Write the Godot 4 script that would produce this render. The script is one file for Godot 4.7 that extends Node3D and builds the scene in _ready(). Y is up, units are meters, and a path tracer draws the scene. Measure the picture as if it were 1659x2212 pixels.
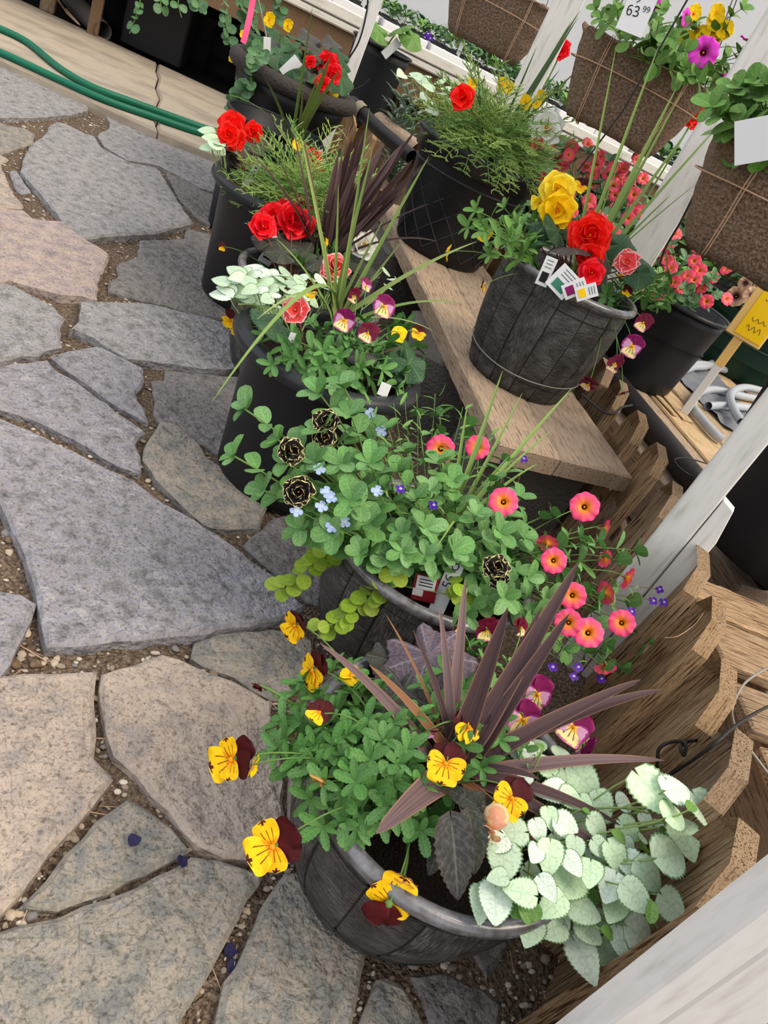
extends Node3D
# A flagstone path beside planted pots, a low picket fence and greenhouse benches. Units are metres; the camera stands at the origin, the fence runs along -z.

var rng := RandomNumberGenerator.new()
var M := {}
var T := {}
var L := {}
var used := {}

func _ready():
	rng.seed = 7
	# camera
	var cam := Camera3D.new()
	cam.name = "camera"
	cam.transform = Transform3D(Basis(Vector3(0.9022, 0.4016, 0.1575), Vector3(-0.229, 0.7552, -0.6142), Vector3(-0.3655, 0.518, 0.7733)).orthonormalized(), Vector3(0, 1.1, 0))
	cam.fov = 67.04
	cam.near = 0.05
	cam.far = 120.0
	add_child(cam)
	cam.current = true
	# sky: an even bright overcast
	var sm := ProceduralSkyMaterial.new()
	sm.sky_top_color = Color(0.84, 0.85, 0.875)
	sm.sky_horizon_color = Color(0.87, 0.875, 0.88)
	sm.ground_bottom_color = Color(0.30, 0.29, 0.27)
	sm.ground_horizon_color = Color(0.42, 0.42, 0.40)
	sm.sky_energy_multiplier = 1.0
	sm.sun_angle_max = 1.0
	var sky := Sky.new()
	sky.sky_material = sm
	var env := Environment.new()
	env.background_mode = Environment.BG_SKY
	env.sky = sky
	env.tonemap_mode = Environment.TONE_MAPPER_LINEAR
	env.tonemap_exposure = 1.76
	env.sdfgi_enabled = true
	env.ssao_enabled = true
	env.ssil_enabled = true
	var we := WorldEnvironment.new()
	we.name = "environment"
	we.environment = env
	add_child(we)
	# the sun behind thin cloud, from the open side beyond the fence
	var sun := DirectionalLight3D.new()
	sun.name = "sun"
	sun.light_color = Color(1.0, 0.95, 0.88)
	sun.light_energy = 0.55
	sun.light_angular_distance = 42.0
	sun.shadow_enabled = true
	add_child(sun)
	sun.look_at_from_position(Vector3(2.3, 3.8, 1.6), Vector3.ZERO)
	make_textures()
	make_materials()
	make_leaves()
	build_setting()
	build_pots()
	build_plants()
	build_details()

# ---------------------------------------------------------------- helpers
func numbered(called: String) -> String:
	var n: int = used.get(called, 0)
	used[called] = n + 1
	return called if n == 0 else "%s_%03d" % [called, n]

func tag(o: Node, label: String, category: String, group := "", kind := ""):
	if label: o.set_meta("label", label)
	if category: o.set_meta("category", category)
	if group: o.set_meta("group", group)
	if kind: o.set_meta("kind", kind)
	return o

func thing(called: String, label: String, category: String, at := Vector3.ZERO, turn := 0.0, group := "") -> Node3D:
	var o := Node3D.new()
	o.name = numbered(called)
	add_child(o)
	o.position = at
	o.rotation.y = turn
	tag(o, label, category, group)
	return o

func struct(called: String, label: String, category: String, at := Vector3.ZERO) -> Node3D:
	var o := thing(called, label, category, at)
	o.set_meta("kind", "structure")
	return o

func part(called: String, mesh: Mesh, mat: Material, parent: Node, xf := Transform3D()) -> MeshInstance3D:
	var o := MeshInstance3D.new()
	o.name = called
	o.mesh = mesh
	o.material_override = mat
	parent.add_child(o, true)
	o.transform = xf
	return o

func solo(called: String, label: String, category: String, mesh: Mesh, mat: Material, xf := Transform3D(), group := "") -> MeshInstance3D:
	var o := part(numbered(called), mesh, mat, self, xf)
	tag(o, label, category, group)
	return o

func new_st() -> SurfaceTool:
	var st := SurfaceTool.new()
	st.begin(Mesh.PRIMITIVE_TRIANGLES)
	return st

# rows of points (all the same length) joined into a smooth sheet
func sheet(rows: Array, uvs: Array = [], cols: Array = [], closed := false) -> ArrayMesh:
	var st := new_st()
	sheet_into(st, rows, uvs, cols, 0)
	st.generate_normals()
	return st.commit()

func sheet_into(st: SurfaceTool, rows: Array, uvs: Array, cols: Array, first: int) -> int:
	var w: int = rows[0].size()
	for i in rows.size():
		for j in w:
			if uvs: st.set_uv(uvs[i][j])
			if cols: st.set_color(cols[i][j])
			st.add_vertex(rows[i][j])
	for i in rows.size() - 1:
		for j in w - 1:
			var a := first + i * w + j
			for k in [a, a + 1, a + w, a + 1, a + w + 1, a + w]: st.add_index(k)
	return first + rows.size() * w

# profile of (radius, height) turned about y; staves cut that many upright grooves
func lathe(profile: Array, segs: int, staves := 0) -> ArrayMesh:
	var rows := []
	var uvs := []
	for i in profile.size():
		var row := []
		var uv := []
		for j in segs + 1:
			var a := TAU * j / segs
			var r: float = profile[i].x
			if staves > 0 and r > 0.0:
				var k := float(j % segs) / segs * staves
				r += -0.0035 * maxf(0.0, 1.0 - absf(k - roundf(k)) * TAU / staves * r / 0.004) + 0.0012 * sin(floorf(k) * 7.3)
			row.append(Vector3(r * cos(a), profile[i].y, r * sin(a)))
			uv.append(Vector2(float(j) / segs, profile[i].y))
		rows.append(row)
		uvs.append(uv)
	return sheet(rows, uvs)

func tube_into(st: SurfaceTool, pts: Array, r0: float, r1: float, segs: int, first: int) -> int:
	var rows := []
	var n := Vector3.UP
	for i in pts.size():
		var d: Vector3 = (pts[mini(i + 1, pts.size() - 1)] - pts[maxi(i - 1, 0)]).normalized()
		if i == 0: n = d.cross(Vector3(0.31, 0.2, 0.93)).normalized()
		n = (n - d * n.dot(d)).normalized()
		var b := d.cross(n)
		var r := lerpf(r0, r1, float(i) / (pts.size() - 1))
		var row := []
		for j in segs + 1:
			var a := TAU * j / segs
			row.append(pts[i] + (n * cos(a) + b * sin(a)) * r)
		rows.append(row)
	return sheet_into(st, rows, [], [], first)

func tube(pts: Array, r0: float, r1: float = -1.0, segs := 6) -> ArrayMesh:
	var st := new_st()
	tube_into(st, pts, r0, r0 if r1 < 0 else r1, segs, 0)
	st.generate_normals()
	return st.commit()

func curve(pts: Array, per := 8) -> Array:      # a smooth line through points
	var out := []
	for i in pts.size() - 1:
		var p0: Vector3 = pts[maxi(i - 1, 0)]
		var p1: Vector3 = pts[i]
		var p2: Vector3 = pts[i + 1]
		var p3: Vector3 = pts[mini(i + 2, pts.size() - 1)]
		for k in per:
			out.append(p1.cubic_interpolate(p2, p0, p3, float(k) / per))
	out.append(pts[-1])
	return out

func bez(a: Vector3, c: Vector3, b: Vector3, n := 8) -> Array:
	var out := []
	for i in n + 1:
		var t := float(i) / n
		out.append(a.lerp(c, t).lerp(c.lerp(b, t), t))
	return out

func box_ring(h: Vector3, k: float, y: float, inset: float) -> Array:
	var x := h.x - inset
	var z := h.z - inset
	return [Vector3(-x + k, y, -z), Vector3(x - k, y, -z), Vector3(x, y, -z + k), Vector3(x, y, z - k), Vector3(x - k, y, z), Vector3(-x + k, y, z), Vector3(-x, y, z - k), Vector3(-x, y, -z + k)]

# a box with chamfered edges, centred on the origin
func cbox(s: Vector3, c := 0.004) -> ArrayMesh:
	var h := s / 2
	c = minf(c, minf(h.x, minf(h.y, h.z)) * 0.9)
	var levels := [box_ring(h, c, -h.y, c), box_ring(h, c, -h.y + c, 0.0), box_ring(h, c, h.y - c, 0.0), box_ring(h, c, h.y, c)]
	var st := new_st()
	st.set_smooth_group(-1)
	for i in 3:
		for j in 8:
			var a: Vector3 = levels[i][j]
			var b: Vector3 = levels[i][(j + 1) % 8]
			var d: Vector3 = levels[i + 1][j]
			var e: Vector3 = levels[i + 1][(j + 1) % 8]
			for p in [a, b, d, b, e, d]: st.add_vertex(p)
	for j in range(1, 7):
		for p in [levels[3][0], levels[3][j], levels[3][j + 1]]: st.add_vertex(p)
		for p in [levels[0][0], levels[0][j + 1], levels[0][j]]: st.add_vertex(p)
	st.generate_normals()
	return st.commit()

# an outline in (x, z) made into a slab between two heights, with a chamfered top edge
func slab(poly: Array, y0: float, y1: float, c := 0.006, rough := 0.0, seed := 1) -> ArrayMesh:
	var r2 := RandomNumberGenerator.new()
	r2.seed = seed
	var pp := PackedVector2Array(poly)
	if Geometry2D.is_polygon_clockwise(pp): pp.reverse()
	var ps := []
	if rough > 0.0:
		for i in pp.size():
			var a := pp[i]
			var b := pp[(i + 1) % pp.size()]
			var n := maxi(1, int(a.distance_to(b) / 0.03))
			var nor := (b - a).orthogonal().normalized()
			for k in n:
				var t := float(k) / n
				ps.append(a.lerp(b, t) + nor * r2.randf_range(-rough, rough) * (1.0 if k else 0.3))
	else:
		ps = Array(pp)
	var m := ps.size()
	var inner := []
	for i in m:
		var a: Vector2 = (ps[i] - ps[(i + m - 1) % m]).normalized()
		var b: Vector2 = (ps[(i + 1) % m] - ps[i]).normalized()
		var n := (a + b).orthogonal().normalized()
		inner.append(ps[i] - n * c * r2.randf_range(0.7, 1.5) if rough > 0 else ps[i] - n * c)
	var pin := PackedVector2Array(inner)
	if not Geometry2D.is_polygon_clockwise(pin): pass
	var st := new_st()
	st.set_smooth_group(-1)
	var tri := Geometry2D.triangulate_polygon(pin)
	if tri.is_empty():
		pin = PackedVector2Array(ps)
		inner = ps
		tri = Geometry2D.triangulate_polygon(pin)
	for k in range(0, tri.size(), 3):
		var q := [pin[tri[k]], pin[tri[k + 1]], pin[tri[k + 2]]]
		if (q[1] - q[0]).cross(q[2] - q[0]) < 0: q.reverse()
		for v in q: st.add_vertex(Vector3(v.x, y1, v.y))
	for i in m:
		var i2 := (i + 1) % m
		var o1 := Vector3(ps[i].x, y1 - c, ps[i].y)
		var o2 := Vector3(ps[i2].x, y1 - c, ps[i2].y)
		var n1 := Vector3(inner[i].x, y1, inner[i].y)
		var n2 := Vector3(inner[i2].x, y1, inner[i2].y)
		var b1 := Vector3(ps[i].x, y0, ps[i].y)
		var b2 := Vector3(ps[i2].x, y0, ps[i2].y)
		for p in [n1, o1, n2, n2, o1, o2, o1, b1, o2, o2, b1, b2]: st.add_vertex(p)
	st.generate_normals()
	return st.commit()

# an outline in (x, y) given a thickness along z, front edge chamfered
func board(poly: Array, thick: float, c := 0.003) -> ArrayMesh:
	var st := new_st()
	st.append_from(slab(poly.map(func(p): return Vector2(p.x, -p.y)), -thick, 0.0, c), 0, Transform3D(Basis(Vector3.RIGHT, Vector3(0, 0, 1), Vector3(0, -1, 0)), Vector3.ZERO))
	return st.commit()

func look(d: Vector3, up: Vector3, at: Vector3, s := 1.0) -> Transform3D:
	d = d.normalized()
	if absf(d.dot(up.normalized())) > 0.97: up = Vector3(up.y + 0.3, up.z, up.x + 0.2)
	return Transform3D(Basis.looking_at(d, up).scaled(Vector3.ONE * s), at)

func rnd(a: float, b: float) -> float:
	return rng.randf_range(a, b)

# ---------------------------------------------------------------- textures and materials
func ramp(stops: Array) -> Gradient:
	var g := Gradient.new()
	var off := PackedFloat32Array()
	var col := PackedColorArray()
	for s in stops:
		off.append(s[0])
		col.append(s[1])
	g.offsets = off
	g.colors = col
	return g

func rgb(r: int, g: int, b: int) -> Color:
	return Color(r / 255.0, g / 255.0, b / 255.0)

func noise_tex(called: String, seed: int, freq: float, stops: Array, oct := 4, size := 512, warp := 0.0, type := FastNoiseLite.TYPE_SIMPLEX_SMOOTH) -> NoiseTexture2D:
	var n := FastNoiseLite.new()
	n.seed = seed
	n.noise_type = type
	n.frequency = freq
	n.fractal_octaves = oct
	n.fractal_gain = 0.55
	if warp > 0:
		n.domain_warp_enabled = true
		n.domain_warp_amplitude = warp
		n.domain_warp_frequency = freq * 0.7
	var t := NoiseTexture2D.new()
	t.width = size
	t.height = size
	t.seamless = true
	t.noise = n
	if stops: t.color_ramp = ramp(stops)
	T[called] = t
	return t

func make_textures():
	var w := Color.WHITE
	noise_tex("grain", 3, 0.06, [], 5, 512)
	noise_tex("rough", 5, 0.018, [], 8, 1024, 20.0)
	noise_tex("slate", 11, 0.012, [[0.0, rgb(117, 116, 117)], [0.35, rgb(151, 150, 150)], [0.5, rgb(168, 165, 164)], [0.62, rgb(156, 154, 162)], [0.8, rgb(184, 182, 179)], [1.0, rgb(142, 137, 133)]], 6, 1024, 40.0)
	noise_tex("slate_tan", 12, 0.008, [[0.0, rgb(140, 138, 136)], [0.28, rgb(156, 147, 139)], [0.5, rgb(172, 159, 147)], [0.7, rgb(180, 167, 153)], [1.0, rgb(160, 149, 139)]], 7, 1024, 50.0)
	noise_tex("slate_mixed", 13, 0.010, [[0.0, rgb(116, 117, 117)], [0.3, rgb(138, 137, 132)], [0.45, rgb(148, 144, 134)], [0.58, rgb(166, 156, 143)], [0.75, rgb(154, 150, 144)], [1.0, rgb(130, 130, 131)]], 7, 1024, 60.0)
	noise_tex("slate_pink", 14, 0.009, [[0.0, rgb(140, 134, 132)], [0.4, rgb(168, 154, 152)], [0.6, rgb(178, 164, 158)], [1.0, rgb(190, 172, 152)]], 6, 1024, 40.0)
	noise_tex("mottle", 15, 0.05, [[0.0, Color(0.6, 0.59, 0.59)], [0.3, Color(0.84, 0.84, 0.84)], [0.4, Color(0.97, 0.97, 0.97)], [0.6, w], [0.72, Color(0.92, 0.92, 0.93)], [1.0, Color(0.84, 0.83, 0.86)]], 7, 1024, 14.0)
	noise_tex("soil", 21, 0.05, [[0.0, rgb(74, 60, 49)], [0.4, rgb(112, 95, 80)], [0.65, rgb(138, 119, 101)], [1.0, rgb(170, 152, 132)]], 5, 512)
	noise_tex("concrete", 22, 0.01, [[0.0, rgb(140, 130, 116)], [0.35, rgb(160, 149, 134)], [0.6, rgb(174, 163, 148)], [1.0, rgb(166, 150, 128)]], 6, 512, 30.0)
	noise_tex("wood_old", 31, 0.012, [[0.2, rgb(84, 58, 36)], [0.32, rgb(156, 122, 86)], [0.38, rgb(200, 170, 134)], [0.42, rgb(166, 130, 92)], [0.48, rgb(208, 182, 148)], [0.52, rgb(184, 148, 110)], [0.58, rgb(218, 196, 166)], [0.63, rgb(164, 126, 88)], [0.7, rgb(204, 176, 140)], [0.82, rgb(104, 72, 44)]], 5, 1024, 30.0)
	noise_tex("wood_new", 32, 0.012, [[0.0, rgb(120, 92, 62)], [0.3, rgb(176, 146, 108)], [0.5, rgb(206, 182, 146)], [0.65, rgb(190, 162, 124)], [1.0, rgb(222, 202, 170)]], 5, 1024, 30.0)
	noise_tex("wood_grey", 33, 0.012, [[0.0, rgb(96, 80, 66)], [0.25, rgb(148, 128, 108)], [0.45, rgb(190, 168, 144)], [0.6, rgb(172, 146, 120)], [0.75, rgb(204, 184, 160)], [1.0, rgb(160, 136, 112)]], 5, 1024, 30.0)
	noise_tex("paint", 34, 0.012, [[0.0, rgb(196, 194, 190)], [0.3, rgb(222, 220, 216)], [0.6, rgb(232, 231, 229)], [1.0, rgb(226, 222, 216)]], 4, 512, 20.0)
	noise_tex("barrel", 41, 0.02, [[0.0, rgb(34, 33, 32)], [0.35, rgb(58, 56, 54)], [0.55, rgb(82, 79, 76)], [0.68, rgb(60, 58, 56)], [1.0, rgb(118, 114, 110)]], 5, 1024, 8.0)
	noise_tex("rim_wear", 42, 0.014, [[0.0, rgb(48, 45, 43)], [0.3, rgb(92, 88, 84)], [0.5, rgb(116, 116, 118)], [0.7, rgb(136, 138, 144)], [1.0, rgb(84, 76, 70)]], 6, 512, 20.0)
	noise_tex("fibre", 43, 0.035, [[0.0, rgb(72, 55, 42)], [0.4, rgb(118, 97, 80)], [0.65, rgb(142, 120, 102)], [1.0, rgb(174, 152, 132)]], 6, 512, 25.0)

# moulded wood grain of the barrel pots: u runs round fifteen staves, v up
func barrel_tex() -> ImageTexture:
	var w := 1280
	var h := 320
	var im := Image.create(w, h, false, Image.FORMAT_RGBA8)
	var n := FastNoiseLite.new()
	n.seed = 77
	n.frequency = 1.0
	n.fractal_octaves = 2
	for x in w:
		var st := x * 15.0 / w
		var k := int(st)
		var f := absf(st - roundf(st))
		var cross := k % 3 != 1
		for y in h:
			var g := n.get_noise_2d(x * 0.02 + k * 31.0, y * 0.42 + x * 0.03) if cross else n.get_noise_2d(x * 0.36, y * 0.03 + k * 17.0)
			var big := n.get_noise_2d(x * 0.012 + 50.0, y * 0.014 + k * 9.0)
			var v := 0.225 + 0.17 * g + 0.10 * big
			if n.get_noise_2d(x * 0.09 + 200.0, y * 0.5) > 0.32: v += 0.10
			if f < 0.022: v = 0.05
			v = clampf(v, 0.04, 0.6)
			im.set_pixel(x, y, Color(v * 1.02, v, v * 0.975))
	return ImageTexture.create_from_image(im)

func mat(called: String, col: Color, rough := 0.8, tex := "", scale := Vector3.ONE, world := false, bump := "", depth := 0.0) -> StandardMaterial3D:
	var m := StandardMaterial3D.new()
	m.albedo_color = col
	m.roughness = rough
	m.metallic_specular = 0.4
	if tex:
		m.albedo_texture = T[tex]
	if tex or bump:
		m.uv1_triplanar = true
		m.uv1_world_triplanar = world
		m.uv1_scale = scale
	if bump:
		m.heightmap_enabled = true
		m.heightmap_texture = T[bump]
		m.heightmap_scale = depth
	M[called] = m
	return m

func make_materials():
	for e in [["slate", "slate", Color(0.96, 0.96, 0.955)], ["slate_blue", "slate", Color(0.955, 0.95, 0.97)], ["slate_tan", "slate_tan", Color(1.04, 1.03, 1.03)], ["slate_mixed", "slate_mixed", Color(0.98, 0.98, 0.98)], ["slate_pink", "slate_pink", Color(1, 0.99, 0.99)], ["slate_dark", "slate", Color(0.82, 0.81, 0.79)]]:
		var m := mat(e[0], e[2], 0.78, e[1], Vector3.ONE * 1.6, true, "rough", 0.9)
		m.detail_enabled = true
		m.detail_blend_mode = BaseMaterial3D.BLEND_MODE_MUL
		m.detail_albedo = T["mottle"]
		m.detail_uv_layer = BaseMaterial3D.DETAIL_UV_1
	mat("soil", Color(1, 1, 1), 0.95, "soil", Vector3.ONE * 3.0, true, "grain", 1.5)
	mat("potting_soil", Color(0.42, 0.38, 0.36), 0.95, "soil", Vector3.ONE * 6.0, true, "grain", 1.5)
	mat("pebble", Color(0.95, 0.92, 0.88), 0.8, "soil", Vector3.ONE * 2.0, true)
	mat("pebble_pale", rgb(188, 172, 152), 0.8)
	mat("pebble_grey", rgb(128, 126, 126), 0.8)
	mat("concrete", Color(1, 1, 1), 0.85, "concrete", Vector3(0.4, 0.8, 0.8), true, "grain", 0.2)
	mat("concrete_grey", rgb(112, 108, 102), 0.9, "mottle", Vector3.ONE * 2.5, true, "grain", 0.6)
	mat("hose_green", rgb(12, 104, 78), 0.42)
	for k in 4:
		for e in [["picket", "wood_old", Vector3(13.0, 0.5, 13.0), Color(0.93, 0.92, 0.90)], ["plank_old", "wood_grey", Vector3(9.0, 9.0, 0.8), Color(1, 1, 1)], ["plank_new", "wood_new", Vector3(9.0, 9.0, 0.8), Color(1, 1, 1)], ["pallet", "wood_old", Vector3(0.5, 12.0, 12.0), Color(1, 1, 1)]]:
			var m := mat(e[0] + str(k), e[3].lerp(Color(0.86, 0.88, 0.92), 0.45 * (k % 3)) , 0.85, e[1], e[2], false, e[1], 0.35)
			m.uv1_offset = Vector3(0.37 * k, 0.23 * k, 0.51 * k)
	mat("paint", Color(1, 1, 1), 0.6, "paint", Vector3(5, 0.8, 5), false, "paint", 0.1)
	mat("paint_far", Color(0.98, 0.97, 0.94), 0.6, "paint", Vector3(0.8, 5, 5), false)
	var m := StandardMaterial3D.new()
	m.albedo_texture = barrel_tex()
	m.uv1_scale = Vector3(1, 3.0, 1)
	m.roughness = 0.55
	m.heightmap_enabled = true
	m.heightmap_texture = m.albedo_texture
	m.heightmap_scale = 0.25
	M["barrel"] = m
	m = mat("barrel_rim", Color(0.9, 0.9, 0.92), 0.26, "rim_wear", Vector3(4, 4, 4), false)
	m.metallic_specular = 0.8
	mat("black_pot", rgb(26, 26, 28), 0.42)
	mat("black_rim", rgb(44, 47, 51), 0.36)
	mat("nursery_pot", rgb(22, 25, 30), 0.45)
	mat("green_pot", rgb(12, 46, 34), 0.4)
	mat("rope_rim", rgb(66, 60, 58), 0.8, "mottle", Vector3(2, 2, 2), false, "grain", 0.6)
	mat("black_plastic", rgb(20, 20, 22), 0.6)
	mat("black_fabric", rgb(24, 24, 25), 0.9)
	mat("dark_wood", rgb(124, 98, 74), 0.9, "mottle", Vector3(1, 6, 6), false)
	mat("fibre", Color(1, 1, 1), 0.95, "fibre", Vector3.ONE * 4.5, false, "fibre", 2.0)
	mat("twine", rgb(196, 160, 132), 0.85)
	mat("wire", rgb(36, 34, 34), 0.5)
	mat("print_grey", rgb(110, 112, 120), 0.8)
	mat("wire_bright", rgb(150, 146, 138), 0.35)
	mat("pipe_grey", rgb(172, 178, 186), 0.45)
	mat("pipe_black", rgb(38, 36, 38), 0.5)
	mat("tape", rgb(150, 140, 118), 0.6)
	mat("white_plastic", rgb(228, 230, 230), 0.45)
	mat("card", rgb(232, 234, 238), 0.7)
	mat("ink", rgb(28, 28, 34), 0.8)
	mat("sign_yellow", rgb(252, 206, 0), 0.6)
	mat("sign_board", rgb(236, 196, 120), 0.7)
	mat("label_red", rgb(150, 36, 48), 0.6)
	mat("ribbon", rgb(245, 92, 140), 0.6)
	mat("tarp", rgb(120, 124, 132), 0.35)
	mat("film", rgb(206, 211, 216), 0.5)
	mat("foam", rgb(236, 238, 240), 0.8)
	mat("bark", rgb(120, 88, 60), 0.9)
	mat("petal_fallen", rgb(36, 30, 70), 0.7)
	mat("leaf_print", rgb(60, 130, 104), 0.7)
	mat("slate_chip", rgb(70, 74, 80), 0.6)

# ---------------------------------------------------------------- setting
const SOIL_Y := -0.009
var stones := []

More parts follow.
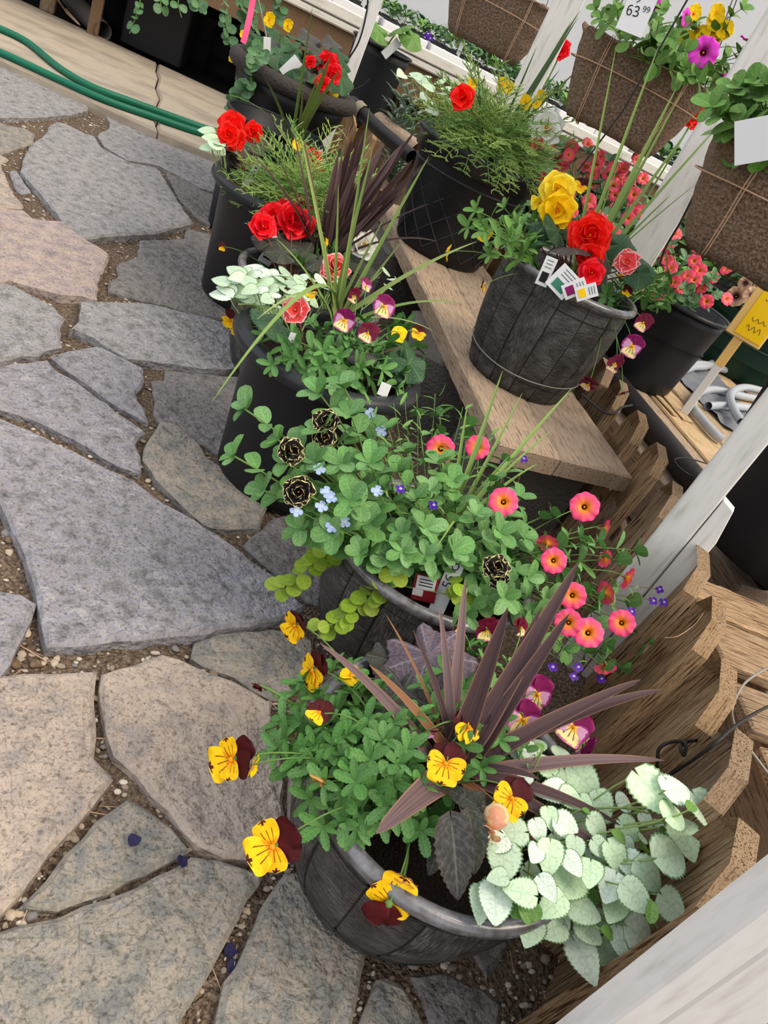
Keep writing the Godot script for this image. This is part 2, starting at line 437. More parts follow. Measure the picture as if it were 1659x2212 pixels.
func stone_list() -> Array:
	# [outline on the ground in (x, z), top height, material]
	return [
		[[Vector2(-1.245, -4.905), Vector2(-0.912, -4.646), Vector2(-0.835, -4.687), Vector2(-0.751, -4.742), Vector2(-0.628, -4.727), Vector2(-0.520, -4.673), Vector2(-0.404, -4.676), Vector2(-0.386, -4.482), Vector2(-0.434, -4.299), Vector2(-0.500, -4.139), Vector2(-0.585, -3.946), Vector2(-0.653, -3.817), Vector2(-0.847, -3.605)], 0.012, "slate"],
		[[Vector2(-0.461, -4.059), Vector2(-0.429, -4.071), Vector2(-0.342, -4.038), Vector2(-0.301, -4.047), Vector2(-0.243, -3.910), Vector2(-0.127, -3.855), Vector2(-0.017, -3.936), Vector2(0.018, -3.893), Vector2(0.071, -3.714), Vector2(0.185, -3.369), Vector2(0.052, -3.091), Vector2(-0.072, -2.941), Vector2(-0.172, -2.795), Vector2(-0.238, -2.861), Vector2(-0.379, -3.105), Vector2(-0.462, -3.236), Vector2(-0.483, -3.432), Vector2(-0.489, -3.594), Vector2(-0.475, -3.753), Vector2(-0.475, -3.986)], 0.018, "slate"],
		[[Vector2(-0.365, -4.726), Vector2(-0.296, -4.649), Vector2(0.013, -4.677), Vector2(0.185, -4.648), Vector2(0.431, -4.625), Vector2(0.420, -3.984), Vector2(0.272, -3.950), Vector2(0.204, -3.926), Vector2(0.089, -3.993), Vector2(0.006, -4.024), Vector2(-0.037, -4.003), Vector2(-0.130, -3.920), Vector2(-0.246, -3.992), Vector2(-0.294, -4.123), Vector2(-0.261, -4.339), Vector2(-0.274, -4.453), Vector2(-0.344, -4.651)], 0.004, "slate"],
		[[Vector2(0.039, -3.963), Vector2(0.105, -3.962), Vector2(0.212, -3.898), Vector2(0.272, -3.900), Vector2(0.349, -3.824), Vector2(0.261, -3.457), Vector2(0.202, -3.494), Vector2(0.121, -3.639), Vector2(0.077, -3.797)], 0.006, "slate_dark"],
		[[Vector2(-0.780, -3.609), Vector2(-0.641, -3.766), Vector2(-0.599, -3.770), Vector2(-0.558, -3.814), Vector2(-0.507, -3.789), Vector2(-0.491, -3.652), Vector2(-0.514, -3.577), Vector2(-0.541, -3.448), Vector2(-0.559, -3.372), Vector2(-0.685, -3.222)], 0.005, "slate_mixed"],
		[[Vector2(-0.500, -3.247), Vector2(-0.477, -3.269), Vector2(-0.451, -3.220), Vector2(-0.398, -3.110), Vector2(-0.425, -3.056), Vector2(-0.454, -3.095)], 0.0, "slate_blue"],
		[[Vector2(-0.661, -3.128), Vector2(-0.541, -3.286), Vector2(-0.504, -3.188), Vector2(-0.466, -3.079), Vector2(-0.429, -2.995), Vector2(-0.392, -2.933), Vector2(-0.392, -2.907), Vector2(-0.449, -2.847), Vector2(-0.562, -2.728)], 0.006, "slate_tan"],
		[[Vector2(-0.550, -2.672), Vector2(-0.443, -2.808), Vector2(-0.378, -2.851), Vector2(-0.341, -2.811), Vector2(-0.256, -2.874), Vector2(-0.207, -2.822), Vector2(-0.159, -2.777), Vector2(-0.127, -2.764), Vector2(-0.086, -2.729), Vector2(-0.079, -2.663), Vector2(-0.089, -2.542), Vector2(-0.089, -2.464), Vector2(-0.075, -2.353), Vector2(-0.120, -2.346), Vector2(-0.177, -2.311), Vector2(-0.233, -2.310), Vector2(-0.312, -2.300), Vector2(-0.330, -2.267), Vector2(-0.435, -2.208)], 0.02, "slate_pink"],
		[[Vector2(-0.001, -2.998), Vector2(0.155, -3.178), Vector2(0.165, -3.311), Vector2(0.253, -3.338), Vector2(0.354, -3.290), Vector2(0.402, -2.990), Vector2(0.418, -2.572), Vector2(0.306, -2.533), Vector2(0.221, -2.512), Vector2(0.127, -2.507), Vector2(0.048, -2.481), Vector2(-0.054, -2.478), Vector2(-0.061, -2.537), Vector2(-0.039, -2.610), Vector2(-0.050, -2.713), Vector2(0.008, -2.829)], 0.004, "slate_dark"],
		[[Vector2(-0.116, -2.308), Vector2(-0.022, -2.384), Vector2(0.078, -2.450), Vector2(0.148, -2.463), Vector2(0.298, -2.490), Vector2(0.358, -2.500), Vector2(0.439, -2.443), Vector2(0.432, -2.227), Vector2(0.385, -2.198), Vector2(0.259, -2.119), Vector2(0.168, -2.095), Vector2(0.048, -2.047), Vector2(0.003, -2.070), Vector2(-0.053, -2.110), Vector2(-0.110, -2.129), Vector2(-0.119, -2.108), Vector2(-0.101, -2.188)], 0.012, "slate"],
		[[Vector2(-0.437, -2.220), Vector2(-0.332, -2.289), Vector2(-0.292, -2.294), Vector2(-0.221, -2.257), Vector2(-0.176, -2.238), Vector2(-0.142, -2.188), Vector2(-0.145, -2.124), Vector2(-0.135, -2.062), Vector2(-0.121, -2.024), Vector2(-0.157, -1.981), Vector2(-0.166, -1.940), Vector2(-0.203, -1.920), Vector2(-0.243, -1.864), Vector2(-0.338, -1.819)], 0.008, "slate"],
		[[Vector2(-0.143, -1.955), Vector2(-0.103, -2.009), Vector2(-0.034, -2.083), Vector2(0.005, -2.071), Vector2(0.041, -2.056), Vector2(0.091, -2.031), Vector2(0.100, -1.939), Vector2(0.086, -1.888), Vector2(0.093, -1.851), Vector2(0.116, -1.823), Vector2(0.127, -1.762), Vector2(0.096, -1.776), Vector2(0.051, -1.798), Vector2(-0.009, -1.844), Vector2(-0.069, -1.891), Vector2(-0.108, -1.918)], 0.008, "slate_blue"],
		[[Vector2(-0.306, -1.770), Vector2(-0.238, -1.829), Vector2(-0.165, -1.906), Vector2(-0.143, -1.922), Vector2(-0.105, -1.875), Vector2(-0.061, -1.853), Vector2(-0.002, -1.806), Vector2(0.049, -1.765), Vector2(0.100, -1.729), Vector2(0.125, -1.707), Vector2(0.113, -1.686), Vector2(0.103, -1.646), Vector2(0.120, -1.603), Vector2(0.127, -1.531), Vector2(0.072, -1.539), Vector2(0.002, -1.586), Vector2(-0.067, -1.614), Vector2(-0.144, -1.643), Vector2(-0.200, -1.648), Vector2(-0.278, -1.655)], 0.012, "slate_blue"],
		[[Vector2(0.119, -1.986), Vector2(0.151, -2.013), Vector2(0.150, -2.073), Vector2(0.216, -2.097), Vector2(0.306, -2.135), Vector2(0.470, -2.218), Vector2(0.474, -1.724), Vector2(0.346, -1.689), Vector2(0.268, -1.735), Vector2(0.159, -1.788), Vector2(0.144, -1.801)], 0.002, "slate_dark"],
		[[Vector2(0.155, -1.776), Vector2(0.195, -1.782), Vector2(0.261, -1.716), Vector2(0.280, -1.667), Vector2(0.346, -1.626), Vector2(0.432, -1.611), Vector2(0.433, -1.514), Vector2(0.411, -1.430), Vector2(0.299, -1.391), Vector2(0.276, -1.397), Vector2(0.239, -1.434), Vector2(0.201, -1.478), Vector2(0.163, -1.524), Vector2(0.126, -1.588), Vector2(0.125, -1.630), Vector2(0.144, -1.719)], 0.012, "slate_mixed"],
		[[Vector2(-0.279, -1.639), Vector2(-0.191, -1.602), Vector2(-0.125, -1.581), Vector2(-0.059, -1.553), Vector2(0.008, -1.532), Vector2(0.057, -1.511), Vector2(0.120, -1.484), Vector2(0.181, -1.434), Vector2(0.225, -1.415), Vector2(0.280, -1.378), Vector2(0.360, -1.324), Vector2(0.434, -1.263), Vector2(0.501, -1.183), Vector2(0.463, -1.142), Vector2(0.345, -1.089), Vector2(0.231, -1.039), Vector2(0.096, -0.989), Vector2(0.015, -0.965), Vector2(-0.010, -1.042), Vector2(-0.029, -1.102), Vector2(-0.058, -1.179), Vector2(-0.094, -1.241), Vector2(-0.129, -1.308), Vector2(-0.222, -1.403)], 0.018, "slate_blue"],
		[[Vector2(0.372, -1.362), Vector2(0.451, -1.494), Vector2(0.535, -1.533), Vector2(0.639, -1.506), Vector2(0.656, -1.257), Vector2(0.554, -1.212), Vector2(0.514, -1.219), Vector2(0.463, -1.274), Vector2(0.412, -1.317)], 0.004, "slate_dark"],
		[[Vector2(-0.159, -1.080), Vector2(-0.081, -1.080), Vector2(-0.042, -1.078), Vector2(-0.018, -1.064), Vector2(-0.023, -0.996), Vector2(-0.033, -0.920), Vector2(-0.041, -0.890), Vector2(-0.099, -0.837)], 0.014, "slate_blue"],
		[[Vector2(0.269, -1.044), Vector2(0.310, -1.076), Vector2(0.428, -1.120), Vector2(0.467, -1.120), Vector2(0.517, -1.105), Vector2(0.525, -1.012), Vector2(0.443, -0.939), Vector2(0.421, -0.933), Vector2(0.349, -0.975), Vector2(0.292, -0.988), Vector2(0.266, -1.004)], 0.003, "slate_mixed"],
		[[Vector2(0.111, -0.928), Vector2(0.167, -0.961), Vector2(0.210, -0.997), Vector2(0.242, -0.991), Vector2(0.290, -0.972), Vector2(0.345, -0.959), Vector2(0.390, -0.936), Vector2(0.415, -0.919), Vector2(0.414, -0.900), Vector2(0.416, -0.862), Vector2(0.427, -0.783), Vector2(0.428, -0.688), Vector2(0.421, -0.625), Vector2(0.327, -0.616), Vector2(0.285, -0.631), Vector2(0.239, -0.684), Vector2(0.187, -0.739), Vector2(0.148, -0.770), Vector2(0.132, -0.811), Vector2(0.119, -0.864)], 0.012, "slate_tan"],
		[[Vector2(-0.142, -0.895), Vector2(-0.042, -0.892), Vector2(0.029, -0.912), Vector2(0.103, -0.932), Vector2(0.107, -0.865), Vector2(0.120, -0.762), Vector2(0.152, -0.728), Vector2(0.127, -0.680), Vector2(0.080, -0.604), Vector2(0.054, -0.547), Vector2(0.036, -0.521), Vector2(-0.037, -0.500)], 0.014, "slate_tan"],
		[[Vector2(0.178, -0.702), Vector2(0.199, -0.693), Vector2(0.248, -0.662), Vector2(0.276, -0.627), Vector2(0.243, -0.607), Vector2(0.190, -0.575), Vector2(0.137, -0.545), Vector2(0.104, -0.531), Vector2(0.056, -0.534), Vector2(0.102, -0.609), Vector2(0.135, -0.662)], 0.006, "slate_mixed"],
		[[Vector2(0.278, -0.617), Vector2(0.319, -0.612), Vector2(0.388, -0.593), Vector2(0.381, -0.580), Vector2(0.350, -0.528), Vector2(0.322, -0.482), Vector2(0.301, -0.443), Vector2(0.272, -0.402), Vector2(0.268, -0.352), Vector2(0.000, -0.359), Vector2(-0.034, -0.489), Vector2(0.041, -0.500), Vector2(0.059, -0.510), Vector2(0.107, -0.522), Vector2(0.136, -0.537), Vector2(0.202, -0.565), Vector2(0.255, -0.598)], 0.01, "slate_mixed"],
		[[Vector2(0.423, -0.600), Vector2(0.402, -0.574), Vector2(0.371, -0.519), Vector2(0.344, -0.466), Vector2(0.328, -0.447), Vector2(0.318, -0.405), Vector2(0.310, -0.354), Vector2(0.490, -0.349), Vector2(0.508, -0.397), Vector2(0.530, -0.457), Vector2(0.559, -0.529), Vector2(0.506, -0.606)], 0.008, "slate_mixed"],
		[[Vector2(0.556, -0.453), Vector2(0.539, -0.427), Vector2(0.519, -0.396), Vector2(0.489, -0.344), Vector2(0.598, -0.341), Vector2(0.620, -0.395), Vector2(0.614, -0.416), Vector2(0.598, -0.445), Vector2(0.573, -0.456)], 0.003, "slate_mixed"],
		[[Vector2(0.618, -0.463), Vector2(0.677, -0.470), Vector2(0.739, -0.446), Vector2(0.768, -0.420), Vector2(0.724, -0.346), Vector2(0.623, -0.349), Vector2(0.632, -0.399), Vector2(0.625, -0.427)], -0.008, "slate_dark"],
		[[Vector2(0.716, -0.532), Vector2(0.766, -0.541), Vector2(0.808, -0.509), Vector2(0.746, -0.452), Vector2(0.734, -0.476)], -0.006, "slate_dark"],
		[[Vector2(0.447, -0.811), Vector2(0.506, -0.838), Vector2(0.549, -0.680), Vector2(0.446, -0.625), Vector2(0.437, -0.704)], 0.0, "slate_tan"],
		[[Vector2(-0.706, -3.194), Vector2(-0.562, -3.385), Vector2(-0.526, -3.371), Vector2(-0.537, -3.307), Vector2(-0.545, -3.231), Vector2(-0.661, -3.015)], 0.0, "slate_tan"],
	]

func build_setting():
	# earth under everything
	var g := struct("ground", "brown gritty earth under and between the flagstones", "ground")
	var nz := FastNoiseLite.new()
	nz.seed = 4
	nz.frequency = 9.0
	var rows := []
	for i in 150:
		var row := []
		for j in 110:
			var x := -2.2 + 4.6 * j / 109.0
			var z := 0.25 - 5.3 * i / 149.0
			row.append(Vector3(x, SOIL_Y + nz.get_noise_2d(x, z) * 0.009, z))
		rows.append(row)
	part("soil", sheet(rows), M["soil"], g)
	part("subsoil", cbox(Vector3(30, 0.3, 30), 0.01), M["soil"], g, Transform3D(Basis(), Vector3(2, -0.2, -8)))
	# flagstones
	var paving := struct("flagstone_paving", "irregular grey and tan slate flagstones laid as a path", "paving")
	stones = stone_list()
	for i in stones.size():
		var s: Array = stones[i]
		part("flagstone", slab(s[0], -0.07, s[1] + 0.004, 0.007, 0.0045, 100 + i), M[s[2]], paving)
		if i in [1, 7, 9, 12, 14, 15, 17, 18, 19, 20, 22, 23]: flakes(paving, s, i)
	# grit and pebbles lying in the joints
	var polys := []
	for s in stones: polys.append(PackedVector2Array(s[0]))
	var peb := SphereMesh.new()
	peb.radius = 0.5
	peb.height = 0.7
	peb.radial_segments = 6
	peb.rings = 3
	var where := []
	var tries := 0
	while where.size() < 12000 and tries < 110000:
		tries += 1
		var p := Vector2(rnd(-1.1, 1.0), -rnd(0.15, 1.0) if rng.randf() < 0.3 else -rnd(0.3, 4.7))
		if free_ground(p, polys): where.append(p)
	var mm := MultiMesh.new()
	mm.transform_format = MultiMesh.TRANSFORM_3D
	mm.use_colors = true
	mm.mesh = peb
	mm.instance_count = where.size()
	for i in where.size():
		var s := rnd(0.003, 0.011) * (1.7 if rng.randf() < 0.08 else 1.0)
		var b := Basis(Vector3(rnd(-1, 1), rnd(-1, 1), rnd(-1, 1)).normalized(), rnd(0, TAU)).scaled(Vector3(s * rnd(0.8, 1.6), s * rnd(0.5, 0.9), s))
		mm.set_instance_transform(i, Transform3D(b, Vector3(where[i].x, SOIL_Y + s * 0.25, where[i].y)))
		var k := rng.randf()
		var tone := Color(0.22, 0.17, 0.13) if k < 0.3 else Color(0.38, 0.31, 0.24) if k < 0.68 else Color(0.58, 0.52, 0.44)
		mm.set_instance_color(i, tone * rnd(0.7, 1.15))
	var gm := StandardMaterial3D.new()
	gm.vertex_color_use_as_albedo = true
	gm.roughness = 0.9
	var gi := MultiMeshInstance3D.new()
	gi.name = "grit"
	gi.multimesh = mm
	gi.material_override = gm
	gi.set_meta("kind", "stuff")
	g.add_child(gi)
	# dry needles caught among the grit
	var nm := MultiMesh.new()
	nm.transform_format = MultiMesh.TRANSFORM_3D
	nm.mesh = cbox(Vector3(0.0014, 0.0012, 0.05), 0.0003)
	var spots := []
	for q in where:
		if rng.randf() < 0.045 and q.y > -2.4: spots.append(q)
	nm.instance_count = spots.size()
	for i in spots.size():
		nm.set_instance_transform(i, Transform3D(Basis(Vector3.UP, rnd(0, TAU)) * Basis(Vector3.RIGHT, rnd(-0.25, 0.25)).scaled(Vector3.ONE * rnd(0.5, 1.2)), Vector3(spots[i].x, SOIL_Y + 0.008, spots[i].y)))
	var ni := MultiMeshInstance3D.new()
	ni.name = "dry_needles"
	ni.multimesh = nm
	ni.material_override = M["twine"]
	ni.set_meta("kind", "stuff")
	g.add_child(ni)
	# the larger pebbles
	for e in [Vector4(-0.025, -0.015, -0.940, 0.020), Vector4(0.005, -0.015, -0.943, 0.020), Vector4(0.036, -0.015, -0.963, 0.014), Vector4(-0.022, -0.015, -1.009, 0.019), Vector4(-0.037, -0.015, -0.958, 0.016), Vector4(0.092, -0.015, -0.673, 0.012), Vector4(0.110, -0.015, -0.891, 0.011), Vector4(0.134, -0.015, -0.798, 0.011), Vector4(0.138, -0.015, -0.781, 0.010), Vector4(0.228, -0.015, -0.695, 0.009), Vector4(0.242, -0.015, -0.685, 0.009), Vector4(0.251, -0.015, -0.676, 0.009), Vector4(0.320, -0.015, -1.091, 0.017), Vector4(0.351, -0.015, -1.111, 0.014), Vector4(0.222, -0.015, -1.041, 0.012), Vector4(0.236, -0.015, -1.029, 0.017), Vector4(0.049, -0.015, -0.529, 0.016), Vector4(0.059, -0.015, -0.532, 0.013), Vector4(0.075, -0.015, -0.530, 0.016), Vector4(0.016, -0.015, -0.948, 0.013), Vector4(-0.101, -0.015, -1.254, 0.027), Vector4(-0.095, -0.015, -1.235, 0.018), Vector4(-0.088, -0.015, -1.203, 0.016), Vector4(-0.065, -0.015, -1.217, 0.014), Vector4(0.034, -0.015, -0.952, 0.016), Vector4(0.366, -0.015, -0.547, 0.014), Vector4(0.348, -0.015, -0.486, 0.010), Vector4(-0.006, -0.015, -1.601, 0.022), Vector4(0.021, -0.015, -1.597, 0.017), Vector4(0.039, -0.015, -1.592, 0.017), Vector4(0.147, -0.015, -1.534, 0.015), Vector4(0.186, -0.015, -1.504, 0.015), Vector4(0.681, -0.015, -0.484, 0.011), Vector4(0.094, -0.015, -0.632, 0.011), Vector4(0.212, -0.015, -1.478, 0.013), Vector4(0.056, -0.015, -0.956, 0.013), Vector4(0.067, -0.015, -0.954, 0.011), Vector4(-0.138, -0.015, -1.656, 0.015), Vector4(-0.121, -0.015, -1.645, 0.013), Vector4(-0.160, -0.015, -1.666, 0.013), Vector4(-0.103, -0.015, -1.633, 0.013), Vector4(0.049, -0.015, -1.577, 0.013)]:
		var o := part("pebble", pebble_mesh(int(abs(e.x) * 7000) % 5), M[["pebble_pale", "pebble_grey", "pebble_pale", "pebble"][int(abs(e.z) * 5000) % 4]], g)
		o.transform = Transform3D(Basis(Vector3.UP, e.x * 50.0).scaled(Vector3.ONE * e.w * 0.5), Vector3(e.x, SOIL_Y + e.w * 0.18, e.z))
	# concrete strip, cracked across
	var cs := struct("concrete_strip", "pale tan concrete strip with a jagged crack across it", "kerb")
	var crack := [Vector3(-0.0415, 0.055, -4.479), Vector3(-0.0604, 0.055, -4.582), Vector3(-0.0595, 0.055, -4.785), Vector3(-0.0904, 0.055, -4.94), Vector3(-0.0844, 0.055, -5.239), Vector3(-0.1264, 0.055, -5.491), Vector3(-0.1302, 0.055, -5.799), Vector3(-0.1592, 0.055, -6.003), Vector3(-0.1665, 0.055, -6.245)]
	var cr := []
	for p in crack: cr.append(Vector2(p.x, p.z))
	var f0 := Vector2(-3.4, -5.16)
	var f1 := Vector2(0.95, -4.50)
	var b0 := Vector2(-3.4, -6.62)
	var b1 := Vector2(0.95, -6.10)
	var left := [f0]
	var right := []
	for p in cr:
		left.append(p + Vector2(-0.004, 0))
		right.append(p + Vector2(0.004, 0))
	left.append(b0)
	right.reverse()
	right.append(f1)
	right.insert(0, b1)
	part("slab_section", slab(left, -0.05, 0.055, 0.014), M["concrete"], cs)
	part("slab_section", slab(right, -0.05, 0.055, 0.014), M["concrete"], cs)
	# garden hoses
	solo("garden_hose", "green garden hose lying along the edge of the concrete strip", "hose", tube(curve([Vector3(-0.9586, 0.073, -4.64), Vector3(-0.8369, 0.073, -4.655), Vector3(-0.6814, 0.073, -4.626), Vector3(-0.4997, 0.073, -4.587), Vector3(-0.3167, 0.073, -4.567), Vector3(-0.0872, 0.073, -4.625), Vector3(0.0823, 0.073, -4.673), Vector3(0.2083, 0.073, -4.721), Vector3(0.3938, 0.073, -4.817)]), 0.018, 0.018, 10), M["hose_green"])
	solo("garden_hose", "green garden hose crossing the middle of the concrete strip to its edge", "hose", tube(curve([Vector3(-1.073, 0.073, -5.135), Vector3(-0.9448, 0.073, -5.171), Vector3(-0.7947, 0.073, -5.12), Vector3(-0.5833, 0.073, -4.837), Vector3(-0.4055, 0.073, -4.727), Vector3(-0.1718, 0.073, -4.771), Vector3(0.0763, 0.073, -4.818), Vector3(0.2058, 0.073, -4.859), Vector3(0.3962, 0.073, -4.986)]), 0.018, 0.018, 10), M["hose_green"])
	build_fence()
	build_posts()
	build_bench()
	build_deck()
	build_shelf()

# thin cleft layers left standing on a stone's face
func flakes(paving: Node, s: Array, i: int):
	var r := RandomNumberGenerator.new()
	r.seed = 500 + i
	var c := Vector2.ZERO
	for q in s[0]: c += q / s[0].size()
	for k in 2:
		var o := c + Vector2(r.randf_range(-0.03, 0.03), r.randf_range(-0.03, 0.03))
		var f := r.randf_range(0.5, 0.8) if k == 0 else r.randf_range(0.2, 0.4)
		var poly := []
		for q in s[0]: poly.append(o + (q - o) * f * r.randf_range(0.72, 1.05))
		part("cleft_layer", slab(poly, s[1] - 0.004, s[1] + 0.004 + 0.0016 * (k + 1), 0.0012, 0.006, 700 + i * 3 + k), M[s[2]], paving)

func pebble_mesh(k: int) -> ArrayMesh:
	var key := "pebble%d" % k
	if not L.has(key):
		var n := FastNoiseLite.new()
		n.seed = 60 + k
		n.frequency = 0.8
		var rows := []
		for i in 7:
			var row := []
			var a := PI * i / 6.0
			for j in 11:
				var b := TAU * (j % 10) / 10.0
				var d := Vector3(sin(a) * cos(b), cos(a), sin(a) * sin(b))
				row.append(d * Vector3(1.1, 0.55, 0.85) * (1.0 + 0.5 * n.get_noise_3dv(d)))
			rows.append(row)
		L[key] = sheet(rows)
	return L[key]

func free_ground(p: Vector2, polys: Array) -> bool:
	for q in polys:
		if Geometry2D.is_point_in_polygon(p, q): return false
	return true

func picket_mesh(w: float, h: float, ear: float) -> ArrayMesh:
	return board([Vector2(-w / 2, 0), Vector2(w / 2, 0), Vector2(w / 2, h - ear), Vector2(w / 2 - ear * 0.8, h), Vector2(-w / 2 + ear * 0.8, h), Vector2(-w / 2, h - ear)], 0.034, 0.002)

func build_fence():
	var f := thing("picket_fence", "low curved fence of weathered brown dog-eared wooden pickets", "fence")
	# foot of each picket, with its height, along the fence
	var tops := [Vector3(0.744, 0.46, -0.2833), Vector3(0.842, 0.45, -0.4277), Vector3(0.9445, 0.445, -0.5775), Vector3(1.039, 0.44, -0.7457), Vector3(1.143, 0.435, -0.9279), Vector3(1.22, 0.43, -1.104), Vector3(1.364, 0.41, -1.44), Vector3(1.453, 0.4, -1.671), Vector3(1.492, 0.4, -1.877), Vector3(1.555, 0.39, -2.13), Vector3(1.579, 0.385, -2.31)]
	# behind the bench and the planters the fence curves back
	for p in [Vector3(1.585, 0.39, -2.50), Vector3(1.59, 0.39, -2.68), Vector3(1.585, 0.39, -2.86), Vector3(1.575, 0.39, -3.04), Vector3(1.56, 0.39, -3.22), Vector3(1.535, 0.4, -3.40), Vector3(1.50, 0.4, -3.58), Vector3(1.44, 0.4, -3.76), Vector3(1.36, 0.41, -3.93), Vector3(1.27, 0.41, -4.06)]: tops.append(p)
	for p in [Vector3(1.222, 0.42, -4.29), Vector3(1.15, 0.42, -4.632), Vector3(1.068, 0.42, -4.928), Vector3(0.9364, 0.42, -4.99)]: tops.append(p)
	for i in tops.size():
		var p: Vector3 = tops[i]
		var a: Vector3 = tops[maxi(i - 1, 0)]
		var b: Vector3 = tops[mini(i + 1, tops.size() - 1)]
		var d := Vector3(b.x - a.x, 0, b.z - a.z).normalized()
		var gap := Vector2(b.x - a.x, b.z - a.z).length() / (2.0 if i > 0 and i < tops.size() - 1 else 1.0)
		var w := minf(gap - 0.008, 0.178)
		var bs := Basis(d, Vector3.UP, d.cross(Vector3.UP))
		bs = Basis(Vector3.UP, rnd(-0.2, -0.1)) * bs * Basis(Vector3(0, 0, 1), rnd(-0.02, 0.02)) * Basis(Vector3(1, 0, 0), 0.07)
		part("picket", picket_mesh(w, p.y + 0.045, rnd(0.045, 0.06)), M["picket" + str(i % 4)], f, Transform3D(bs, Vector3(p.x, -0.03, p.z)))
	# rails on the far side
	var back := []
	for i in range(0, tops.size(), 2): back.append(tops[i])
	for i in back.size() - 1:
		var a: Vector3 = back[i]
		var b: Vector3 = back[i + 1]
		var d := Vector3(b.x - a.x, 0, b.z - a.z)
		var n := d.normalized().cross(Vector3.UP)
		var side := Vector3(0, 1, 0).cross(d.normalized()) * -0.055
		part("rail", cbox(Vector3(0.03, 0.06, d.length()), 0.003), M["plank_old" + str(i % 4)], f, Transform3D(Basis(d.normalized().cross(Vector3.UP) * -1.0, Vector3.UP, d.normalized() * -1.0), Vector3((a.x + b.x) / 2, 0.15, (a.z + b.z) / 2) + side))

func post(called: String, label: String, at: Vector3, w: float, d: float, y0: float, y1: float, turn: float) -> Node3D:
	var t := thing(called, label, "post", Vector3(at.x, y0, at.z), turn, "")
	part("upright", cbox(Vector3(w, y1 - y0, d), 0.004), M["paint"], t, Transform3D(Basis(), Vector3(0, (y1 - y0) / 2, 0)))
	return t

func az(deg: float, dist: float) -> Vector3:
	return Vector3(sin(deg_to_rad(deg)), 0, -cos(deg_to_rad(deg))) * dist

func build_posts():
	var t: Node3D
	t = post("white_post", "white painted wooden post rising beside the tilted black bowl planter", az(9.85, 5.1), 0.06, 0.06, -0.05, 2.3, 0.0)
	part("foot_board", cbox(Vector3(0.09, 0.36, 0.03), 0.003), M["paint"], t, Transform3D(Basis(), Vector3(-0.075, 0.2, 0.02)))
	t = post("white_post", "white painted post behind the lattice patterned black pot", az(20.62, 3.92), 0.118, 0.05, -0.05, 2.3, deg_to_rad(-18))
	t = post("white_post", "white painted post between two brown fibre troughs, behind the barrel planter on the bench", az(32.35, 2.86), 0.112, 0.05, -0.05, 2.3, deg_to_rad(-25))
	t = post("white_post", "white painted post with a short pointed board fixed to its side", az(45.5, 1.72), 0.066, 0.05, -0.05, 2.3, deg_to_rad(-40))
	part("side_board", board([Vector2(0.0, 0.0), Vector2(0.045, 0.0), Vector2(0.045, 0.52), Vector2(0.03, 0.60), Vector2(0.0, 0.61)], 0.03, 0.002), M["paint"], t, Transform3D(Basis(), Vector3(0.036, 0, 0.02)))
	# the corner post with boarding nailed to it
	t = thing("corner_post", "white corner post with cream painted boarding, standing before the pickets", "post", az(67.4, 0.70) + Vector3(0, -0.05, 0), 0.0)
	var d1 := az(67.2, 1.0)
	var out := Vector3(0.94, 0, 0.34).normalized()
	var bs := Basis(out, Vector3.UP, out.cross(Vector3.UP))
	part("upright", cbox(Vector3(0.038, 1.6, 0.045), 0.003), M["paint"], t, Transform3D(bs, Vector3(0, 0.8, 0)))
	for k in 2:
		part("board", cbox(Vector3(0.075, 1.6, 0.026), 0.003), M["paint"], t, Transform3D(bs, Vector3(0, 0.8, 0) + out * (0.061 + 0.079 * k) + out.cross(Vector3.UP) * 0.006))

func build_bench():
	var y := 0.30
	var t := thing("plank_bench", "weathered thick plank bench with rough sawn ends, carrying two planters", "bench")
	# two boards side by side with a split between
	var z0 := -1.64
	var z1 := -3.86
	part("plank", slab([Vector2(0.985, z0 - 0.005), Vector2(1.195, z0 - 0.03), Vector2(1.185, -2.6), Vector2(1.2, z1), Vector2(1.0, z1 + 0.03)], y - 0.06, y, 0.006, 0.002, 5), M["plank_old0"], t)
	part("plank", slab([Vector2(1.199, z0 - 0.03), Vector2(1.33, z0 - 0.045), Vector2(1.464, z0 - 0.058), Vector2(1.45, z1 + 0.2), Vector2(1.204, z1), Vector2(1.189, -2.6)], y - 0.058, y - 0.002, 0.006, 0.002, 6), M["plank_old1"], t)
	for e in [[Vector3(1.20, 0.08, -1.86), 0.40, 0.19, 0.10], [Vector3(1.12, 0.08, -2.40), 0.42, 0.4, -0.25], [Vector3(1.16, 0.08, -3.45), 0.44, 0.4, 0.12]]:
		var b := solo("concrete_block", ["grey concrete block under the sawn end of the plank bench", "wide grey concrete block under the middle of the plank bench", "grey concrete block under the lattice pot's end of the plank bench"][used.get("concrete_block", 0)], "block", cbox(Vector3(e[1], 0.265, e[2]), 0.012), M["concrete_grey"], Transform3D(Basis(Vector3.UP, e[3]), Vector3(e[0].x, 0.107, e[0].z)))

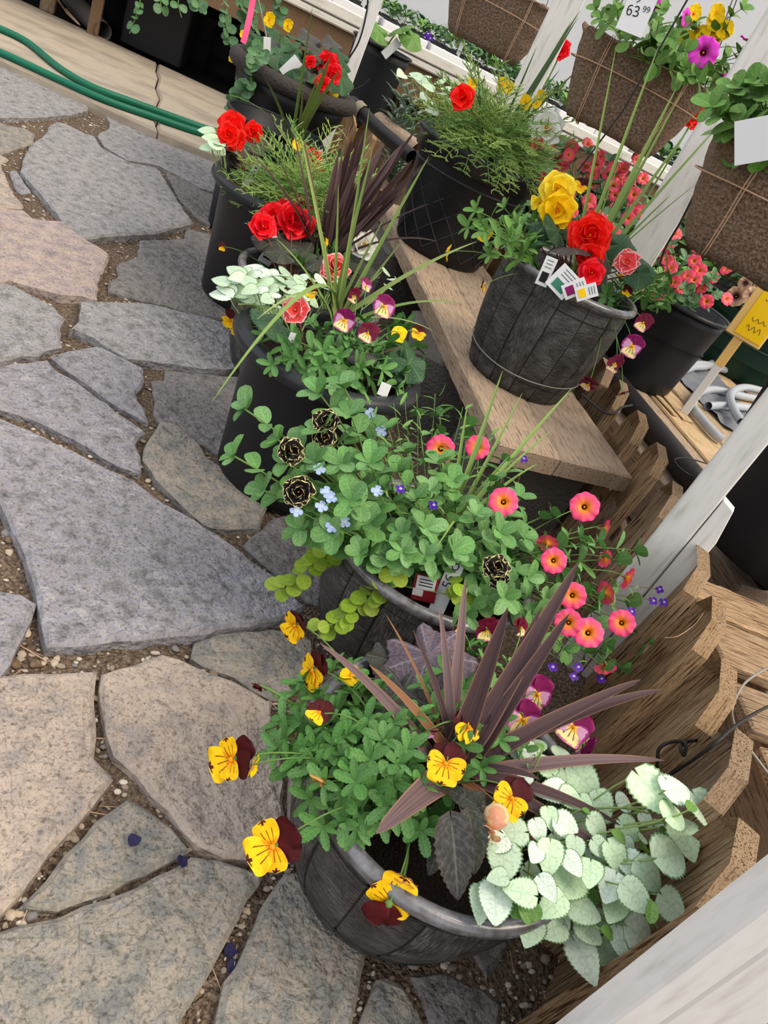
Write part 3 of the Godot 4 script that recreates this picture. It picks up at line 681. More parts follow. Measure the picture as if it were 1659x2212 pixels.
func build_deck():
	# boards laid on the ground behind the fence, running with it
	var y := 0.22
	var d := thing("board_deck", "sunlit deck of loose timber boards behind the pickets", "deck")
	var xs := [[1.985, 2.115, "plank_old1"], [2.135, 2.345, "plank_new0"], [2.37, 2.56, "plank_new2"], [2.86, 3.10, "plank_new3"], [3.14, 3.3, "plank_old2"], [3.4, 3.62, "plank_new1"]]
	for i in xs.size():
		part("deck_board", cbox(Vector3(xs[i][1] - xs[i][0], 0.035, 2.6), 0.006), M[xs[i][2]], d, Transform3D(Basis(Vector3.UP, [0.0, 0.01, -0.012, 0.02, 0.0, 0.01][i]), Vector3((xs[i][0] + xs[i][1]) / 2, y - 0.018, -3.0)))
	for z in [-1.85, -2.9, -4.1]:
		part("bearer", cbox(Vector3(1.8, 0.19, 0.09), 0.006), M["plank_old3"], d, Transform3D(Basis(), Vector3(2.8, 0.09, z)))
	solo("black_pipe", "straight black pipe lying along the deck's edge behind the pickets", "pipe", tube([Vector3(1.90, 0.235, -1.45), Vector3(1.905, 0.235, -2.2), Vector3(1.90, 0.235, -2.75), Vector3(1.91, 0.235, -4.1)], 0.045, 0.045, 14), M["pipe_black"])
	part("edge_board", cbox(Vector3(0.13, 0.19, 2.6), 0.006), M["plank_old2"], d, Transform3D(Basis(), Vector3(1.88, 0.092, -2.75)))
	# slate chips and a dark tray between the boards
	solo("grey_sheet", "crumpled grey plastic sheet lying between the deck boards", "sheet", crumple(0.42, 1.0), M["tarp"], Transform3D(Basis(), Vector3(2.71, 0.2, -3.1)))
	# pale conduit loops
	var cond := [
		["pale grey conduit curving over the sheet towards the sign stake", [Vector3(3.332, 0.245, -3.206), Vector3(3.172, 0.245, -3.181), Vector3(2.915, 0.245, -3.092), Vector3(2.761, 0.245, -3.051), Vector3(2.653, 0.245, -3.002), Vector3(2.492, 0.245, -2.873), Vector3(2.373, 0.245, -2.73), Vector3(2.322, 0.245, -2.634), Vector3(2.311, 0.245, -2.533), Vector3(2.309, 0.245, -2.431), Vector3(2.331, 0.245, -2.4)]],
		["pale grey conduit with a bent end behind the black nursery pot", [Vector3(2.457, 0.245, -3.101), Vector3(2.561, 0.245, -3.143), Vector3(2.72, 0.245, -3.278), Vector3(2.898, 0.245, -3.407), Vector3(3.163, 0.245, -3.7)]],
		["pale grey conduit running past the green tub, joined with black tape", [Vector3(2.466, 0.25, -3.088), Vector3(2.618, 0.25, -3.219), Vector3(2.843, 0.25, -3.378), Vector3(3.011, 0.25, -3.432), Vector3(3.126, 0.25, -3.45), Vector3(3.224, 0.25, -3.441), Vector3(3.297, 0.25, -3.353)]],
		["pale grey conduit forking away below the curved one", [Vector3(2.476, 0.245, -2.751), Vector3(2.614, 0.245, -2.83), Vector3(2.789, 0.245, -2.914), Vector3(2.967, 0.245, -2.989), Vector3(3.151, 0.245, -3.06)]],
		["short pale grey conduit hooked across the others", [Vector3(3.2, 0.27, -3.248), Vector3(3.034, 0.27, -3.201), Vector3(2.923, 0.27, -3.136), Vector3(2.785, 0.27, -3.018), Vector3(2.684, 0.27, -2.889), Vector3(2.601, 0.27, -2.725), Vector3(2.567, 0.27, -2.62)]],
	]
	for e in cond:
		solo("conduit", e[0], "conduit", tube(curve(e[1], 6), 0.019, 0.019, 10), M["pipe_grey"], Transform3D(), "pale conduits on the deck")
	# sign on a stake
	var st := thing("stake_sign", "yellow handwritten price sign clipped to a pale wooden stake", "sign", Vector3(2.263, 0.22, -2.608))
	part("foot_stake", cbox(Vector3(0.026, 0.006, 0.42), 0.001), M["plank_new0"], st, Transform3D(Basis(Vector3.UP, 0.06), Vector3(-0.1, 0.006, -0.14)))
	part("foot_stake", cbox(Vector3(0.055, 0.005, 0.4), 0.001), M["plank_new3"], st, Transform3D(Basis(Vector3.UP, -0.02), Vector3(-0.02, 0.004, -0.12)))
	part("stake", cbox(Vector3(0.035, 0.24, 0.014), 0.002), M["white_plastic"], st, Transform3D(Basis(Vector3.UP, -0.7), Vector3(0, 0.125, 0)))
	part("stake_top", cbox(Vector3(0.04, 0.16, 0.016), 0.002), M["sign_board"], st, Transform3D(Basis(Vector3.UP, -0.7), Vector3(0, 0.32, 0)))
	var bs := Basis(Vector3.UP, -0.75) * Basis(Vector3.RIGHT, -0.12)
	var bd := part("sign_board", cbox(Vector3(0.15, 0.42, 0.014), 0.003), M["sign_board"], st, Transform3D(bs, Vector3(0.02, 0.58, 0.0)))
	part("yellow_card", cbox(Vector3(0.112, 0.40, 0.004), 0.001), M["sign_yellow"], bd, Transform3D(Basis(), Vector3(0.012, 0.004, 0.0085)))
	for k in 5:
		var sc := []
		for i in 9: sc.append(Vector3(-0.03 + 0.0075 * i, 0.012 * sin(i * 2.1 + k * 1.7) * (1.0 if i % 3 else 0.5), 0.0))
		part("scribble", tube(curve(sc, 3), 0.0011, 0.0011, 4), M["ink"], bd, Transform3D(Basis(Vector3(0, 0, 1), 0.1), Vector3(0.012, -0.155 + 0.036 * k + (0.05 if k > 1 else 0.0), 0.0108)))
	# pallet boards at the near end, across the run of the fence
	var pl := thing("pallet", "rough weathered wooden pallet against the back of the pickets", "pallet", Vector3(1.42, 0.0, -0.86), deg_to_rad(-14.0))
	var zs := [-0.27, -0.10, 0.075, 0.25, 0.42]
	for i in zs.size():
		part("pallet_board", cbox(Vector3(0.95, 0.03, [0.135, 0.15, 0.125, 0.13, 0.14][i]), 0.005), M["pallet" + str(i % 4)], pl, Transform3D(Basis(Vector3.UP, [0.01, -0.015, 0.02, 0.0, 0.01][i]), Vector3(0.32, 0.315, zs[i])))
	for x in [0.0, 0.6]:
		part("pallet_runner", cbox(Vector3(0.05, 0.3, 0.95), 0.004), M["plank_old" + str(int(x > 0))], pl, Transform3D(Basis(), Vector3(x, 0.15, 0.08)))
	# wires bent over the pallet
	solo("bent_wire", "stiff silver wire arching over the pallet boards", "wire", tube(curve([Vector3(1.348, 0.4, -0.8725), Vector3(1.24, 0.42, -0.8234), Vector3(1.129, 0.43, -0.76), Vector3(1.079, 0.42, -0.7141), Vector3(1.085, 0.4, -0.7018), Vector3(1.122, 0.37, -0.6917), Vector3(1.165, 0.35, -0.6376), Vector3(1.172, 0.35, -0.6034)]), 0.0022, 0.0022, 6), M["wire_bright"])
	solo("black_cable", "thin black cable looped round the pickets and over the pallet", "cable", tube(curve([Vector3(0.9424, 0.3, -0.6186), Vector3(0.9275, 0.34, -0.6324), Vector3(0.9233, 0.36, -0.6453), Vector3(0.9327, 0.38, -0.6453), Vector3(0.9361, 0.4, -0.6299), Vector3(0.9391, 0.385, -0.6182), Vector3(0.9336, 0.39, -0.6282), Vector3(0.945, 0.4, -0.6337), Vector3(0.9374, 0.42, -0.62)]), 0.0028, 0.0028, 6), M["wire"])
	solo("black_cable", "thin black cable running from the picket knot across to the pallet", "cable", tube(curve([Vector3(0.9367, 0.3, -0.6204), Vector3(0.9227, 0.38, -0.5966), Vector3(0.9108, 0.46, -0.5798), Vector3(0.9574, 0.47, -0.6076), Vector3(1.068, 0.44, -0.6715), Vector3(1.198, 0.4, -0.7431), Vector3(1.306, 0.38, -0.7951)]), 0.0028, 0.0028, 6), M["wire"])
	solo("black_cable", "thin black wire hoop standing over the black pipe", "cable", tube(curve([Vector3(1.932, 0.24, -1.954), Vector3(1.814, 0.27, -1.913), Vector3(1.756, 0.29, -1.914), Vector3(1.767, 0.3, -1.931), Vector3(1.84, 0.3, -1.962), Vector3(1.975, 0.28, -2.017), Vector3(2.11, 0.25, -2.082)]), 0.0025, 0.0025, 6), M["wire"])

func crumple(w: float, l: float) -> ArrayMesh:
	var n := FastNoiseLite.new()
	n.seed = 9
	n.frequency = 6.0
	n.noise_type = FastNoiseLite.TYPE_CELLULAR
	var rows := []
	for i in 41:
		var row := []
		for j in 19:
			var x := w * (j / 18.0 - 0.5)
			var z := l * (i / 40.0 - 0.5)
			row.append(Vector3(x, absf(n.get_noise_2d(x, z)) * 0.05, z))
		rows.append(row)
	return sheet(rows)

func writing(text: String, size: float, material: String, parent: Node, xf: Transform3D) -> MeshInstance3D:
	var f := SystemFont.new()
	f.font_names = PackedStringArray(["Droid Sans"])
	var tm := TextMesh.new()
	tm.text = text
	tm.font = f
	tm.font_size = 32
	tm.pixel_size = size / 32.0
	tm.depth = 0.0006
	return part("writing", tm, M[material], parent, xf)

func build_shelf():
	var s := thing("greenhouse_bench", "long greenhouse bench with white moulded front edge and dark underside", "bench")
	part("bench_top", cbox(Vector3(13, 0.04, 2.6), 0.005), M["dark_wood"], s, Transform3D(Basis(), Vector3(3.0, 0.84, -7.3)))
	part("front_rail", cbox(Vector3(13, 0.07, 0.035), 0.008), M["paint_far"], s, Transform3D(Basis(), Vector3(3.0, 0.835, -5.98)))
	part("front_moulding", cbox(Vector3(13, 0.045, 0.03), 0.01), M["paint_far"], s, Transform3D(Basis(), Vector3(3.0, 0.772, -5.985)))
	part("apron_board", cbox(Vector3(13, 0.22, 0.03), 0.004), M["dark_wood"], s, Transform3D(Basis(), Vector3(3.0, 0.64, -6.02)))
	for x in [-2.4, -0.6, 1.7, 3.4, 5.4, 7.4]:
		part("bench_leg", cbox(Vector3(0.07, 0.83, 0.07), 0.004), M["dark_wood"], s, Transform3D(Basis(), Vector3(x, 0.4, -6.25)))
		part("bench_leg", cbox(Vector3(0.07, 0.83, 0.07), 0.004), M["dark_wood"], s, Transform3D(Basis(), Vector3(x, 0.4, -8.4)))
	part("back_board", cbox(Vector3(13, 0.84, 0.03), 0.004), M["dark_wood"], s, Transform3D(Basis(), Vector3(3.0, 0.41, -8.55)))
	var fab := struct("ground_fabric", "black woven ground fabric under the greenhouse bench", "ground cover")
	part("fabric", cbox(Vector3(14, 0.02, 3.0), 0.004), M["black_fabric"], fab, Transform3D(Basis(Vector3.UP, 0.1), Vector3(2.5, 0.0, -7.9)))
	# the greenhouse's pale film wall
	var wb := struct("wall_back", "pale grey translucent greenhouse film wall", "wall")
	part("film", cbox(Vector3(26, 6.0, 0.05), 0.004), M["film"], wb, Transform3D(Basis(), Vector3(5.0, 3.0, -9.6)))
	for k in 5:
		part("hoop_pipe", tube([Vector3(-2.0 + 3.2 * k, 0, -9.5), Vector3(-2.0 + 3.2 * k, 5.9, -9.5)], 0.03, 0.03, 10), M["pipe_grey"], wb)
	part("brace_pipe", tube([Vector3(6.6, 1.2, -9.4), Vector3(9.0, 2.6, -9.4)], 0.07, 0.07, 10), M["pipe_black"], wb)
	# overhead beam that the troughs hang from
	var bm := struct("beam", "white painted timber beam along the tops of the posts", "beam")
	var line := [az(67.4, 0.70), az(45.5, 1.72), az(32.35, 2.86), az(20.62, 3.92), az(9.85, 5.1)]
	for i in line.size() - 1:
		var d: Vector3 = line[i + 1] - line[i]
		part("beam_section", cbox(Vector3(0.05, 0.14, d.length()), 0.004), M["paint"], bm, Transform3D(Basis.looking_at(d.normalized(), Vector3.UP), (line[i] + line[i + 1]) / 2 + Vector3(0, 2.32, 0)))
	# hanging fibre troughs
	trough("brown fibre hanging trough with a white price card, full of magenta petunias", Vector3(1.52, 1.0, -3.03), 0.463, 0.26)
	trough("brown fibre hanging trough beyond the broad white post, cut by the top of the view", Vector3(1.30, 1.045, -4.26), 0.463, 0.25)
	trough("brown fibre hanging trough with a blank white card, beside the pointed-board post", Vector3(1.54, 0.885, -1.93), 0.463, 0.26)

func trough(label: String, at: Vector3, turn: float, h: float):
	var t := thing("fibre_trough", label, "hanging basket", at, -turn, "brown fibre hanging troughs")
	var n := FastNoiseLite.new()
	n.seed = int(at.z * -100)
	n.frequency = 14.0
	var rows := []
	var levels := [[0.0, 0.02], [0.55, 0.0], [0.85, 0.015], [1.0, 0.05]]
	for i in 18:
		var v := i / 13.0
		var a: float
		var b: float
		var y: float
		if i < 3:
			a = 0.17 * (i + 0.01) / 3.0
			b = 0.08 * (i + 0.01) / 3.0
			y = -0.004 * i + 0.012
		elif i < 14:
			var u := (i - 3) / 10.0
			a = lerpf(0.175, 0.262, pow(u, 0.7))
			b = lerpf(0.085, 0.15, pow(u, 0.7))
			y = h * u
		else:
			var u := (i - 13) / 4.0
			a = 0.262 + [0.008, 0.004, -0.012, -0.018][i - 14]
			b = 0.15 + [0.008, 0.004, -0.012, -0.018][i - 14]
			y = h + [0.006, 0.016, 0.012, -0.06][i - 14]
		var row := []
		for j in 65:
			var q := TAU * (j % 64) / 64.0
			var c := signf(cos(q)) * pow(absf(cos(q)), 0.45)
			var s := signf(sin(q)) * pow(absf(sin(q)), 0.55)
			var p := Vector3(a * c, y, b * s)
			row.append(p * (1.0 + 0.05 * n.get_noise_3dv(p)) + Vector3(0, 0.012 * n.get_noise_2d(p.x * 2, p.z * 2), 0))
		rows.append(row)
	part("fibre_shell", sheet(rows), M["fibre"], t)
	# twine: a band round it and loops under it
	for y in [h * 0.72]:
		var pts := []
		for j in 65:
			var q := TAU * (j % 64) / 64.0
			pts.append(Vector3(0.262 * signf(cos(q)) * pow(absf(cos(q)), 0.45), y - 0.01 * absf(cos(q)), 0.149 * signf(sin(q)) * pow(absf(sin(q)), 0.55)))
		part("twine", tube(pts, 0.0024, 0.0024, 5), M["twine"], t)
	for x in [-0.15, -0.142, 0.15, 0.157]:
		part("twine", tube(curve([Vector3(x, h + 0.02, 0.152), Vector3(x, h * 0.72, 0.147), Vector3(x * 0.95, h * 0.4, 0.128), Vector3(x * 0.9, 0.01, 0.093), Vector3(x * 0.85, -0.006, 0.0), Vector3(x * 0.9, 0.01, -0.093), Vector3(x, h + 0.02, -0.152)], 5), 0.0018, 0.0018, 5), M["twine"], t)
	for e in [[-0.22, 0.12], [0.22, 0.12], [-0.22, -0.12], [0.22, -0.12]]:
		part("hanging_wire", tube([Vector3(e[0], h, e[1]), Vector3(0, 2.27 - at.y, 0)], 0.0018, 0.0018, 5), M["wire"], t)
	part("potting_soil", cbox(Vector3(0.44, 0.02, 0.22), 0.004), M["potting_soil"], t, Transform3D(Basis(), Vector3(0, h - 0.04, 0)))

# ---------------------------------------------------------------- pots
func soil_disc(parent: Node, r: float, y: float):
	var n := FastNoiseLite.new()
	n.seed = int(r * 1000)
	n.frequency = 30.0
	var rows := []
	for i in 9:
		var row := []
		for j in 33:
			var a := TAU * (j % 32) / 32.0
			var q := r * i / 8.0
			row.append(Vector3(q * cos(a), y + n.get_noise_2d(q * cos(a), q * sin(a)) * 0.008, q * sin(a)))
		rows.append(row)
	part("potting_soil", sheet(rows), M["potting_soil"], parent)

func barrel_pot(label: String, at: Vector3, r: float, h: float, rb: float, turn: float, wired := false) -> Node3D:
	var t := thing("barrel_planter", label, "planter", at, turn, "grey wood-look barrel planters")
	var prof := []
	var rr := r - 0.018
	for i in 15:
		var u := i / 14.0
		prof.append(Vector2(lerpf(rb, rr, u) + 0.018 * sin(PI * u), h * 0.93 * u))
	var staves := 15
	var full := [Vector2(0.0, 0.0), Vector2(rb - 0.006, 0.0)]
	full.append_array(prof)
	part("body", lathe(full, 300, staves), M["barrel"], t)
	# moulded hoops
	for u in [0.16, 0.88]:
		var ring := []
		for j in 41: ring.append(Vector3(cos(TAU * j / 40.0), 0, sin(TAU * j / 40.0)) * (lerpf(rb, rr, u) + 0.018 * sin(PI * u) - 0.0004) + Vector3(0, h * 0.93 * u, 0))
		part("hoop_ridge", tube(ring, 0.0022, 0.0022, 6), M["barrel"], t)
	# rolled rim
	var rp := []
	for i in 11:
		var a := -0.6 + (PI + 1.2) * i / 10.0
		rp.append(Vector2(r - 0.012 + 0.0122 * cos(a), h - 0.012 + 0.0122 * sin(a)))
	rp.insert(0, Vector2(r - 0.016, h * 0.93 - 0.004))
	rp.append(Vector2(r - 0.03, h - 0.08))
	part("rim", lathe(rp, 72), M["barrel_rim"], t)
	soil_disc(t, r - 0.035, h - 0.05)
	return t

func plain_pot(called: String, label: String, at: Vector3, r: float, h: float, rb: float, body: String, rim: String, lip := 0.02, group := "", lip_drop := 0.0, filled := 0.05) -> Node3D:
	var t := thing(called, label, "pot", at, 0.0, group)
	var inner := r - lip - 0.006
	var prof := [Vector2(0, 0.004), Vector2(rb * 0.8, 0.0), Vector2(rb - 0.008, 0.0), Vector2(rb, 0.012)]
	for i in 8: prof.append(Vector2(lerpf(rb, r - lip, (i + 1) / 8.0), lerpf(0.012, h - lip * 0.6 - lip_drop, (i + 1) / 8.0)))
	prof.append(Vector2(inner, h - lip * 0.6))
	prof.append(Vector2(inner - 0.02, h - 0.25))
	part("body", lathe(prof, 64), M[body], t)
	var rp := []
	if lip_drop > 0: rp.append(Vector2(r - lip * 0.9, h - lip_drop - lip))
	for i in 13:
		var a := -PI * 0.5 + PI * 1.5 * i / 12.0
		rp.append(Vector2(r - lip * 0.5 + lip * 0.5 * cos(a), h - lip * 0.5 + lip * 0.5 * sin(a) - (lip_drop if i == 0 else 0.0)))
	rp.append(Vector2(inner - 0.004, h - 0.06))
	part("rim", lathe(rp, 64), M[rim], t)
	if filled > 0: soil_disc(t, inner, h - filled)
	return t

const P1 := Vector3(0.59, 0.014, -0.622)
const P2 := Vector3(0.69, 0.006, -1.16)
const P3 := Vector3(0.47, 0.006, -1.675)
const P4 := Vector3(0.50, 0.008, -2.26)
const P5 := Vector3(0.405, 0.008, -2.77)
const P6 := Vector3(0.40, -0.016, -3.52)
const PB := Vector3(0.47, 0.30, -4.0)
const P8 := Vector3(1.09, 0.33, -5.5)
const P9 := Vector3(1.19, 0.30, -3.30)
const P10 := Vector3(1.203, 0.30, -2.155)
const P11 := Vector3(2.12, 0.222, -2.85)

func build_pots():
	barrel_pot("grey wood-look barrel planter holding the broad purple cordyline and silver lamium", P1, 0.230, 0.262, 0.152, 0.2)
	barrel_pot("grey wood-look barrel planter overflowing with coral petunias and lime creeping jenny", P2, 0.225, 0.27, 0.152, 1.1)
	plain_pot("black_planter", "black planter with thick rolled rim full of lamium, violas and green spikes", P3, 0.237, 0.395, 0.165, "black_pot", "black_rim", 0.045, "black planters beside the path")
	barrel_pot("grey-rimmed barrel planter with red begonias and narrow purple cordyline", P4, 0.228, 0.32, 0.155, 0.5)
	plain_pot("black_planter", "tall black planter with feathery green foliage and red begonias", P5, 0.245, 0.415, 0.17, "black_pot", "black_rim", 0.04, "black planters beside the path")
	plain_pot("black_planter", "plain black planter standing between the feathery planter and the bowl", P6, 0.21, 0.50, 0.15, "nursery_pot", "nursery_pot", 0.016, "black planters beside the path", 0.0, 0.12)
	var lat := plain_pot("black_planter", "large black planter with a raised diamond lattice on the plank bench", P9, 0.285, 0.445, 0.20, "black_pot", "black_rim", 0.03, "", 0.05)
	barrel_pot("grey wood-look barrel planter standing on the plank bench, bound with thin wire", P10, 0.226, 0.362, 0.166, 0.9)
	# raised lattice
	for k in 14:
		for s in [-1.0, 1.0]:
			var pts := []
			for i in 13:
				var u := i / 12.0
				var a: float = TAU * k / 14.0 + s * u * 1.25
				pts.append(Vector3(cos(a), 0, sin(a)) * (lerpf(0.20, 0.252, 0.05 + 0.72 * u) + 0.001) + Vector3(0, 0.03 + 0.28 * u, 0))
			part("lattice_rib", tube(pts, 0.0036, 0.0036, 5), M["black_rim"], lat)
	var ring := []
	for j in 49: ring.append(Vector3(cos(TAU * j / 48.0), 0, sin(TAU * j / 48.0)) * 0.246 + Vector3(0, 0.325, 0))
	part("lattice_ring", tube(ring, 0.006, 0.006, 6), M["black_rim"], lat)
	# the bowl on its stand
	var b := thing("bowl_planter", "wide black bowl planter with a thick grey roped rim", "planter", PB)
	var prof := [Vector2(0, 0.0), Vector2(0.13, 0.0), Vector2(0.15, 0.02), Vector2(0.2, 0.1), Vector2(0.25, 0.2), Vector2(0.265, 0.29), Vector2(0.24, 0.29), Vector2(0.22, 0.2)]
	part("bowl", lathe(prof, 64), M["black_pot"], b)
	var rp := []
	for i in 17: rp.append(Vector2(0.268 + 0.036 * cos(TAU * i / 16.0), 0.295 + 0.036 * sin(TAU * i / 16.0)))
	part("rim", lathe(rp, 72), M["rope_rim"], b)
	soil_disc(b, 0.235, 0.26)
	var st := solo("upturned_pot", "upturned black pot holding up the roped-rim bowl", "pot", lathe([Vector2(0.0, 0.298), Vector2(0.14, 0.298), Vector2(0.15, 0.29), Vector2(0.19, 0.0), Vector2(0.17, 0.0)], 48), M["black_plastic"], Transform3D(Basis(), Vector3(PB.x, 0.0, PB.z)))
	plain_pot("nursery_pot", "tall blue-black nursery pot holding one big leafed seedling", P8, 0.20, 0.47, 0.15, "nursery_pot", "nursery_pot", 0.014, "black nursery pots behind the fence", 0.0, 0.1)
	solo("pot_stand", "dark timber block under the tall blue-black nursery pot", "block", cbox(Vector3(0.4, 0.34, 0.4), 0.01), M["dark_wood"], Transform3D(Basis(), Vector3(P8.x, 0.155, P8.z)))
	plain_pot("nursery_pot", "black nursery pot on the deck holding the coral calibrachoa", P11, 0.218, 0.38, 0.165, "nursery_pot", "black_rim", 0.016, "black nursery pots behind the fence", 0.0, 0.16)
	plain_pot("nursery_pot", "very large black nursery pot standing on the pallet", Vector3(1.80, 0.335, -1.42), 0.34, 0.55, 0.27, "black_pot", "black_pot", 0.016, "black nursery pots behind the fence", 0.0, 0.15)
	var gp := plain_pot("green_tub", "dark green tub with a moulded band at the deck's far side", Vector3(3.25, 0.222, -3.72), 0.44, 0.36, 0.36, "green_pot", "green_pot", 0.02, "", 0.0, 0.04)
	var ring2 := []
	for j in 49: ring2.append(Vector3(cos(TAU * j / 48.0), 0, sin(TAU * j / 48.0)) * 0.402 + Vector3(0, 0.2, 0))
	part("band", tube(ring2, 0.008, 0.008, 6), M["green_pot"], gp)


# ---------------------------------------------------------------- leaves, petals, blades
# a picture of a leaf: u across, v from stalk to tip
func leaf_tex(base: Color, vein: Color, edge: Color, edge_w: float, side := 6, spot := 0.0, seed := 1) -> ImageTexture:
	var w := 64
	var h := 96
	var im := Image.create(w, h, false, Image.FORMAT_RGBA8)
	var n := FastNoiseLite.new()
	n.seed = seed
	n.frequency = 0.09
	for y in h:
		var v := float(y) / (h - 1)
		for x in w:
			var u := float(x) / (w - 1)
			var d := absf(u - 0.5) * 2.0
			var c := base
			var k := n.get_noise_2d(x, y)
			c = c.lightened(maxf(k, 0.0) * 0.22) if k > 0 else c.darkened(-k * 0.22)
			if side > 0:
				var q := v * side - d * side * 0.28
				var f := absf(q - roundf(q))
				if f < 0.11: c = c.lerp(vein, 0.55 * (1.0 - f / 0.11))
			if d < 0.09: c = c.lerp(vein, 0.9 * (1.0 - d / 0.09))
			if d > 1.0 - edge_w or v > 1.0 - edge_w * 0.5: c = c.lerp(edge, 0.85)
			if spot > 0.0 and n.get_noise_2d(x * 3.0 + 90.0, y * 3.0) > 1.0 - spot: c = c.lerp(edge, 0.5)
			im.set_pixel(x, y, c)
	return ImageTexture.create_from_image(im)

# petal print: ground colour, blotch towards tip, edge colour, dark lines from the throat
func petal_tex(base: Color, throat: Color, edge: Color, edge_at: float, line: Color, lines: int, tip: Color, tip_at: float, seed := 1) -> ImageTexture:
	var w := 64
	var h := 64
	var im := Image.create(w, h, false, Image.FORMAT_RGBA8)
	var n := FastNoiseLite.new()
	n.seed = seed
	n.frequency = 0.07
	for y in h:
		var v := float(y) / (h - 1)
		for x in w:
			var u := float(x) / (w - 1)
			var d := absf(u - 0.5) * 2.0
			var k := n.get_noise_2d(x, y) * 0.12
			var c := base
			if v < 0.22 + k: c = throat
			if maxf(d, v) > edge_at + k: c = edge
			if v > tip_at + k + d * 0.28: c = tip
			if lines > 0 and v > 0.08 and v < 0.62:
				var q := (u - 0.5) * lines * (1.2 - 0.5 * v)
				if absf(q - roundf(q)) < 0.08 and absf(q) < lines * 0.36: c = line
			im.set_pixel(x, y, c.darkened(clampf(-k, 0, 0.1)))
	return ImageTexture.create_from_image(im)

func leaf_mat(called: String, tex: Texture2D, rough: float, back: Color, tint := Color.WHITE) -> StandardMaterial3D:
	var m := StandardMaterial3D.new()
	m.albedo_texture = tex
	m.albedo_color = tint
	m.roughness = rough
	m.metallic_specular = 0.35
	m.cull_mode = BaseMaterial3D.CULL_DISABLED
	m.backlight_enabled = true
	m.backlight = back
	M[called] = m
	return m

# unit leaf lying along -z, upper side +y
func leaf(key: String, width: float, a: float, b: float, teeth: int, amp: float, bend: float, fold: float, notch := 0.0, wave := 0.0, rows_n := 14):
	var peak := pow(a / (a + b), a) * pow(b / (a + b), b)
	if teeth > 0: rows_n = maxi(rows_n, teeth * 2)
	var rows := []
	var uvs := []
	for i in rows_n + 1:
		var t := float(i) / rows_n
		var w := width * 0.5 * pow(maxf(t, 0.0001), a) * pow(maxf(1.0 - t, 0.0), b) / peak
		if teeth > 0: w *= 1.0 - amp * (0.5 + 0.5 * cos(PI * i))
		var row := []
		var uv := []
		for j in 7:
			var s := (j - 3) / 3.0
			var z := -t + notch * absf(s) * pow(1.0 - t, 3.0)
			var y := fold * absf(s) * w - bend * t * t + wave * sin(t * 9.0 + s * 2.0) * s * s * width
			row.append(Vector3(s * w, y, z))
			uv.append(Vector2(0.5 + 0.5 * s, t))
		rows.append(row)
		uvs.append(uv)
	L[key] = sheet(rows, uvs)

# unit round lobed leaf centred near its stalk, used by begonia and heuchera
func round_leaf(key: String, lobes: int, amp: float, skew: float, dome: float, teeth: float):
	var rows := []
	var uvs := []
	for i in 7:
		var q := i / 6.0
		var row := []
		var uv := []
		for j in 73:
			var a := -PI + TAU * j / 72.0
			var r := 0.5 * (1.0 + amp * cos(lobes * a) + teeth * cos(36.0 * a)) * (1.0 - 0.55 * pow(maxf(0.0, absf(a) / PI - 0.82) / 0.18, 1.5)) * (1.0 + skew * sin(a) + 0.35 * maxf(0.0, cos(a)) * amp * 4.0)
			row.append(Vector3(sin(a) * r * q, -dome * q * q + 0.025 * q * cos(lobes * a), -cos(a) * r * q))
			uv.append(Vector2(float(j) / 72.0 * lobes, q))
		rows.append(row)
		uvs.append(uv)
	L[key] = sheet(rows, uvs)

# a small bunch of leaves in one seedling, unit height
func tuft(key: String, seed: int, shape: String, n: int, spread: float):
	var r := RandomNumberGenerator.new()
	r.seed = seed
	var st := new_st()
	for i in n:
		var a := i * 2.4
		var up := r.randf_range(0.1, 0.8)
		var d := Vector3(cos(a), r.randf_range(0.1, 1.2), sin(a)).normalized()
		st.append_from(L[shape], 0, look(d, Vector3.UP, Vector3(cos(a) * spread * up, up * 0.7, sin(a) * spread * up), r.randf_range(0.3, 0.5)))
	L[key] = st.commit()

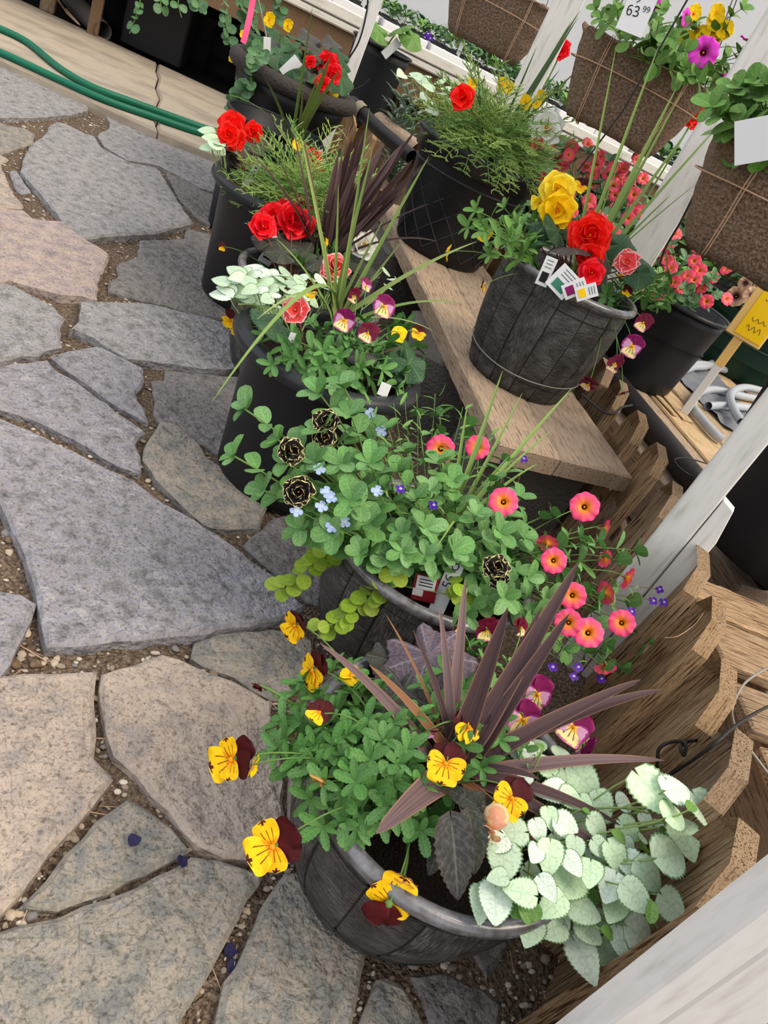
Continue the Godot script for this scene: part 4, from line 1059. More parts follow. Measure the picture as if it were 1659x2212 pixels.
func make_leaves():
	leaf("pansy0", 0.42, 0.75, 0.55, 5, 0.16, 0.16, 0.25)
	leaf("pansy1", 0.36, 0.8, 0.6, 5, 0.18, 0.34, 0.35)
	leaf("pansy2", 0.5, 0.7, 0.5, 4, 0.16, 0.06, 0.2)
	leaf("ovate0", 0.66, 0.62, 0.44, 0, 0.0, 0.16, 0.18)
	leaf("ovate1", 0.6, 0.66, 0.46, 0, 0.0, 0.3, 0.3)
	leaf("ovate2", 0.76, 0.58, 0.42, 0, 0.0, 0.05, 0.12)
	leaf("heart0", 0.98, 0.36, 0.9, 11, 0.09, 0.14, 0.12, 0.16)
	leaf("heart1", 0.92, 0.38, 0.95, 11, 0.09, 0.28, 0.2, 0.16)
	leaf("heart2", 1.02, 0.34, 0.85, 11, 0.09, 0.04, 0.06, 0.18)
	leaf("round0", 0.95, 0.5, 0.5, 0, 0.0, 0.08, 0.05)
	leaf("lance0", 0.22, 0.7, 0.9, 0, 0.0, 0.2, 0.3)
	leaf("lance1", 0.16, 0.7, 0.9, 0, 0.0, 0.4, 0.3)
	leaf("wing0", 0.58, 0.42, 0.85, 12, 0.13, 0.2, 0.28, 0.14, 0.02)
	leaf("needle", 0.07, 0.5, 0.8, 0, 0.0, 0.2, 0.2, 0.0, 0.0, 4)
	leaf("petal_round", 1.05, 0.55, 0.3, 0, 0.0, -0.06, 0.05, 0.0, 0.03)
	leaf("petal_wide", 1.45, 0.6, 0.26, 0, 0.0, -0.05, 0.04, 0.0, 0.05)
	leaf("petal_cup", 1.2, 0.5, 0.28, 0, 0.0, -0.35, 0.25, 0.0, 0.05)
	leaf("petal_long", 0.75, 0.6, 0.35, 0, 0.0, -0.1, 0.1, 0.0, 0.05)
	for k in 4: tuft("tuft%d" % k, 70 + k, ["ovate0", "lance0", "pansy0", "ovate1"][k], 16, 0.35)
	round_leaf("begonia_round", 5, 0.06, 0.12, 0.12, 0.025)
	round_leaf("heuchera_leaf", 7, 0.09, 0.0, 0.08, 0.02)
	var gb := Color(0.16, 0.26, 0.08)
	for e in [["pansy", rgb(94, 142, 76), rgb(124, 166, 104), rgb(58, 100, 50), 0.06, 5], ["petunia", rgb(110, 156, 94), rgb(138, 178, 116), rgb(122, 166, 104), 0.07, 4], ["dark_green", rgb(50, 84, 54), rgb(84, 116, 80), rgb(40, 70, 44), 0.05, 5], ["fresh", rgb(108, 150, 74), rgb(136, 172, 96), rgb(86, 126, 60), 0.06, 4], ["lamium", rgb(222, 238, 222), rgb(196, 218, 198), rgb(100, 132, 96), 0.07, 6], ["jenny", rgb(150, 176, 58), rgb(172, 196, 84), rgb(138, 164, 50), 0.05, 0], ["vine", rgb(92, 130, 92), rgb(124, 158, 118), rgb(80, 116, 80), 0.06, 3], ["bronze", rgb(62, 62, 60), rgb(112, 112, 104), rgb(84, 62, 58), 0.06, 7], ["plum", rgb(96, 84, 94), rgb(150, 138, 146), rgb(80, 66, 78), 0.05, 7], ["silver", rgb(150, 166, 158), rgb(172, 186, 178), rgb(140, 156, 148), 0.05, 0]]:
		T[e[0]] = leaf_tex(e[1], e[2], e[3], e[4], e[5], 0.0, e[0].length() * 7)
		for k in 3:
			leaf_mat(e[0] + str(k), T[e[0]], 0.5, gb if e[0] != "bronze" and e[0] != "plum" else Color(0.05, 0.03, 0.03), [Color.WHITE, Color(0.86, 0.9, 0.84), Color(0.95, 1.0, 0.9)][k])
	# strap leaves: stripes run along the blade
	for e in [["cordyline", rgb(62, 44, 47), rgb(80, 60, 62), rgb(122, 90, 74)], ["cordyline_pale", rgb(94, 74, 77), rgb(122, 102, 102), rgb(150, 112, 94)], ["cordyline_dry", rgb(150, 108, 64), rgb(120, 76, 60), rgb(178, 140, 96)], ["grass", rgb(104, 136, 66), rgb(148, 172, 100), rgb(120, 148, 74)], ["grass_dark", rgb(66, 92, 58), rgb(92, 118, 78), rgb(76, 100, 62)], ["grass_pale", rgb(128, 152, 84), rgb(170, 186, 118), rgb(150, 160, 92)]]:
		var im := Image.create(32, 64, false, Image.FORMAT_RGBA8)
		for y in 64:
			for x in 32:
				var d := absf(x - 15.5) / 15.5
				var c: Color = e[1].lerp(e[2], 0.5 + 0.5 * sin(x * 1.9 + sin(x * 0.7) * 2.0))
				if d > 0.9: c = e[3]
				im.set_pixel(x, y, c)
		T[e[0]] = ImageTexture.create_from_image(im)
		leaf_mat(e[0], T[e[0]], 0.6, Color(0.12, 0.14, 0.04) if e[0].begins_with("grass") else Color(0.07, 0.02, 0.02))
	# petals
	var maroon := rgb(74, 10, 16)
	var yellow := rgb(252, 200, 10)
	leaf_mat("p_maroon", petal_tex(maroon, rgb(96, 14, 18), rgb(62, 6, 14), 0.85, maroon, 0, maroon, 1.2), 0.6, Color(0.12, 0.0, 0.01))
	leaf_mat("p_yellow", petal_tex(yellow, rgb(240, 160, 0), yellow, 2.0, rgb(130, 66, 10), 5, maroon, 0.84, 3), 0.6, Color(0.3, 0.2, 0.0))
	leaf_mat("p_yellow_plain", petal_tex(rgb(255, 212, 10), rgb(246, 176, 0), rgb(255, 212, 10), 2.0, rgb(120, 60, 10), 0, yellow, 2.0, 3), 0.6, Color(0.3, 0.2, 0.0))
	leaf_mat("p_yellow_pale", petal_tex(rgb(255, 224, 40), rgb(244, 196, 16), rgb(255, 232, 80), 0.85, maroon, 0, yellow, 2.0, 3), 0.6, Color(0.3, 0.25, 0.0))
	leaf_mat("p_magenta", petal_tex(rgb(128, 16, 84), rgb(160, 70, 120), rgb(142, 20, 96), 0.85, maroon, 0, maroon, 2.0, 4), 0.6, Color(0.2, 0.0, 0.1))
	leaf_mat("p_burgundy", petal_tex(rgb(104, 14, 44), rgb(90, 10, 34), rgb(120, 20, 56), 0.85, maroon, 0, maroon, 2.0, 4), 0.6, Color(0.15, 0.0, 0.03))
	leaf_mat("p_cream", petal_tex(rgb(240, 222, 150), rgb(240, 190, 40), rgb(206, 120, 160), 0.86, rgb(60, 20, 40), 5, rgb(190, 90, 140), 0.92, 5), 0.6, Color(0.25, 0.2, 0.1))
	leaf_mat("p_lilac", petal_tex(rgb(204, 150, 190), rgb(244, 200, 60), rgb(150, 40, 110), 0.8, rgb(60, 20, 50), 0, rgb(150, 40, 110), 0.9, 6), 0.6, Color(0.22, 0.1, 0.15))
	leaf_mat("p_red", petal_tex(rgb(252, 26, 16), rgb(224, 20, 12), rgb(255, 40, 24), 0.85, maroon, 0, maroon, 2.0, 7), 0.5, Color(0.4, 0.01, 0.01))
	leaf_mat("p_crimson", petal_tex(rgb(244, 22, 36), rgb(210, 14, 26), rgb(250, 36, 50), 0.85, maroon, 0, maroon, 2.0, 7), 0.5, Color(0.35, 0.01, 0.02))
	leaf_mat("p_coral", petal_tex(rgb(240, 84, 84), rgb(226, 60, 60), rgb(248, 190, 186), 0.88, maroon, 0, maroon, 2.0, 8), 0.5, Color(0.35, 0.06, 0.05))
	leaf_mat("p_white", petal_tex(rgb(240, 240, 226), rgb(232, 220, 120), rgb(244, 244, 238), 0.85, maroon, 0, maroon, 2.0, 9), 0.5, Color(0.3, 0.3, 0.25))
	leaf_mat("p_peach", petal_tex(rgb(238, 208, 156), rgb(232, 160, 120), rgb(236, 170, 140), 0.8, maroon, 0, maroon, 2.0, 9), 0.5, Color(0.3, 0.2, 0.12))
	leaf_mat("p_dry", petal_tex(rgb(226, 170, 96), rgb(176, 110, 50), rgb(196, 140, 80), 0.8, maroon, 0, maroon, 2.0, 10), 0.7, Color(0.1, 0.06, 0.02))
	leaf_mat("p_black", petal_tex(rgb(26, 20, 22), rgb(20, 16, 18), rgb(224, 214, 150), 0.93, maroon, 0, maroon, 2.0, 14), 0.6, Color(0.02, 0.02, 0.01))
	leaf_mat("p_blue", petal_tex(rgb(172, 194, 234), rgb(214, 224, 244), rgb(164, 188, 232), 0.85, maroon, 0, maroon, 2.0, 11), 0.5, Color(0.1, 0.15, 0.25))
	leaf_mat("p_violet", petal_tex(rgb(88, 36, 170), rgb(230, 220, 250), rgb(98, 44, 186), 0.85, maroon, 0, maroon, 2.0, 12), 0.5, Color(0.1, 0.03, 0.25))
	for e in [["stem_green", rgb(98, 132, 66)], ["stem_pale", rgb(140, 164, 96)], ["stem_red", rgb(120, 76, 60)], ["stem_brown", rgb(110, 88, 62)], ["eye", rgb(232, 150, 12)]]:
		mat(e[0], e[1], 0.6)
	var vc := StandardMaterial3D.new()
	vc.vertex_color_use_as_albedo = true
	vc.roughness = 0.5
	vc.cull_mode = BaseMaterial3D.CULL_DISABLED
	vc.backlight_enabled = true
	vc.backlight = Color(0.25, 0.05, 0.05)
	M["petunia_flower"] = vc
	var s := SphereMesh.new()
	s.radius = 1.0
	s.height = 2.0
	s.radial_segments = 10
	s.rings = 6
	L["bead"] = s
	corolla("corolla_coral", rgb(130, 80, 6), rgb(238, 140, 24), rgb(253, 92, 112), rgb(255, 62, 142), 5)
	corolla("corolla_magenta", rgb(70, 0, 60), rgb(150, 10, 120), rgb(214, 30, 190), rgb(226, 44, 206), 5)
	corolla("corolla_black", rgb(30, 26, 16), rgb(16, 12, 16), rgb(18, 14, 18), rgb(222, 210, 130), 5)
	corolla("corolla_brown", rgb(40, 20, 20), rgb(70, 44, 40), rgb(180, 140, 110), rgb(206, 172, 140), 5)
	corolla("corolla_calib", rgb(226, 150, 30), rgb(246, 130, 80), rgb(244, 78, 108), rgb(242, 70, 108), 5)

# a trumpet flower of unit width opening towards +y
func corolla(key: String, c0: Color, c1: Color, c2: Color, c3: Color, lobes: int):
	var rows := []
	var cols := []
	var prof := [Vector2(0.03, -0.42), Vector2(0.05, -0.3), Vector2(0.075, -0.18), Vector2(0.10, -0.09), Vector2(0.14, -0.045), Vector2(0.2, -0.015), Vector2(0.3, 0.0), Vector2(0.42, -0.005), Vector2(0.47, -0.015), Vector2(0.5, -0.03)]
	var cc := [c0, c0, c0, c1, c1, c1.lerp(c2, 0.4), c2, c2.lerp(c3, 0.5), c3, c3]
	if key == "corolla_black": cc = [c0, c0, c1, c1, c2, c2, c2, c2, c2, c3]
	for i in prof.size():
		var row := []
		var col := []
		for j in 61:
			var a := TAU * j / 60.0
			var q: float = prof[i].x / 0.5
			var scal := 1.0 + (0.022 * cos(lobes * a) + 0.03 * cos(lobes * 2 * a)) * q * q - 0.03 * q * q
			var ruf := 0.02 * sin(lobes * 2 * a) * q * q * q
			row.append(Vector3(cos(a) * prof[i].x * scal, prof[i].y + ruf - 0.02 * cos(lobes * a) * q, sin(a) * prof[i].x * scal))
			var line := 0.0
			var ph := fposmod(a / TAU * lobes, 1.0)
			if absf(ph - 0.5) < 0.06 and i > 3: line = 0.3
			col.append(cc[i].lerp(c1.darkened(0.2) if lobes == 5 and key != "corolla_black" else cc[i], line).srgb_to_linear())
		rows.append(row)
		cols.append(col)
	L[key] = sheet(rows, [], cols)

# ---------------------------------------------------------------- growing things
const PATH_SIDE := Vector3(0.0, 1.1, 0.0)      # the open side, which most blooms turn to

func plant(called: String, label: String, category: String, root: Vector3, group := "") -> Dictionary:
	return {"n": thing(called, label, category, root, 0.0, group), "st": new_st(), "k": 0, "o": root}

func stem_to(p: Dictionary, pts: Array, r0: float, r1: float):
	var rel := []
	for q in pts: rel.append(q - p.o)
	p.k = tube_into(p.st, rel, r0, r1, 5, p.k)

func done(p: Dictionary, material := "stem_green") -> Node3D:
	if p.k > 0:
		p.st.generate_normals()
		part("stem", p.st.commit(), M[material], p.n)
	return p.n

func put_leaf(p: Dictionary, key: String, m: String, at: Vector3, dir: Vector3, up: Vector3, size: float, called := "leaf"):
	part(called, L[key], M[m], p.n, look(dir, up, at - p.o, size))

func tone(kind: String) -> String:
	return kind + str(rng.randi() % 3)

func around(axis: Vector3, a: float) -> Vector3:
	var x := axis.cross(Vector3(0.3, 0.1, 0.95)).normalized()
	return x * cos(a) + axis.cross(x) * sin(a)

# a leafy shoot from a to b, with pairs of leaves and a rosette at the tip
func shoot(p: Dictionary, a: Vector3, b: Vector3, pairs: int, shapes: String, kind: String, size: float, lift := 0.3, bare := 0.3, rosette := 5, thick := 0.0022):
	var c := a.lerp(b, 0.45) + Vector3(0, a.distance_to(b) * lift, 0)
	var pts := bez(a, c, b, 8)
	stem_to(p, pts, thick, thick * 0.6)
	var turn := rnd(0, TAU)
	for i in pairs:
		var t := lerpf(bare, 0.97, (i + 0.5) / pairs)
		var q := a.lerp(c, t).lerp(c.lerp(b, t), t)
		var tan := (c.lerp(b, t) - a.lerp(c, t)).normalized()
		turn += PI / 2 + rnd(-0.35, 0.35)
		var s := size * lerpf(1.05, 0.7, t) * rnd(0.8, 1.15)
		for k in 2:
			var o := around(tan, turn + PI * k)
			var d := (o + tan * 0.45 + Vector3(0, 0.25, 0)).normalized()
			put_leaf(p, shapes + str(rng.randi() % 3), tone(kind), q, d, Vector3(0, 1, 0) + tan * 0.5 + o * -0.1, s)
	var tan2 := (b - c).normalized()
	for k in rosette:
		var o := around(tan2, turn + TAU * k / rosette)
		put_leaf(p, shapes + str(rng.randi() % 3), tone(kind), b, (o + tan2 * rnd(0.3, 0.9) + Vector3(0, 0.2, 0)).normalized(), tan2 + Vector3(0, 0.6, 0), size * rnd(0.45, 0.75))

# explicit leaves: (x, y, z, length) of the leaf's middle, on stalks from the root
func leaves_at(p: Dictionary, list: Array, shapes: String, kind: String, root: Vector3, tilt := 0.35, towards := 0.35):
	for e in list:
		var c := Vector3(e.x, e.y, e.z)
		var out := Vector3(c.x - root.x, 0, c.z - root.z).normalized()
		var d := out.rotated(Vector3.UP, rnd(-1.3, 1.3)) + Vector3(0, rnd(-tilt, tilt * 0.3), 0)
		d = d.normalized()
		var up := (Vector3(0, 1, 0) + (PATH_SIDE - c).normalized() * towards + Vector3(rnd(-0.25, 0.25), 0, rnd(-0.25, 0.25))).normalized()
		var size: float = e.w * 1.3
		var base := c - d * size * 0.45
		put_leaf(p, shapes + str(rng.randi() % 3), tone(kind), base, d, up, size)
		stem_to(p, bez(base, base - d * 0.01 + Vector3(0, -0.012, 0), base.lerp(root, 0.3) + Vector3(0, -0.025, 0), 3), 0.0012, 0.0014)

# strap-leaf blade from base to tip
func blade(p: Dictionary, base: Vector3, tip: Vector3, width: float, material: String, arch := 0.12, called := "blade", blunt := 0.6, twist := 0.0):
	var l := base.distance_to(tip)
	var c := base.lerp(tip, 0.5) + Vector3(0, l * arch, 0)
	var rows := []
	var uvs := []
	var view := (PATH_SIDE - base.lerp(tip, 0.5)).normalized()
	var n := 16
	for i in n + 1:
		var t := float(i) / n
		var q := base.lerp(c, t).lerp(c.lerp(tip, t), t)
		var tan := (c.lerp(tip, t) - base.lerp(c, t)).normalized()
		var side := tan.cross(Vector3(0, 1, 0).lerp(view, 0.45).rotated(tan, twist)).normalized()
		var nor := side.cross(tan).normalized()
		var w := width * 0.5 * minf(1.0, 0.55 + t * 2.2) * pow(1.0 - t, blunt) * 1.15 + 0.0003
		var row := []
		var uv := []
		for j in 5:
			var s := (j - 2) / 2.0
			row.append(q - p.o + side * s * w + nor * absf(s) * w * 0.35)
			uv.append(Vector2(0.5 + 0.5 * s, t))
		rows.append(row)
		uvs.append(uv)
	part(called, sheet(rows, uvs), M[material], p.n)

func bloom(p: Dictionary, called: String, at: Vector3) -> Node3D:
	var f := Node3D.new()
	f.name = called
	p.n.add_child(f, true)
	f.position = at - p.o
	return f

# viola or pansy of given width, its face turned to dir with top towards up
func viola(p: Dictionary, at: Vector3, dir: Vector3, up: Vector3, size: float, style: String, root := Vector3.INF):
	dir = dir.normalized()
	up = (up - dir * up.dot(dir)).normalized()
	var right := up.cross(dir)
	var f := bloom(p, "flower", at)
	var mats: Array = {"yellow": ["p_maroon", "p_yellow", "p_yellow"], "magenta": ["p_magenta", "p_lilac", "p_cream"], "burgundy": ["p_burgundy", "p_burgundy", "p_cream"], "dark": ["p_maroon", "p_maroon", "p_yellow"], "plain": ["p_yellow_plain", "p_yellow_plain", "p_yellow_plain"]}[style]
	var s := size * 0.49
	for e in [[0.42, 0, "petal_round", 1.0, -0.004], [-0.42, 0, "petal_round", 1.0, -0.006], [1.75, 1, "petal_round", 0.85, 0.0], [-1.75, 1, "petal_round", 0.85, 0.001], [PI, 2, "petal_wide", 0.9, 0.003]]:
		var a: float = e[0] + rnd(-0.12, 0.12)
		var d := (up * cos(a) + right * sin(a) + dir * rnd(-0.15, 0.3)).normalized()
		part("petal", L[e[2]], M[mats[e[1]]], f, look(d, dir, dir * e[4] * size * 16.0, s * e[3] * rnd(0.92, 1.08)))
	part("eye", L["bead"], M["eye"], f, Transform3D(Basis().scaled(Vector3.ONE * size * 0.05), dir * size * 0.05))
	part("sepals", L["bead"], M["stem_green"], f, Transform3D(Basis().scaled(Vector3.ONE * size * 0.07), dir * size * -0.05))
	if root != Vector3.INF:
		stem_to(p, bez(root, root.lerp(at, 0.6) + Vector3(0, 0.05, 0), at - dir * size * 0.08, 7), 0.0014, 0.0012)

func trumpet(p: Dictionary, at: Vector3, dir: Vector3, size: float, key: String, root := Vector3.INF):
	dir = dir.normalized()
	var f := part("flower", L[key], M["petunia_flower"], p.n)
	var b := Basis.looking_at(dir.cross(Vector3(0.2, 0.9, 0.3)).normalized(), dir) * Basis(Vector3.UP, rnd(0, TAU))
	f.transform = Transform3D(b.scaled(Vector3.ONE * size), at - p.o)
	part("stamen", L["bead"], M["eye"], f, Transform3D(Basis().scaled(Vector3.ONE * 0.035), Vector3(0, -0.1, 0)))
	for k in 4:
		part("sepal", L["lance0"], M["fresh0"], f, look(Vector3(cos(k * 1.6), 0.9, sin(k * 1.6)), Vector3(cos(k * 1.6), -0.5, sin(k * 1.6)), Vector3(0, -0.44, 0), 0.28))
	if root != Vector3.INF:
		stem_to(p, bez(root, root.lerp(at, 0.6) + Vector3(0, 0.03, 0), at - dir * size * 0.42, 7), 0.0014, 0.0012)

# double begonia: rings of cupped petals
func begonia_bloom(p: Dictionary, at: Vector3, dir: Vector3, size: float, material: String, rings := [5, 6, 5, 3], root := Vector3.INF):
	dir = dir.normalized()
	var f := bloom(p, "flower", at)
	for i in rings.size():
		var open := lerpf(1.4, 0.5, float(i) / maxf(1.0, rings.size() - 0.5))
		for k in rings[i]:
			var o := around(dir, TAU * (k + 0.5 * (i % 2)) / rings[i] + rnd(-0.2, 0.2))
			var d := (o * sin(open) + dir * cos(open)).normalized()
			var s := size * 0.55 * lerpf(1.0, 0.55, float(i) / rings.size()) * rnd(0.9, 1.1)
			part("petal", L["petal_wide" if i < 2 else "petal_cup"], M[material], f, look(d, dir - o * 0.4, o * size * 0.03 + dir * size * 0.03 * i, s))
	part("centre", L["bead"], M["eye"], f, Transform3D(Basis().scaled(Vector3.ONE * size * 0.05), dir * size * 0.12))
	if root != Vector3.INF:
		stem_to(p, bez(root, root.lerp(at, 0.6) + Vector3(0, 0.02, 0), at, 6), 0.0025, 0.002)

func small_flower(p: Dictionary, at: Vector3, dir: Vector3, size: float, material: String, root := Vector3.INF):
	dir = dir.normalized()
	var f := bloom(p, "flower", at)
	size *= 0.72
	var up := (Vector3.UP - dir * dir.y).normalized()
	var right := up.cross(dir)
	for a in [0.4, -0.4, 1.9, -1.9, PI]:
		var d := up * cos(a) + right * sin(a)
		part("petal", L["petal_long"], M[material], f, look(d, dir, Vector3.ZERO, size * (0.5 if absf(a) > 1 else 0.34)))
	if root != Vector3.INF:
		stem_to(p, bez(root, root.lerp(at, 0.5) + Vector3(0, 0.03, 0), at, 6), 0.0009, 0.0007)

func face(at: Vector3, up := 0.3, jitter := 0.25) -> Vector3:
	return ((PATH_SIDE - at).normalized() + Vector3(0, up, 0) + Vector3(rnd(-jitter, jitter), 0, rnd(-jitter, jitter))).normalized()

# a feathery frond of thread leaves, unit length along -z
func frond_mesh(key: String, seed: int):
	var r := RandomNumberGenerator.new()
	r.seed = seed
	var st := new_st()
	var k := 0
	var main := []
	for i in 9: main.append(Vector3(0.05 * sin(i * 0.8 + seed), -0.25 * pow(i / 8.0, 2.0), -i / 8.0))
	k = tube_into(st, main, 0.012, 0.006, 3, k)
	for i in range(1, 9):
		for s in [-1.0, 1.0]:
			var a: Vector3 = main[i]
			var l := 0.34 * (1.0 - 0.5 * i / 8.0) * r.randf_range(0.7, 1.1)
			var d := Vector3(s * 0.8, r.randf_range(-0.2, 0.35), -0.75).normalized()
			var b := a + d * l
			k = tube_into(st, [a, a.lerp(b, 0.5) + Vector3(0, 0.02, 0), b], 0.008, 0.005, 3, k)
			for q in 4:
				var c := a.lerp(b, 0.3 + 0.2 * q)
				var e := c + (d + Vector3(r.randf_range(-0.8, 0.8), r.randf_range(-0.4, 0.6), r.randf_range(-0.6, 0.4))).normalized() * l * 0.42
				k = tube_into(st, [c, e], 0.007, 0.004, 3, k)
	st.generate_normals()
	L[key] = st.commit()

func build_plants():
	for i in 4: frond_mesh("frond%d" % i, 20 + i)
	pot1_plants()
	pot2_plants()
	pot3_plants()
	pot4_plants()
	pot5_plants()
	bowl_plants()
	pot9_plants()
	pot10_plants()
	calibrachoas()
	trough_plants()
	background_plants()

func pot1_plants():
	var root := P1 + Vector3(-0.06, 0.215, 0.02)
	var p := plant("viola_plant", "leafy viola with yellow and maroon flowers, sprawling over the cordyline barrel's path side", "flower", root)
	for t in [Vector3(0.3217, 0.3, -0.6211), Vector3(0.339, 0.31, -0.5938), Vector3(0.3728, 0.275, -0.5174), Vector3(0.4633, 0.34, -0.6377), Vector3(0.3904, 0.33, -0.7232), Vector3(0.3624, 0.33, -0.6689), Vector3(0.4072, 0.34, -0.6769), Vector3(0.4137, 0.35, -0.5672), Vector3(0.3849, 0.33, -0.5771), Vector3(0.3946, 0.34, -0.5383), Vector3(0.4466, 0.34, -0.5443), Vector3(0.4706, 0.35, -0.5887), Vector3(0.4911, 0.31, -0.5002), Vector3(0.4397, 0.33, -0.5175), Vector3(0.388, 0.31, -0.5374), Vector3(0.3603, 0.32, -0.5474), Vector3(0.4187, 0.345, -0.6285), Vector3(0.4386, 0.35, -0.5985), Vector3(0.341, 0.31, -0.6424), Vector3(0.3542, 0.31, -0.5731), Vector3(0.391, 0.34, -0.606), Vector3(0.3804, 0.33, -0.6488), Vector3(0.4954, 0.34, -0.6522), Vector3(0.4569, 0.33, -0.6937), Vector3(0.4526, 0.35, -0.5653), Vector3(0.4118, 0.31, -0.5271), Vector3(0.4824, 0.34, -0.5417)]:
		shoot(p, root + Vector3(rnd(-0.05, 0.05), -0.01, rnd(-0.05, 0.05)), t, 3, "pansy", "pansy", 0.05, 0.12, 0.45, 5)
	for e in [[Vector3(0.2499, 0.3, -0.5801), Vector3(-0.75, 0.35, 0.5), Vector3(0.5, 0.7, 0.2), 0.068, "yellow"], [Vector3(0.2972, 0.3, -0.4703), Vector3(-0.55, 0.55, 0.6), Vector3(0.6, 0.7, 0.0), 0.072, "yellow"], [Vector3(0.5102, 0.37, -0.5591), Vector3(-0.35, 0.75, 0.5), Vector3(0.2, 0.6, -0.7), 0.062, "yellow"], [Vector3(0.606, 0.36, -0.5256), Vector3(-0.35, 0.8, 0.5), Vector3(0.5, 0.5, -0.6), 0.062, "yellow"], [Vector3(0.3345, 0.34, -0.791), Vector3(-0.7, -0.1, 0.6), Vector3(0.5, 0.8, -0.3), 0.055, "yellow"], [Vector3(0.3496, 0.35, -0.7), Vector3(-0.9, 0.05, 0.3), Vector3(0.2, 1.0, -0.2), 0.062, "yellow"], [Vector3(0.3507, 0.35, -0.6287), Vector3(-0.2, 0.9, 0.2), Vector3(0.6, 0.0, -0.7), 0.04, "dark"], [Vector3(0.4043, 0.35, -0.7008), Vector3(-0.3, 0.7, 0.5), Vector3.UP, 0.034, "plain"], [Vector3(0.2758, 0.3, -0.5734), Vector3(0.8, 0.1, 0.5), Vector3.UP, 0.032, "plain"], [Vector3(0.5694, 0.36, -0.6332), Vector3(0.2, 0.5, 0.4), Vector3.UP, 0.055, "yellow"], [Vector3(0.6189, 0.35, -0.6522), Vector3(0.6, 0.3, 0.4), Vector3.UP, 0.05, "yellow"], [Vector3(0.4561, 0.26, -0.4336), Vector3(0.35, -0.35, -0.85), Vector3(-0.25, -0.9, 0.25), 0.075, "yellow"]]:
		viola(p, e[0], e[1], e[2], e[3], e[4], root.lerp(e[0], 0.35) + Vector3(0, 0.03, 0))
	for e in [[Vector3(0.3578, 0.32, -0.5536), "p_dry", 0.028], [Vector3(0.4742, 0.275, -0.4584), "p_dry", 0.034], [Vector3(0.2849, 0.31, -0.6946), "p_maroon", 0.02]]:
		begonia_bloom(p, e[0], Vector3(-0.2, -0.6, 0.5), e[2], e[1], [3, 2], root.lerp(e[0], 0.5))
	done(p)
	root = P1 + Vector3(-0.12, 0.215, 0.0)
	p = plant("viola_plant", "bushy viola leaves without open flowers along the cordyline barrel's path-side rim", "plant", root)
	for t in [Vector3(0.3378, 0.31, -0.6883), Vector3(0.3489, 0.32, -0.7025), Vector3(0.3644, 0.33, -0.6238), Vector3(0.3379, 0.29, -0.5914), Vector3(0.3584, 0.28, -0.5499), Vector3(0.32, 0.3, -0.6466), Vector3(0.3744, 0.33, -0.5965), Vector3(0.353, 0.32, -0.6006), Vector3(0.4026, 0.33, -0.5657), Vector3(0.4176, 0.33, -0.5377), Vector3(0.4396, 0.3, -0.5135), Vector3(0.4588, 0.33, -0.5162), Vector3(0.411, 0.33, -0.7273), Vector3(0.4371, 0.33, -0.7068), Vector3(0.3137, 0.29, -0.6092), Vector3(0.3937, 0.29, -0.5185), Vector3(0.4111, 0.29, -0.5075)]:
		shoot(p, root + Vector3(rnd(-0.05, 0.05), -0.01, rnd(-0.05, 0.05)), t, 3, "pansy", "pansy", 0.052, 0.14, 0.4, 5)
	done(p)
	# magenta violas at the back
	root = P1 + Vector3(0.07, 0.215, -0.08)
	p = plant("viola_plant", "viola with magenta and cream flowers between the cordyline blades and the pickets", "flower", root)
	for t in [Vector3(0.5357, 0.34, -0.6667), Vector3(0.596, 0.34, -0.7195), Vector3(0.6483, 0.34, -0.7291), Vector3(0.6344, 0.34, -0.6337), Vector3(0.5679, 0.34, -0.6165), Vector3(0.5877, 0.34, -0.5819), Vector3(0.5276, 0.33, -0.5531), Vector3(0.6454, 0.34, -0.6679), Vector3(0.6793, 0.33, -0.6312), Vector3(0.5718, 0.34, -0.7509), Vector3(0.6379, 0.33, -0.8215), Vector3(0.6544, 0.34, -0.7768), Vector3(0.7107, 0.33, -0.7967), Vector3(0.5319, 0.34, -0.7164), Vector3(0.5631, 0.34, -0.6549), Vector3(0.6028, 0.34, -0.6861), Vector3(0.6837, 0.31, -0.8492), Vector3(0.6848, 0.32, -0.6073)]:
		shoot(p, root + Vector3(rnd(-0.04, 0.04), -0.01, rnd(-0.04, 0.04)), t, 3, "pansy", "pansy", 0.046, 0.15, 0.45, 5)
	for e in [[Vector3(0.7371, 0.34, -0.736), Vector3(-0.1, 0.5, 0.6), Vector3(0.1, 0.8, -0.3), 0.062, "magenta"], [Vector3(0.6814, 0.35, -0.6703), Vector3(-0.3, 0.7, 0.6), Vector3(0.1, 0.7, -0.6), 0.066, "magenta"], [Vector3(0.7733, 0.35, -0.6702), Vector3(-0.35, 0.75, 0.5), Vector3(0.4, 0.6, -0.5), 0.068, "magenta"], [Vector3(0.8129, 0.32, -0.6607), Vector3(0.7, -0.2, 0.3), Vector3(-0.2, 0.4, 0.4), 0.056, "magenta"], [Vector3(0.5088, 0.35, -0.6198), Vector3(0.2, -0.3, 0.5), Vector3(0.4, 0.6, -0.4), 0.05, "magenta"], [Vector3(0.6898, 0.33, -0.8752), Vector3(0.0, 0.1, 0.8), Vector3.UP, 0.05, "burgundy"], [Vector3(0.6278, 0.33, -0.8658), Vector3(0.5, 0.1, 0.5), Vector3.UP, 0.036, "burgundy"], [Vector3(0.6694, 0.33, -0.8081), Vector3(0.7, 0.2, 0.3), Vector3.UP, 0.045, "burgundy"], [Vector3(0.7697, 0.33, -0.8998), Vector3(0.2, 0.3, 0.5), Vector3.UP, 0.036, "burgundy"]]:
		viola(p, e[0], e[1], e[2], e[3], e[4], root.lerp(e[0], 0.35) + Vector3(0, 0.03, 0))
	done(p)
	# cordyline
	root = Vector3(0.575, 0.3, -0.6072)
